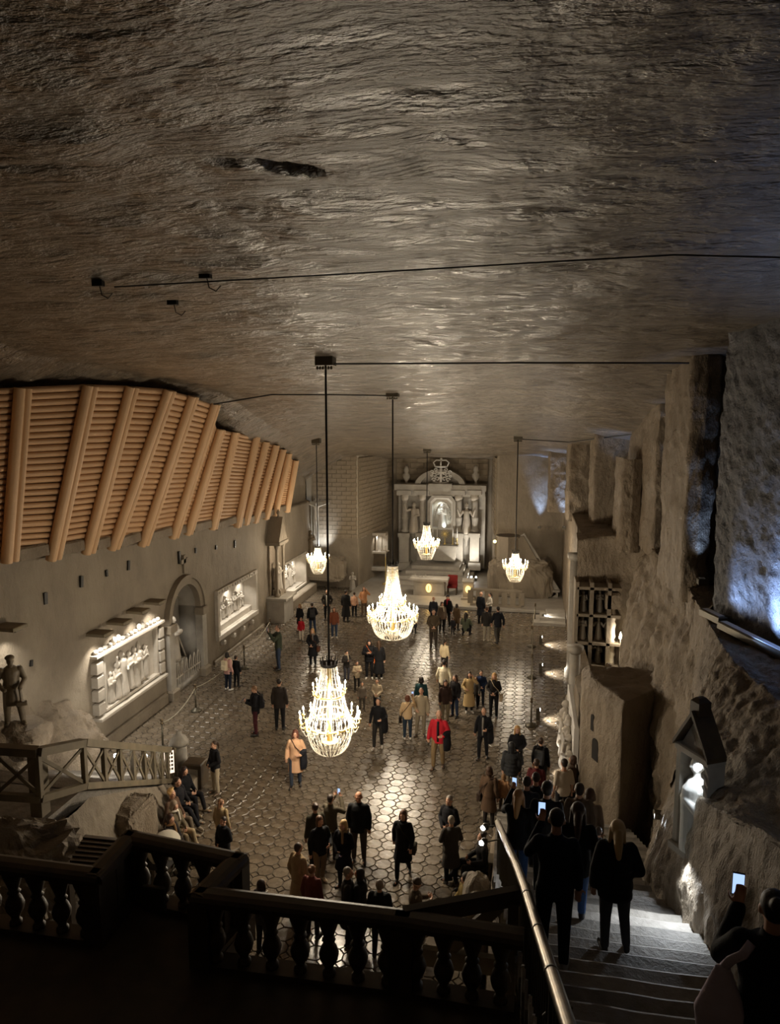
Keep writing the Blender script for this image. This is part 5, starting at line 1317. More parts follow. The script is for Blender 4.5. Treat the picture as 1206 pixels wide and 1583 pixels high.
# ================================================================== CHANDELIERS
def strand_mesh(prof, br, sp):
    pts = [Vector((r, 0, z)) for r, z in prof]
    out = []; 
    for a, b in zip(pts[:-1], pts[1:]):
        L_ = (b-a).length; n = max(1, int(round(L_/sp)))
        for k in range(n): out.append(a.lerp(b, (k+0.5)/n))
    b = MB()
    for i, p in enumerate(out):
        r = br*(1.0 if i % 3 else 1.3)
        vs = [(p.x+r, 0, p.z), (p.x-r, 0, p.z), (p.x, r, p.z), (p.x, -r, p.z), (p.x, 0, p.z+r*1.25), (p.x, 0, p.z-r*1.25)]
        b.add(vs, [(0, 2, 4), (2, 1, 4), (1, 3, 4), (3, 0, 4), (2, 0, 5), (1, 2, 5), (3, 1, 5), (0, 3, 5)])
    me = b.mesh('bead_strand'); me.materials.append(M_crystal); return me
def curve(p, n=10):
    """smooth profile through control points"""
    P_ = np.array(p); t = np.linspace(0, len(p)-1, n*(len(p)-1)+1); out = []
    for x in t:
        i = min(int(x), len(p)-2); f = x-i
        p0 = P_[max(i-1, 0)]; p1 = P_[i]; p2 = P_[i+1]; p3 = P_[min(i+2, len(p)-1)]
        out.append(tuple(0.5*((2*p1)+(-p0+p2)*f+(2*p0-5*p1+4*p2-p3)*f*f+(-p0+3*p1-3*p2+p3)*f**3)))
    return out
def ring_mb(r, z, t=0.03, n=28, mb=None):
    mb = mb or MB()
    return mb.tube([(r*math.cos(2*PI*k/n), r*math.sin(2*PI*k/n), z) for k in range(n+1)], t, 6)
def chandelier(label, x, y, ztop, crown_r, tiers, rings, arms, plate, stem_z, br, sp, power, crown_m=M_black):
    """tiers: list of (profile, count); rings: (r,z); arms: (ring r, tip r, z, count)"""
    t = empty('chandelier', (x, y, ztop), label, 'chandelier', 'crystal chandeliers')
    zc_ = ceil_z(x, y)-ztop
    MB().tube([(0, 0, 0), (0, 0, zc_-0.02)], 0.028, 8).build('suspension_rod', M_black, t)
    rose = MB().box((-0.22, -0.18, zc_-0.14), (0.22, 0.18, zc_+0.15), ch=0)
    for k in range(6): rose.lathe([(0.02, 0), (0.035, 0.03), (0.02, 0.08)], 6, (-0.18+0.07*k, -0.1, zc_-0.24))
    rose.build('ceiling_mount', M_iron, t)
    cr = MB().lathe([(crown_r*0.98, -0.03), (crown_r*1.08, -0.03), (crown_r*1.08, 0.05), (crown_r*0.98, 0.05)], 24)
    for k in range(12):
        a = 2*PI*k/12; cx, cy = crown_r*1.05*math.cos(a), crown_r*1.05*math.sin(a)
        cr.tube([(cx, cy, 0.04), (cx*1.08, cy*1.08, 0.10), (cx*1.12, cy*1.12, 0.16)], [0.02, 0.012, 0.018], 5)
    cr.build('crown', crown_m, t)
    MB().tube([(0, 0, 0.05), (0, 0, stem_z)], [0.05, 0.07], 10).build('stem', M_ring, t, True)
    for prof, cnt in tiers:
        me = strand_mesh(prof, br, sp)
        for k in range(cnt): obj('bead_strand', me, None, t, (0, 0, 0), (0, 0, 2*PI*k/cnt))
    for r, z in rings:
        ring_mb(r, z, 0.028).build('hoop', M_ring, t, True)
    if plate:
        r, z = plate
        MB().lathe([(0.02, z-0.06), (r*0.8, z-0.03), (r, z), (r*0.9, z+0.02), (0.02, z+0.02)], 20).build('bottom_plate', M_ring, t, True)
    arm_cache = {}
    for r0, r1, z, cnt in arms:
        key = (r0, r1, z)
        am = MB().tube([(r0, 0, z), (r0+(r1-r0)*0.45, 0, z-0.10), (r1, 0, z-0.06), (r1, 0, z+0.02)], 0.018, 6).lathe([(0.03, 0), (0.05, 0.02), (0.05, 0.03)], 8, (r1, 0, z+0.02)).mesh('candle_arm', True)
        cm = MB().lathe([(0.018, 0), (0.018, 0.13)], 8, (r1, 0, z+0.05)).mesh('candle_tube', True)
        fm = MB().lathe([(0.006, 0), (0.022, 0.03), (0.018, 0.06), (0.002, 0.10)], 8, (r1, 0, z+0.18)).mesh('bulb', True)
        am.materials.append(M_ring); cm.materials.append(M_whites); fm.materials.append(M_flame)
        for k in range(cnt):
            o = obj('candle_arm', am, None, t, (0, 0, 0), (0, 0, 2*PI*(k+0.5)/cnt))
            obj('candle_tube', cm, None, o); obj('bulb', fm, None, o)
    # light of the bulbs
    r0, r1, z, cnt = arms[0]
    for k in range(3):
        a = 2*PI*k/3+0.5
        point('bulb_light', (r1*math.cos(a), r1*math.sin(a), z+0.22), power*0.17, WARM, 0.12, t)
    point('bulb_light', (0.15, 0, z+0.1), power*0.34, WARM, 0.18, t)
    point('bulb_light', (0.1, -0.1, z*0.45), power*0.15, WARM, 0.12, t)
    return t
# nearest: three tiers with candle arms
chandelier('nearest crystal chandelier, three-tiered with ring of candle arms over the floor', -4.93, 17.2, 4.70, 0.20,
           [(curve([(0.20, -0.02), (0.25, -0.35), (0.36, -0.78)]), 20), (curve([(0.37, -0.80), (0.46, -1.2), (0.60, -1.58)]), 26), (curve([(0.60, -1.62), (0.56, -1.95), (0.44, -2.25), (0.25, -2.40)]), 30), (curve([(0.30, -2.05), (0.22, -2.25), (0.12, -2.42)]), 14),
            (curve([(0.60, -1.60), (0.68, -1.78), (0.78, -1.62)]), 16)],
           [(0.37, -0.80), (0.60, -1.60), (0.42, -1.30)], [(0.60, 0.78, -1.52, 16), (0.37, 0.42, -0.72, 8)], (0.24, -2.08), -2.1, 0.0125, 0.030, 620)
chandelier('second chandelier, large bell-shaped crystal crown above middle of hall', -4.92, 26.0, 5.55, 0.20,
           [(curve([(0.19, -0.02), (0.24, -0.6), (0.36, -1.25), (0.60, -1.7), (0.92, -1.98)]), 36), (curve([(0.80, -2.0), (0.78, -2.35), (0.62, -2.70), (0.35, -2.84)]), 40), (curve([(0.30, -2.55), (0.22, -2.72), (0.10, -2.86)]), 14), (curve([(0.80, -2.0), (0.92, -2.18), (0.98, -1.95)]), 26)],
           [(0.80, -2.0), (0.45, -1.5)], [(0.80, 0.95, -1.92, 22), (0.4, 0.5, -1.45, 8)], (0.22, -2.55), -2.55, 0.018, 0.043, 760)
def small(label, x, y, zt, R, Hh, power, cone=0.45):
    chandelier(label, x, y, zt, R*0.22, [(curve([(R*0.24, -0.02), (R*0.36, -Hh*cone*0.6), (R*0.62, -Hh*cone)]), 20), (curve([(R*0.70, -Hh*(cone+0.06)), (R*0.66, -Hh*0.75), (R*0.40, -Hh)]), 24), (curve([(R*0.72, -Hh*cone), (R*0.85, -Hh*(cone+0.12)), (R*0.95, -Hh*cone)]), 16)],
               [(R*0.70, -Hh*(cone+0.05))], [(R*0.7, R*0.97, -Hh*cone, 14)], (R*0.3, -Hh*0.85), -Hh*0.85, 0.021, 0.05, power)
small('small crystal chandelier at left, hanging before the corner crucifix', -11.17, 37.0, 4.05, 0.62, 1.45, 340)
small('small crystal chandelier on the centre line, hanging before the main altar', -5.87, 42.0, 4.72, 0.80, 2.1, 400, 0.55)
small('small crystal chandelier at right, hanging before the pulpit', -0.52, 37.0, 4.12, 0.67, 1.5, 340)
# ================================================================== PEOPLE
V3 = Vector
def base_pose():
    return dict(dz=0.0, lean=0.0, head=(0, -0.01, 1.625), hp=0.0, hy=0.0,
                hip=[(-0.095, 0, 0.90), (0.095, 0, 0.90)], knee=[(-0.105, -0.02, 0.49), (0.105, -0.02, 0.49)], ank=[(-0.11, 0.01, 0.09), (0.11, 0.01, 0.09)],
                toe=[(-0.13, -1), (0.13, -1)], sh=[(-0.165, 0.0, 1.395), (0.165, 0.0, 1.395)],
                el=[(-0.222, 0.03, 1.13), (0.222, 0.03, 1.13)], wr=[(-0.235, -0.05, 0.89), (0.235, -0.05, 0.89)], fd=[(0, -0.12, -1), (0, -0.12, -1)])
def mk(**kw):
    p = base_pose(); p.update(kw); return p
POSES = {
    'stand': mk(),
    'relax': mk(knee=[(-0.13, -0.07, 0.49), (0.10, -0.01, 0.49)], ank=[(-0.17, -0.05, 0.09), (0.10, 0.02, 0.09)], el=[(-0.27, 0.02, 1.13), (0.24, 0.05, 1.13)], wr=[(-0.18, -0.14, 1.0), (0.25, -0.02, 0.89)], fd=[(0.6, -0.5, -0.4), (0, -0.12, -1)]),
    'walk': mk(knee=[(-0.10, -0.17, 0.50), (0.10, 0.03, 0.49)], ank=[(-0.10, -0.20, 0.09), (0.10, 0.26, 0.13)], el=[(-0.25, 0.12, 1.14), (0.25, -0.05, 1.13)], wr=[(-0.25, 0.10, 0.90), (0.24, -0.20, 0.95)], fd=[(0, 0.0, -1), (0, -0.4, -1)]),
    'phone': mk(hp=0.35, el=[(-0.25, -0.02, 1.14), (0.25, -0.02, 1.14)], wr=[(-0.08, -0.30, 1.20), (0.08, -0.30, 1.20)], fd=[(0.35, -0.6, 0.5), (-0.35, -0.6, 0.5)]),
    'photo': mk(hp=-0.05, el=[(-0.27, -0.20, 1.24), (0.27, -0.20, 1.24)], wr=[(-0.09, -0.36, 1.50), (0.09, -0.36, 1.50)], fd=[(0.3, -0.2, 0.9), (-0.3, -0.2, 0.9)]),
    'photo1': mk(hp=-0.05, el=[(-0.28, -0.16, 1.25), (0.25, 0.03, 1.13)], wr=[(-0.20, -0.38, 1.50), (0.25, -0.06, 0.90)], fd=[(0.1, -0.2, 0.9), (0, -0.12, -1)]),
    'photo2': mk(hp=-0.05, el=[(-0.222, 0.03, 1.13), (0.28, -0.16, 1.25)], wr=[(-0.235, -0.06, 0.90), (0.20, -0.38, 1.50)], fd=[(0, -0.12, -1), (-0.1, -0.2, 0.9)]),
    'film': mk(hp=0.1, el=[(-0.222, 0.03, 1.13), (0.27, -0.10, 1.19)], wr=[(-0.235, -0.06, 0.90), (0.15, -0.30, 1.40)], fd=[(0, -0.12, -1), (-0.1, -0.3, 0.9)]),
    'pockets': mk(el=[(-0.29, 0.06, 1.15), (0.29, 0.06, 1.15)], wr=[(-0.19, -0.07, 0.95), (0.19, -0.07, 0.95)], fd=[(0.3, -0.3, -0.8), (-0.3, -0.3, -0.8)]),
    'carry': mk(knee=[(-0.12, -0.10, 0.49), (0.10, 0.0, 0.49)], ank=[(-0.12, -0.12, 0.09), (0.10, 0.10, 0.09)], el=[(-0.25, 0.04, 1.13), (0.26, 0.02, 1.14)], wr=[(-0.27, -0.06, 0.90), (0.17, -0.24, 1.09)], fd=[(0, -0.1, -1), (-0.7, -0.6, 0)]),
    'clasp': mk(hp=0.1, el=[(-0.25, 0.0, 1.14), (0.25, 0.0, 1.14)], wr=[(-0.06, -0.22, 1.02), (0.06, -0.22, 1.02)], fd=[(0.8, -0.3, -0.3), (-0.8, -0.3, -0.3)]),
    'ear': mk(el=[(-0.27, 0.0, 1.14), (0.30, -0.10, 1.30)], wr=[(-0.20, -0.20, 1.05), (0.13, -0.10, 1.52)], fd=[(0.7, -0.5, 0), (-0.3, 0.1, 0.9)]),
    'back': mk(el=[(-0.27, 0.10, 1.14), (0.27, 0.10, 1.14)], wr=[(-0.08, 0.20, 0.98), (0.08, 0.20, 0.98)], fd=[(0.6, 0.1, -0.5), (-0.6, 0.1, -0.5)]),
    'sit': mk(dz=-0.47, hip=[(-0.10, 0, 0.92), (0.10, 0, 0.92)], knee=[(-0.13, -0.46, 0.97), (0.13, -0.46, 0.97)], ank=[(-0.13, -0.50, 0.56), (0.14, -0.56, 0.56)], hp=0.2,
              el=[(-0.25, -0.02, 1.14), (0.25, -0.02, 1.14)], wr=[(-0.10, -0.28, 1.06), (0.10, -0.28, 1.06)], fd=[(0.5, -0.7, -0.1), (-0.5, -0.7, -0.1)]),
    'sitleg': mk(dz=-0.47, hip=[(-0.10, 0, 0.92), (0.10, 0, 0.92)], knee=[(-0.12, -0.45, 1.0), (0.12, -0.46, 0.96)], ank=[(-0.12, -0.75, 0.60), (0.15, -0.52, 0.56)], hp=0.05,
              el=[(-0.25, -0.02, 1.14), (0.26, 0.0, 1.14)], wr=[(-0.10, -0.30, 1.10), (0.12, -0.27, 1.06)], fd=[(0.5, -0.7, 0.1), (-0.5, -0.7, -0.1)]),
    'crouch': mk(dz=-0.58, hip=[(-0.11, 0.05, 0.92), (0.11, 0.05, 0.92)], knee=[(-0.16, -0.36, 1.12), (0.14, -0.33, 0.86)], ank=[(-0.14, -0.22, 0.67), (0.12, 0.08, 0.70)],
              el=[(-0.25, -0.15, 1.12), (0.25, -0.12, 1.14)], wr=[(-0.12, -0.36, 1.16), (0.10, -0.34, 1.16)], fd=[(0.4, -0.7, 0.2), (-0.4, -0.7, 0.2)]),
}
TOPZ = {k: 1.75+p['dz'] for k, p in POSES.items()}
def hd_mat(p):
    return Matrix.Translation(V3(p['head'])+V3((0, -0.05*max(0, p['hp']), -0.02*max(0, p['hp'])))) @ Euler((p['hp'], 0, p['hy'])).to_matrix().to_4x4()
def shift(p): return V3((0, 0, p['dz']))
TORSO = [(0.84, 0.150, 0.105), (0.92, 0.165, 0.118), (1.02, 0.150, 0.108), (1.12, 0.142, 0.102), (1.24, 0.158, 0.112), (1.34, 0.165, 0.106), (1.405, 0.135, 0.082), (1.445, 0.085, 0.066), (1.49, 0.055, 0.058)]
def torso(b, infl, z0=0.84, flare=0.0, ztop=1.5, dz=0.0):
    pts = []; rd = []
    for z, rx, ry in TORSO:
        if z <= ztop and z >= z0-1e-6: pts.append((0, 0.005, z)); rd.append((ry+infl, rx+infl))
    if z0 < TORSO[0][0]:
        extra = []
        n = max(2, int((TORSO[0][0]-z0)/0.12))
        for k in range(n):
            f = (k)/n; z = z0+(TORSO[0][0]-z0)*f
            extra.append(((0, 0.005, z), (0.108+infl+flare*(1-f), 0.158+infl+flare*(1-f))))
        pts = [e[0] for e in extra]+pts; rd = [e[1] for e in extra]+rd
    b.tube(pts, rd, 18)
def arm(b, p, s, infl, full=True):
    sh, el, wr = V3(p['sh'][s]), V3(p['el'][s]), V3(p['wr'][s])
    b.caps(sh, 0.052+infl*0.75, el, 0.041+infl*0.9)
    if full: b.caps(el, 0.041+infl*0.9, wr, 0.030+infl*0.85)
def hand(b, p, s):
    wr, el = V3(p['wr'][s]), V3(p['el'][s]); d = V3(p['fd'][s]).normalized(); fo = (wr-el).normalized()
    side = 1 if s == 1 else -1
    lat = d.cross(V3((0, -1, 0)))
    if lat.length < 0.2: lat = d.cross(V3((0, 0, 1)))
    lat.normalize()
    if lat.z < -0.2: lat = -lat
    nrm = d.cross(lat).normalized()
    if nrm.dot(V3((0, 0, 0))-V3((side, 0, 0))) < 0: nrm = -nrm
    palm = wr+d*0.05
    b.caps(wr, 0.029, palm, 0.026, 8)
    for k, (off, ln) in enumerate(((-0.029, 0.062), (-0.010, 0.075), (0.010, 0.078), (0.029, 0.070))):
        b.caps(wr+d*0.015+lat*off*0.7, 0.0135, wr+d*0.082+lat*off, 0.0115, 7)
        k0 = wr+d*0.085+lat*off; k1 = k0+d*ln*0.5+nrm*0.008; k2 = k1+(d*0.75+nrm*0.65)*ln*0.5
        b.caps(k0, 0.0095, k1, 0.0088, 6); b.caps(k1, 0.0088, k2, 0.0078, 6)
    t0 = wr+d*0.03+lat*0.03; t1 = t0+(d*0.6+lat*0.9).normalized()*0.038; t2 = t1+(d*0.95+lat*0.3).normalized()*0.034
    b.caps(t0, 0.0125, t1, 0.0105, 6); b.caps(t1, 0.0105, t2, 0.009, 6)
def legs(b, p, infl, zcut=0.0, low=1.0):
    for s in (0, 1):
        h, k, a = V3(p['hip'][s]), V3(p['knee'][s]), V3(p['ank'][s])
        b.caps(h, 0.086+infl, k, 0.056+infl); b.caps(k, 0.055+infl, k.lerp(a, low), 0.036+infl*1.15)
def head_shape(b, M):
    def B(c, r): b.ball(M @ V3(c), r, 16, 11, rot=M.to_3x3())
    B((0, 0.012, 0.025), (0.076, 0.094, 0.098)); B((0, -0.022, -0.03), (0.060, 0.070, 0.085)); B((0, -0.045, -0.072), (0.040, 0.040, 0.036))
    b.caps(M @ V3((0, -0.088, 0.005)), 0.011, M @ V3((0, -0.108, -0.028)), 0.014, 7)
    b.caps(M @ V3((-0.035, -0.078, 0.03)), 0.014, M @ V3((0.035, -0.078, 0.03)), 0.014, 7)
    for s in (-1, 1):
        B((s*0.077, 0.012, -0.008), (0.012, 0.022, 0.032)); B((s*0.036, -0.066, -0.022), (0.022, 0.02, 0.022))
MC = {}
def meshc(key, fn):
    if key not in MC: MC[key] = fn()
    return MC[key]
def body_mesh(pose):
    p = POSES[pose]; b = MB(); M = hd_mat(p)
    torso(b, -0.012); legs(b, p, -0.008)
    for s in (0, 1):
        arm(b, p, s, -0.006); hand(b, p, s)
        a = V3(p['ank'][s]); t = V3((a.x+p['toe'][s][0]*0.15, a.y-0.15, a.z-0.05)); b.caps(a-V3((0, -0.02, 0.04)), 0.034, t, 0.026)
    b.caps((0, 0.01, 1.44), 0.056, M @ V3((0, 0.015, -0.06)), 0.05); head_shape(b, M)
    me = voxel(b, 0.0105, 2, 'body', 0.4)
    # eyes and lips
    e = MB()
    for s in (-1, 1): e.ball(M @ V3((s*0.031, -0.083, 0.004)), (0.013, 0.008, 0.0075), 8, 5, rot=M.to_3x3())
    l = MB(); l.ball(M @ V3((0, -0.083, -0.058)), (0.023, 0.009, 0.008), 8, 5, rot=M.to_3x3())
    bm = bmesh.new(); bm.from_mesh(me)
    for mb, mi in ((e, 1), (l, 2)):
        tm = mb.mesh(); n0 = len(bm.faces); bm.from_mesh(tm); bm.faces.ensure_lookup_table()
        for f in bm.faces[n0:]: f.material_index = mi; f.smooth = True
        bpy.data.meshes.remove(tm)
    bm.transform(Matrix.Translation(shift(p))); bm.to_mesh(me); bm.free()
    me.materials.clear()
    for m in (M_skin, M_eye, M_lip): me.materials.append(m)
    return me
def moved(me, p):
    me.transform(Matrix.Translation(shift(p))); me.materials.clear(); return me
TOPS = {'jacket': (0.030, 0.78, 0.0, True), 'sweater': (0.020, 0.83, 0.0, True), 'puffer': (0.050, 0.76, 0.0, True), 'coat': (0.034, 0.48, 0.05, True), 'long': (0.036, 0.30, 0.07, True), 'tee': (0.018, 0.83, 0.0, False)}
def top_mesh(pose, kind):
    p = POSES[pose]; infl, z0, fl, full = TOPS[kind]; b = MB()
    low = pose in ('sit', 'sitleg', 'crouch')
    torso(b, infl, max(z0, 0.84) if low else z0, fl, 1.46)
    for s in (0, 1): arm(b, p, s, infl*0.75+0.004, full)
    if kind in ('coat', 'long') and low: legs(b, p, 0.03, low=0.15)
    if kind == 'puffer':
        for z in (0.82, 0.94, 1.06, 1.18, 1.30): b.tube([(0, 0.005, z-0.035), (0, 0.005, z), (0, 0.005, z+0.035)], [(0.13+infl-0.02, 0.165+infl-0.02), (0.13+infl-0.005, 0.17+infl-0.005), (0.13+infl-0.02, 0.165+infl-0.02)], 16)
    if kind != 'tee':
        b.tube([(0, 0.012, 1.42), (0, 0.015, 1.50)], [(0.080, 0.085), (0.066, 0.070)], 14)
    return moved(voxel(b, 0.017, 2, 'top', 0.5), p)
def trouser_mesh(pose):
    p = POSES[pose]; b = MB(); torso(b, 0.008, 0.84, 0, 1.0); legs(b, p, 0.016, low=0.97)
    return moved(voxel(b, 0.017, 2, 'trousers', 0.5), p)
def shoe_mesh(pose, s):
    p = POSES[pose]; b = MB(); a = V3(p['ank'][s]); tx = p['toe'][s][0]*0.3
    dz = a.z-0.09
    b.caps((a.x, a.y+0.04, 0.045+dz), 0.043, (a.x+tx*0.5, a.y-0.08, 0.043+dz), 0.045); b.caps((a.x+tx*0.5, a.y-0.08, 0.04+dz), 0.043, (a.x+tx, a.y-0.17, 0.034+dz), 0.034); b.caps((a.x, a.y+0.02, 0.05+dz), 0.045, (a.x, a.y+0.01, 0.10+dz), 0.042)
    return moved(voxel(b, 0.014, 1, 'shoe', 0.5), p)
def hair_mesh(kind):
    b = MB()
    cap = lambda g=1.0: b.ball((0, 0.026, 0.045), (0.083*g, 0.092*g, 0.090*g), 16, 11)
    if kind == 'short': cap(); b.ball((0, 0.055, -0.01), (0.070, 0.055, 0.065))
    elif kind == 'crop': b.ball((0, 0.024, 0.040), (0.080, 0.089, 0.088), 16, 11); b.ball((0, 0.055, -0.0), (0.064, 0.047, 0.05))
    elif kind == 'fringe': b.ball((0, 0.055, -0.02), (0.082, 0.052, 0.045))
    elif kind == 'long':
        cap(1.05); b.tube([(0, 0.06, 0.05), (0, 0.085, -0.05), (0, 0.105, -0.16), (0, 0.11, -0.28), (0, 0.11, -0.34)], [(0.05, 0.088), (0.058, 0.096), (0.05, 0.10), (0.04, 0.085), (0.015, 0.04)], 14)
        for s in (-1, 1): b.caps((s*0.070, 0.01, 0.03), 0.030, (s*0.082, -0.005, -0.17), 0.028)
    elif kind == 'bob':
        cap(1.08); b.ball((0, 0.05, -0.05), (0.095, 0.075, 0.09))
        for s in (-1, 1): b.caps((s*0.072, 0.005, 0.03), 0.028, (s*0.080, -0.005, -0.09), 0.032)
    elif kind == 'tail':
        cap(); b.ball((0, 0.055, -0.0), (0.068, 0.05, 0.06)); b.caps((0, 0.12, 0.05), 0.030, (0, 0.15, -0.08), 0.028); b.caps((0, 0.15, -0.08), 0.028, (0, 0.135, -0.19), 0.014)
    elif kind == 'bun':
        cap(); b.ball((0, 0.055, -0.0), (0.068, 0.05, 0.06)); b.ball((0, 0.115, 0.085), 0.048)
    elif kind == 'curly':
        for k in range(26):
            a = k*2.4; z = -0.05+0.18*((k*0.618) % 1.0); r = 0.085*math.sqrt(max(0.1, 1-((z-0.04)/0.13)**2))
            if math.sin(a) < -0.35 and z < 0.06: continue
            b.ball((r*math.cos(a), 0.025+r*math.sin(a), z), 0.032, 8, 6)
        cap()
    elif kind == 'beanie': b.ball((0, 0.016, 0.055), (0.090, 0.102, 0.090), 16, 11); b.tube([(0, 0.016, 0.02), (0, 0.016, 0.055)], [(0.105, 0.093), (0.105, 0.093)], 16)
    elif kind == 'cap': b.ball((0, 0.016, 0.055), (0.086, 0.099, 0.078), 16, 11); b.caps((-0.04, -0.10, 0.052), 0.014, (0.04, -0.10, 0.052), 0.014); b.caps((-0.03, -0.13, 0.045), 0.010, (0.03, -0.13, 0.045), 0.010)
    elif kind == 'hood': b.ball((0, 0.035, 0.02), (0.112, 0.115, 0.125), 16, 11); b.tube([(0, 0.03, -0.16), (0, 0.04, -0.08), (0, 0.04, 0.0)], [(0.10, 0.12), (0.105, 0.105), (0.10, 0.10)], 14)
    me = voxel(b, 0.014, 2, 'hair', 0.5); me.materials.clear(); return me
def backpack_mesh():
    b = MB(); b.box((-0.14, 0.13, 0.98), (0.14, 0.27, 1.42)); b.box((-0.11, 0.25, 1.0), (0.11, 0.31, 1.2))
    return voxel(b, 0.022, 4, 'backpack')
def strap_mesh(s):
    return MB().tube([(s*0.10, 0.15, 1.42), (s*0.11, 0.04, 1.515), (s*0.12, -0.10, 1.44), (s*0.13, -0.155, 1.28), (s*0.16, -0.08, 1.10), (s*0.15, 0.12, 1.04)], [(0.012, 0.03)]*6, 6).mesh('strap', True)
def bag_mesh():
    b = MB(); b.box((-0.06, -0.13, 0.70), (0.06, 0.13, 0.92)); return voxel(b, 0.02, 3, 'bag')
def bagstrap_mesh():
    return MB().tube([(0.255, -0.10, 0.92), (0.17, -0.15, 1.15), (0.02, -0.165, 1.30), (-0.12, -0.06, 1.50), (-0.10, 0.08, 1.46), (0.05, 0.16, 1.28), (0.20, 0.14, 1.10), (0.255, 0.10, 0.92)], 0.011, 6).mesh('strap', True)
def armcoat_mesh():
    b = MB(); b.tube([(0.24, -0.10, 1.16), (0.25, -0.11, 1.0), (0.26, -0.12, 0.78), (0.25, -0.12, 0.60)], [(0.10, 0.10), (0.11, 0.075), (0.13, 0.065), (0.11, 0.04)], 14); b.caps((0.20, -0.20, 1.12), 0.07, (0.27, 0.0, 1.13), 0.07)
    return voxel(b, 0.02, 3, 'coat')
phone_me = MB().box((-0.038, -0.005, -0.078), (0.038, 0.005, 0.078), ch=0.0).mesh('phone')
screen_me = MB().box((-0.035, 0.0055, -0.072), (0.035, 0.0062, 0.072)).mesh('screen')
PHONE = {'phone': ((0, -0.40, 1.30), -0.75), 'photo': ((0, -0.43, 1.63), 0.0), 'photo1': ((-0.19, -0.42, 1.64), 0.0), 'photo2': ((0.19, -0.42, 1.64), 0.0), 'film': ((0.15, -0.36, 1.53), 0.0), 'sit': ((0, -0.40, 0.66), -0.9), 'sitleg': ((-0.05, -0.40, 0.70), -0.9), 'ear': ((0.11, -0.03, 1.62), 0.0), 'clasp': ((0, -0.30, 1.0), -1.0), 'relax': ((-0.12, -0.22, 1.0), -1.0), 'carry': ((-0.27, -0.12, 0.82), 0.0)}
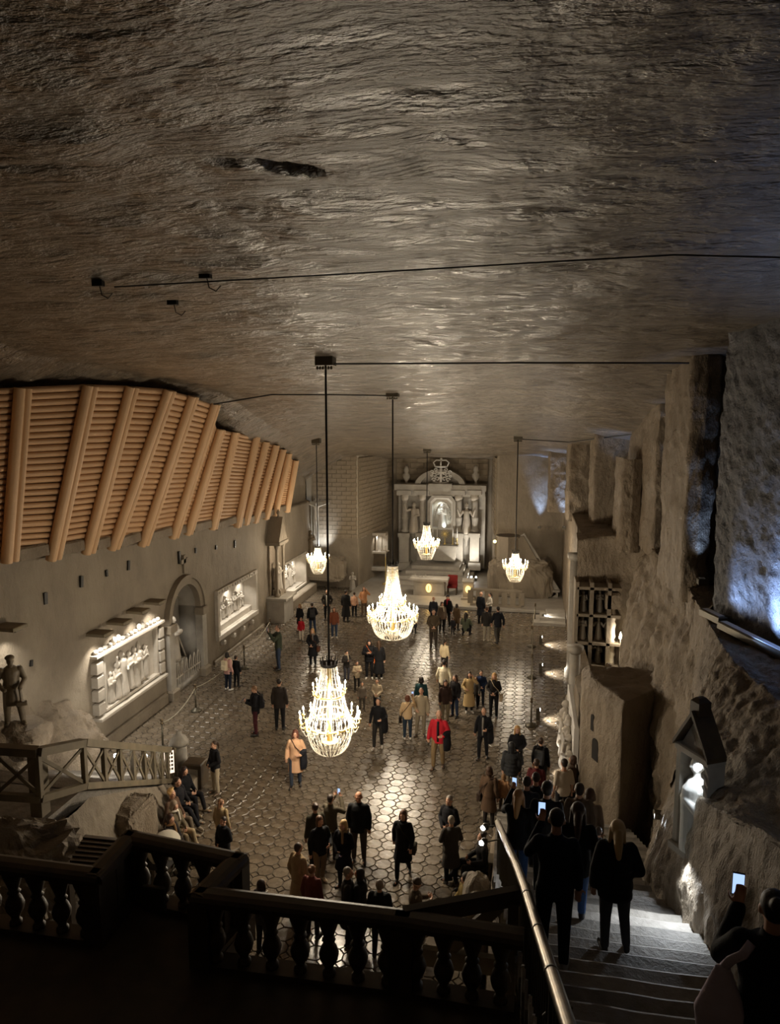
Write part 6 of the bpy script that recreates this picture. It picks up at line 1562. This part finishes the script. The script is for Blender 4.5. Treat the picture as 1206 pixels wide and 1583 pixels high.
def person(px, yt, yb, mode, pose, face, top, tcol, pcol, hair, hcol, label, short='', ex=(), shoe='#1c1b1b', skin=0, loc=None, wide=1.0):
    ht = yb
    if mode == 'f':
        g = onz(px, yb); h = ony(px, yt, g.y-0.05).z
    elif mode == 'F':
        q = onz(px, yt, ht); g = V3((q.x, q.y, 0)); h = ht
    elif mode == 'S':
        d = ray(px, yt); q = _c+d*((8.05+ht-HC)/(d.z+0.42*d.y)); h = ht
        if q.y > YB:
            q = onz(px, yt, ht); g = V3((q.x, max(q.y, YB+0.2), 0))
        else:
            i_ = math.floor((YB-q.y)/TREAD)+1; y_ = YB-TREAD*i_+0.15
            g = V3((q.x, y_, RISE*i_))
    else:
        g = V3(loc); h = ht
    s = h/TOPZ[pose]
    p = POSES[pose]
    sc = (s*wide, s*wide, s)
    o = obj('person', meshc((pose, 'body'), lambda: body_mesh(pose)), None, None, g, (0, 0, math.radians(face)), sc, label=label, cat='person')
    if skin:
        o.material_slots[0].link = 'OBJECT'; o.material_slots[0].material = M_skin2
    def kid(name, key, fn, m, **kw):
        c = obj(name, meshc(key, fn), None, o, **kw)
        if len(c.data.materials) == 0: c.data.materials.append(m)
        c.material_slots[0].link = 'OBJECT'; c.material_slots[0].material = m
        return c
    nm = {'coat': 'coat', 'long': 'long_coat', 'tee': 'tee_shirt'}.get(top, top)
    kid(nm, (pose, top), lambda: top_mesh(pose, top), cloth(tcol))
    kid('trousers', (pose, 'tr'), lambda: trouser_mesh(pose), cloth(pcol))
    for k in (0, 1): kid('shoe', (pose, 'shoe', k), lambda: shoe_mesh(pose, k), mat('shoe_'+shoe.strip('#'), lin(shoe), 0.5))
    if hair:
        Mh = Matrix.Translation(shift(p)) @ hd_mat(p)
        c = kid({'beanie': 'knit_hat', 'cap': 'cap', 'hood': 'hood'}.get(hair, 'hair'), ('hair', hair), lambda: hair_mesh(hair), mat('hair_'+hcol.strip('#'), lin(hcol), 0.55, bump=0.4, bscale=60, bdist=0.01, stretch=(1, 1, 0.2)))
        c.matrix_local = Mh
    W = Matrix.Translation(g) @ Matrix.Rotation(math.radians(face), 4, 'Z') @ Matrix.Diagonal((*sc, 1))
    for e in ex:
        k, _, v = e.partition(':')
        if k == 'shirt':
            c = kid('shirt_front', (pose, 'shirt'), lambda: moved(MB().tube([(0, -0.105, 0.86), (0, -0.125, 1.1), (0, -0.128, 1.3), (0, -0.095, 1.45)], [(0.035, 0.055), (0.035, 0.05), (0.035, 0.045), (0.03, 0.03)], 10).mesh('shirt', True), p), cloth(v))
        elif k == 'scarf':
            kid('scarf', (pose, 'scarf'), lambda: moved(voxel(MB().tube([(0.085*math.cos(a), 0.01+0.09*math.sin(a), 1.50) for a in [2*PI*i/14 for i in range(15)]], 0.035, 8).caps((0.03, -0.11, 1.48), 0.035, (0.05, -0.15, 1.25), 0.03), 0.016, 2, 'scarf'), p), cloth(v))
        elif k == 'phone':
            lc, rx = PHONE.get(pose, PHONE['phone'])
            t = bpy.data.objects.new('phone', phone_me); link(t); t.matrix_world = W @ Matrix.Translation(lc) @ Matrix.Rotation(rx, 4, 'X'); 
            if len(phone_me.materials) == 0: phone_me.materials.append(M_black); screen_me.materials.append(M_screen)
            tag(t, 'phone held by ' + short, 'phone', 'phones in visitors\' hands'); obj('screen', screen_me, None, t)
        elif k == 'backpack':
            t = empty('backpack', (0, 0, 0), 'backpack worn by ' + short, 'backpack'); t.matrix_world = W @ Matrix.Translation(shift(p))
            for nm_, key, fn in (('pack', ('bp',), backpack_mesh), ('strap', ('bps', 1), lambda: strap_mesh(1)), ('strap', ('bps', -1), lambda: strap_mesh(-1))):
                c = obj(nm_, meshc(key, fn), None, t)
                if len(c.data.materials) == 0: c.data.materials.append(cloth(v))
                c.material_slots[0].link = 'OBJECT'; c.material_slots[0].material = cloth(v)
        elif k == 'bag':
            t = empty('shoulder_bag', (0, 0, 0), 'shoulder bag carried by ' + short, 'bag'); t.matrix_world = W @ Matrix.Translation(shift(p))
            for nm_, key, fn, lo in (('bag_body', ('bag',), bag_mesh, (0.27, 0, 0)), ('strap', ('bagst',), bagstrap_mesh, (0, 0, 0))):
                c = obj(nm_, meshc(key, fn), None, t, lo)
                if len(c.data.materials) == 0: c.data.materials.append(cloth(v))
                c.material_slots[0].link = 'OBJECT'; c.material_slots[0].material = cloth(v)
        elif k == 'coat':
            t = obj('folded_coat', meshc(('ac',), armcoat_mesh), None, None, label='coat hanging over arm of ' + short, cat='coat')
            if len(t.data.materials) == 0: t.data.materials.append(cloth(v))
            t.material_slots[0].link = 'OBJECT'; t.material_slots[0].material = cloth(v)
            t.matrix_world = W @ Matrix.Translation(shift(p))
    return o
BK, DK, NV, GR = '#17171a', '#26221f', '#1b2130', '#4a4742'
PEOPLE = [
 # --- far end of the hall
 (506, 912, 958, 'f', 'pockets', 5, 'jacket', '#2b2723', BK, 'short', '#3a2a1e', 'man in dark open jacket over white shirt near the white glowing relief', '', ('shirt:#cfc9bd',)),
 (464, 934, 976, 'f', 'stand', -20, 'coat', BK, BK, 'long', '#8a6b45', 'blonde woman in black coat standing behind child in red', ''),
 (466, 955, 991, 'f', 'stand', -10, 'jacket', '#b3202c', '#cfc6b8', 'tail', '#4a3424', 'small child in bright red jacket and pale trousers'),
 (483, 932, 979, 'f', 'relax', 200, 'jacket', BK, '#2d3a52', 'short', '#2e241c', 'man in black jacket and jeans beside the child in red', 'man beside the child in red', ('backpack:#3a3a3c',)),
 (535, 912, 961, 'f', 'stand', 170, 'long', '#1e1d1d', BK, 'short', '#3b332b', 'person in long black overcoat seen from behind near the side altar'),
 (548, 916, 954, 'f', 'stand', 190, 'sweater', '#d3a486', BK, 'bun', '#2d231c', 'woman in peach sweater and black trousers beside the black overcoat'),
 (563, 907, 952, 'f', 'ear', 20, 'jacket', '#c08a62', '#6a5546', 'long', '#5c4330', 'woman in tan jacket just left of the second chandelier'),
 (517, 939, 986, 'f', 'stand', 15, 'jacket', '#7a4630', '#34435a', 'long', '#5a3a28', 'woman in rust-brown jacket and jeans behind the chandelier rod', '', (), '#cfcac0'),
 (431, 967, 1035, 'f', 'photo', -60, 'jacket', '#3b4234', '#39445a', 'crop', '#4a3a2c', 'man in olive jacket taking a photo near the left wall', 'man in olive jacket', ('phone',)),
 (484, 972, 1029, 'f', 'clasp', 0, 'coat', BK, BK, 'long', '#b08a58', 'blonde woman in black coat standing alone on open floor, left of rod', 'blonde woman standing alone left of rod', ('bag:#5a3626', 'scarf:#6f6a66')),
 (536, 1006, 1052, 'f', 'phone', 40, 'jacket', '#2b2724', '#3c3c44', 'short', '#30261e', 'man in dark jacket looking at phone behind nearest chandelier', 'man behind nearest chandelier', ('phone', 'scarf:#b7a890')),
 (552, 1022, 1068, 'f', 'phone', 30, 'jacket', '#a3937a', DK, 'short', '#2a211b', 'person in beige jacket bent over hands behind nearest chandelier'),
 (571, 989, 1049, 'f', 'phone', 10, 'puffer', BK, BK, 'long', '#1b1512', 'dark-haired woman in black puffer with orange bag', 'dark-haired woman in black puffer', ('bag:#d8682a',), '#d6d2ca'),
 (586, 991, 1050, 'f', 'stand', 190, 'long', '#19191b', BK, 'long', '#4b3626', 'woman in long black coat beside the orange bag', '', (), '#d6d2ca'),
 (583, 1050, 1102, 'f', 'clasp', 0, 'sweater', '#b7a78e', BK, 'short', '#2a211b', 'person in beige sweater just right of the nearest chandelier'),
 (560, 1055, 1098, 'f', 'stand', 20, 'jacket', '#6f655a', '#4b463f', 'short', '#32271f', 'boy in grey checked shirt close behind nearest chandelier'),
 (585, 1080, 1156, 'f', 'carry', 0, 'sweater', BK, '#2a2826', 'short', '#2b211a', 'man in black sweater with coat on arm, right of nearest chandelier', 'man right of nearest chandelier', ('coat:#151518',), '#d6d2ca'),
 (353, 1009, 1067, 'f', 'stand', 160, 'jacket', '#c59a92', NV, 'bob', '#1d1714', 'woman in pink jacket with cream backpack facing arched niche', 'woman in pink jacket', ('backpack:#cfc0a2',), '#d6d2ca'),
 (366, 1014, 1062, 'f', 'stand', 170, 'jacket', BK, BK, 'short', '#2b2019', 'child in black jacket beside woman in pink'),
 (396, 1061, 1136, 'f', 'phone', -70, 'jacket', '#15151a', '#4a2228', 'short', '#7a5a3c', 'man with dark backpack and maroon trousers looking at phone', 'man in maroon trousers', ('phone', 'backpack:#1a1a1e')),
 (433, 1050, 1128, 'f', 'stand', 190, 'jacket', '#2e2824', '#1e1d1f', 'crop', '#241c16', 'broad man in dark brown jacket standing with back turned, left of chandelier'),
 (458, 1130, 1215, 'f', 'carry', 10, 'coat', '#d6ab88', '#3c4452', 'bob', '#5f3527', 'red-haired woman in peach coat carrying a dark coat', 'red-haired woman in peach coat', ('coat:#1a1b22', 'bag:#2a2018')),
 (334, 1147, 1227, 'f', 'clasp', -35, 'jacket', '#16161a', '#b3a68e', 'tail', '#3e2c20', 'girl with ponytail in black jacket and beige trousers near seated visitors', '', (), '#6b5a48'),
 (344, 1237, 1318, 'f', 'stand', 170, 'jacket', '#a08c6a', DK, 'tail', '#6b4a30', 'woman in cream patterned jacket behind man in black, near balustrade bay'),
 (348, 1265, 1352, 'f', 'clasp', -20, 'coat', '#141418', BK, 'short', '#2a2019', 'man in black coat standing just beyond the projecting balustrade bay'),
 # --- centre of the floor
 (686, 1020, 1092, 'f', 'walk', 185, 'sweater', '#d9cfb4', DK, 'short', '#231b16', 'man in cream sweater walking away in middle of hall'),
 (687, 989, 1040, 'f', 'stand', 160, 'sweater', '#cdbb97', DK, 'tail', '#2b211a', 'child in cream top in front of man in cream sweater'),
 (688, 1052, 1116, 'f', 'stand', 20, 'jacket', '#33231d', '#6f6450', 'long', '#33211a', 'woman in dark brown jacket and camouflage trousers'),
 (703, 1044, 1108, 'f', 'stand', -30, 'jacket', '#1d1a1b', '#2b3a55', 'long', '#3a241b', 'woman in black jacket and blue jeans beside camouflage trousers'),
 (725, 1039, 1101, 'f', 'ear', 15, 'long', '#b89d70', BK, 'long', '#1d1613', 'woman in long beige padded coat touching her hair', '', (), '#d6d2ca'),
 (735, 1047, 1094, 'f', 'stand', -20, 'jacket', '#4c4a48', BK, 'short', '#6a4c34', 'child in grey jacket beside the long beige coat'),
 (743, 1037, 1092, 'f', 'clasp', 10, 'jacket', '#22304d', '#1c2029', 'short', '#241b15', 'young man in navy blue jacket behind the child in grey'),
 (763, 1041, 1109, 'f', 'clasp', -5, 'sweater', '#1d1a19', BK, 'long', '#b8925c', 'blonde woman in black holding a cream bundle', 'blonde woman holding cream bundle', ('bag:#c7b496',)),
 (651, 1047, 1112, 'f', 'stand', 180, 'jacket', '#1f3d40', DK, 'bob', '#231b16', 'person in teal jacket seen from behind', ),
 (651, 1064, 1137, 'f', 'relax', 0, 'jacket', '#a99c84', '#8a7f6c', 'crop', '#2e241c', 'man in beige hooded jacket and beige trousers facing the camera', '', (), '#3a332c'),
 (630, 1075, 1143, 'f', 'photo1', 190, 'sweater', '#d6b990', '#2d3b4a', 'bob', '#6b3d28', 'woman in beige sweater and jeans lifting a phone', 'woman in beige sweater lifting it', ('phone', 'bag:#1c1917'), '#d6d2ca'),
 (678, 1099, 1186, 'f', 'carry', -5, 'jacket', '#b3222e', '#7f6a4c', 'fringe', '#8f8a84', 'stout grey-haired man in bright red jacket and khaki trousers', 'man in red jacket', ('coat:#15151a', 'shirt:#1b1b1f'), '#4a3a2c', 0, None, 1.08),
 (747, 1095, 1172, 'f', 'carry', -8, 'jacket', '#17181c', '#15161a', 'crop', '#6b5340', 'man in black jacket walking with coat on arm, right of man in red', 'man walking right of man in red', ('coat:#141417', 'shirt:#8a8780')),
 # --- towards the sanctuary, right of centre
 (670, 942, 1003, 'f', 'clasp', 10, 'jacket', '#4b4032', '#3b332a', 'short', '#2b211a', 'man in brown suit standing with feet crossed, right of second chandelier'),
 (670, 923, 968, 'f', 'stand', 180, 'jacket', '#24262c', '#23242a', '', '', 'bald man in dark jacket with back turned near front altar'),
 (683, 931, 978, 'f', 'stand', 30, 'jacket', '#6a5a4c', DK, 'bob', '#4a3224', 'woman with cream shawl in the group before the front altar', '', ('scarf:#cbbfa6',)),
 (692, 920, 968, 'f', 'relax', -30, 'jacket', '#1d1c1f', BK, 'cap', '#26262c', 'man in black jacket and cap with red scarf', '', ('scarf:#9c2630',)),
 (706, 934, 974, 'f', 'stand', 150, 'coat', '#5d4a34', DK, 'bob', '#2b211a', 'woman in brown coat with back turned in the altar group'),
 (700, 955, 981, 'f', 'stand', 160, 'jacket', '#2a2a30', BK, 'tail', '#3a281d', 'small child in dark dotted jacket in the altar group'),
 (720, 947, 983, 'f', 'crouch', 170, 'jacket', '#5b6150', BK, 'long', '#241b16', 'woman in green jacket crouching with back turned'),
 (743, 915, 964, 'f', 'stand', 150, 'coat', '#181a20', '#1a1c22', '', '', 'bald man in black coat beside the communion railing'),
 (757, 917, 958, 'f', 'clasp', -60, 'sweater', '#c9c2b6', BK, 'tail', '#2b211a', 'woman with white sleeves facing the bald man'),
 (752, 938, 991, 'f', 'stand', 170, 'jacket', '#2e2b28', '#a39a89', 'short', '#5a3e2c', 'man in dark jacket and pale trousers with back turned', '', (), '#cfc8ba'),
 (769, 938, 994, 'f', 'walk', 200, 'jacket', '#1a1c22', '#4a4844', 'short', '#2a211a', 'man in black bomber jacket walking, rightmost of the altar group'),
 (640, 944, 979, 'f', 'stand', 180, 'coat', '#2a2b30', BK, 'long', '#2a211b', 'woman in dark coat half hidden by the second chandelier'),
 # --- right, near the foot of the stairs
 (800, 1122, 1.68, 'S', 'clasp', 5, 'coat', '#1a1a1d', BK, 'long', '#c79d62', 'blonde woman in black coat facing the stairs, hand at chin'),
 (791, 1147, 1.74, 'S', 'stand', 180, 'puffer', '#35373a', '#a89f90', 'hood', '#24262a', 'person in charcoal hooded jacket and pale wide trousers'),
 (837, 1140, 1.72, 'S', 'stand', 165, 'jacket', '#1d1c1e', BK, 'short', '#3a281d', 'young man in black with small grey backpack beside barrier post', 'young man beside barrier post', ('backpack:#44464a',)),
 (873, 1177, 1.80, 'S', 'stand', -160, 'tee', '#c9bdac', '#1c1c20', 'short', '#2a1f18', 'man in pale tee shirt standing at foot of the stairs'),
 (886, 1168, 1.74, 'S', 'stand', -120, 'jacket', '#4d3d30', DK, 'bob', '#4a3426', 'woman in brown jacket behind man in pale tee shirt'),
 (830, 1177, 1.68, 'S', 'stand', 170, 'jacket', '#5a2426', BK, 'short', '#3e2c22', 'person in dark red jacket near barrier post'),
 (757, 1185, 1.70, 'F', 'stand', 160, 'coat', '#5a4636', '#2f2a28', 'bob', '#4a3426', 'woman in brown coat leaning by the stone pedestal', 'woman in brown coat', ('bag:#3b2e26',)),
 (779, 1196, 1.22, 'F', 'stand', 170, 'jacket', '#b98e68', '#6a5a4a', 'bob', '#8a6642', 'child in tan jacket left of the stairs'),
 # --- crowd on the stairs
 (815, 1206, 1.74, 'S', 'stand', 175, 'jacket', '#2c3038', BK, 'crop', '#2a2019', 'man in grey-blue jacket, farther left of the dark heads on stairs'),
 (829, 1199, 1.76, 'S', 'stand', 185, 'jacket', '#20242a', BK, 'crop', '#30251d', 'man in dark jacket just right of grey-blue jacket on stairs'),
 (846, 1213, 1.84, 'S', 'stand', 178, 'sweater', '#1c1c1f', '#1a1a1e', 'short', '#251b15', 'tall man in black sweater on the stairs ahead of phone photographer'),
 (802, 1228, 1.66, 'S', 'photo2', 165, 'jacket', '#191b20', '#3a5a94', 'long', '#b98d5a', 'blonde woman in blue jeans lifting phone at handrail end', 'blonde woman at handrail end', ('phone',)),
 (896, 1216, 1.74, 'S', 'stand', 180, 'jacket', '#5a4c40', DK, 'short', '#33261d', 'man in brown jacket on stairs beside right wall, right of tee shirt'),
 (913, 1225, 1.62, 'S', 'stand', 170, 'sweater', '#7d6e60', DK, 'bob', '#4a3224', 'woman in patterned taupe sweater on the stairs by right wall'),
 (868, 1241, 1.25, 'S', 'stand', 180, 'jacket', '#3e342c', DK, 'short', '#3a2a20', 'child in dark brown jacket among the people on the stairs'),
 (893, 1246, 1.75, 'S', 'walk', 178, 'jacket', '#17181b', '#33507f', 'long', '#3d281d', 'woman with long dark hair in black jacket and blue jeans', '', (), '#1b1b1d'),
 (926, 1285, 1.12, 'S', 'stand', 175, 'jacket', '#2d2a28', BK, 'short', '#3a2a20', 'small child in dark jacket left of blonde woman in leather'),
 (862, 1261, 1.86, 'S', 'film', 178, 'sweater', '#141b2b', '#101216', 'crop', '#201812', 'tall man in dark navy sweatshirt lifting glowing phone on stairs', 'tall man in navy sweatshirt', ('phone',), '#8f8c86'),
 (957, 1278, 1.68, 'S', 'relax', 182, 'puffer', '#1a1a1d', '#3a3b40', 'long', '#d8bc8a', 'blonde woman in shiny black jacket and grey jeans on right stairs', '', (), '#17171a'),
 # --- bottom of the hall, beyond the balustrade
 (555, 1226, 1331, 'f', 'stand', 5, 'jacket', '#17181a', '#4e4640', '', '', 'bald man in black jacket standing with arms down, beyond the balustrade', '', (), '#2b241e', 1, None, 1.1),
 (623, 1255, 1356, 'f', 'walk', -4, 'coat', '#131316', '#121214', 'bob', '#5a3a28', 'woman in black coat walking towards camera with hand bag', 'woman walking towards camera', ('bag:#2e2a1c',)),
 (511, 1228, 1.70, 'F', 'photo', 165, 'jacket', '#4d4638', DK, 'short', '#2a2019', 'person in checked shirt lifting a glowing phone overhead', 'person in checked shirt', ('phone',)),
 (487, 1241, 1.72, 'F', 'stand', -140, 'jacket', '#3a382c', DK, 'bun', '#3a2a20', 'woman with hair bun in olive jacket beyond the balustrade'),
 (494, 1262, 1.70, 'F', 'carry', 40, 'jacket', '#16171a', '#7d6a55', 'bob', '#5a3f2c', 'person in black jacket and beige trousers in left group', '', (), '#b9a98e'),
 (531, 1268, 1.68, 'F', 'clasp', -15, 'coat', '#121216', BK, 'long', '#c2a06c', 'blonde woman in long black coat with lit phone', 'blonde woman in long black coat', ('phone', 'scarf:#8f7c62')),
 (461, 1303, 1.72, 'F', 'relax', 150, 'coat', '#9a8464', BK, 'short', '#3e2d22', 'man in beige jacket with back turned, leftmost near the railing'),
 (482, 1337, 1.66, 'F', 'stand', 170, 'sweater', '#6e3a34', DK, 'bun', '#8a6240', 'person in maroon sweater close to the balustrade'),
 (538, 1341, 1.74, 'F', 'stand', 100, 'coat', '#26211e', BK, 'short', '#8d857a', 'grey-haired man in dark coat close to the balustrade'),
 (556, 1343, 1.70, 'F', 'stand', -100, 'coat', '#191719', BK, 'bob', '#241b16', 'dark-haired woman beside the grey-haired man at balustrade'),
 (587, 1360, 1.72, 'F', 'stand', 178, 'puffer', '#16171b', BK, 'short', '#8a7d6c', 'man in black puffer with back turned below the balustrade'),
 (643, 1358, 1.66, 'F', 'phone', 120, 'coat', '#5e5242', DK, 'beanie', '#4a3c30', 'woman with knit hat in taupe coat right of black puffer'),
 (404, 1360, 1.66, 'F', 'stand', 160, 'jacket', '#2b2523', DK, 'bob', '#3a281e', 'person with brown hair just behind the near balustrade rail', 'person behind near balustrade rail', ('bag:#cfcac0',)),
 (695, 1230, 1.76, 'F', 'clasp', -25, 'jacket', '#1b1b1f', '#2a2623', 'short', '#8f887e', 'older man in glasses and dark jacket near the bench', ),
 (698, 1262, 1.70, 'F', 'phone', 200, 'coat', '#3c3833', '#15151a', 'short', '#a39a8c', 'grey-haired person in charcoal coat with back turned near bench'),
]
for row in PEOPLE: person(*row)
# seated people along the stone ledge, facing right
for k, (px, yt, pose, tcol, pcol, hair, hcol, lab, ex, shoe) in enumerate((
    (284, 1185, 'sit', '#16161a', BK, 'long', '#2a1a18', 'woman in black seated on ledge, farthest from camera', (), '#8a7a60'),
    (274, 1202, 'sitleg', '#1e1d22', '#1a1a1f', 'bun', '#2a2019', 'dark-haired woman in black seated on ledge, second from far end', (), '#8a8070'),
    (265, 1220, 'sitleg', '#5b4638', '#6b6052', 'curly', '#c09a62', 'person with curly blonde hair seated on ledge', (), '#a89a80'),
    (268, 1238, 'sit', '#6a604e', '#b3a080', 'bob', '#8c7a66', 'grey-haired woman with cream scarf and beige trousers seated on ledge', ('scarf:#d8d0c0',), '#b09a76'),
    (262, 1258, 'sit', '#2a2526', BK, 'long', '#3a231c', 'woman with brown scarf seated on ledge, nearest the camera', ('scarf:#8a6a48',), '#22201f'))):
    q = onz(px, yt, 1.30)
    person(px, yt, 1.30, 'X', pose, 78, 'jacket', tcol, pcol, hair, hcol, lab, '', ex, shoe, 0, (q.x, q.y, 0))
q = onz(746, 1286, 1.30); person(746, 1286, 1.30, 'X', 'sitleg', -70, 'jacket', '#1d1b1b', BK, 'curly', '#241a14', 'dark curly-haired man seated on slatted bench', '', (), '#1d1a18', 0, (q.x, q.y, 0))
q = onz(721, 1350, 1.28); person(721, 1350, 1.28, 'X', 'sit', -60, 'jacket', '#77663a', '#8a5a52', 'hood', '#241d16', 'person in gold jacket and dark hood seated beside the stairs', '', (), '#2a2522', 0, (q.x, q.y, 0))
# white pram-like cover beside the ledge
pc = onz(238, 1320, 0.0)
t = empty('pushchair', (-8.32, 14.6, 0), 'pushchair with pale cover standing at near end of stone ledge', 'pushchair')
cv = MB(); cv.ball((0, 0, 0.85), (0.36, 0.50, 0.34), 14, 9).build('cover', cloth('#b8b2a4'), t, True)
MB().box((-0.25, -0.4, 0.5), (0.25, 0.4, 0.7)).build('seat', cloth('#3a3836'), t)
for sx in (-1, 1):
    for sy in (-1, 1): MB().lathe([(0.13, -0.02), (0.13, 0.02)], 14).build('wheel', M_black, t, loc=(sx*0.26, sy*0.36, 0.13), rot=(0, PI/2, 0))
    MB().tube([(sx*0.26, -0.36, 0.15), (sx*0.25, 0.1, 0.6), (sx*0.25, 0.55, 1.05)], 0.015, 6).build('frame_tube', M_iron, t)
# nearest visitor at lower right with phone and lilac bag
g = ony(1199, 1378, 4.7)
person(1199, 1378, g.z-(8.05-0.42*4.7), 'X', 'film', 172, 'jacket', '#121214', '#131316', 'bun', '#171210', 'woman in black with hair bun filming at bottom right corner', 'woman at bottom right corner', ('phone',), '#1a1a1c', 0, (g.x, 4.7, 8.05-0.42*4.7))
t = empty('lilac_bag', (g.x-0.30, 4.66, 6.98), 'pale lilac leather bag hanging beside woman at bottom right', 'bag')
b = MB(); b.tube([(0, 0, 0.42), (0, 0, 0.28), (0, 0, 0.1), (0, 0, -0.05)], [(0.02, 0.05), (0.06, 0.10), (0.09, 0.17), (0.07, 0.15)], 14)
obj('bag_body', voxel(b, 0.016, 3, 'bag_body'), cloth('#cfc3d6'), t)
MB().tube([(0, 0.0, 0.40), (0.04, -0.02, 0.48), (0.10, -0.06, 0.56), (0.16, -0.02, 0.62)], [(0.012, 0.03)]*4, 8).build('strap', cloth('#cfc3d6'), t, True)
# stone pedestal with a ball by the stairs
pd = onz(757, 1262)
t = empty('stone_pedestal', pd, 'short square stone pedestal beside woman in brown coat', 'pedestal')
MB().box((-0.22, -0.22, 0), (0.22, 0.22, 0.12), ch=0.02).build('base', M_wall, t); MB().box((-0.16, -0.16, 0.12), (0.16, 0.16, 0.95), ch=0.02).build('shaft', M_wall, t)
MB().box((-0.2, -0.2, 0.95), (0.2, 0.2, 1.04), ch=0.03).build('cap', M_wall, t); MB().ball((0, 0, 1.11), 0.09, 12, 8).build('finial', M_wall, t, True)
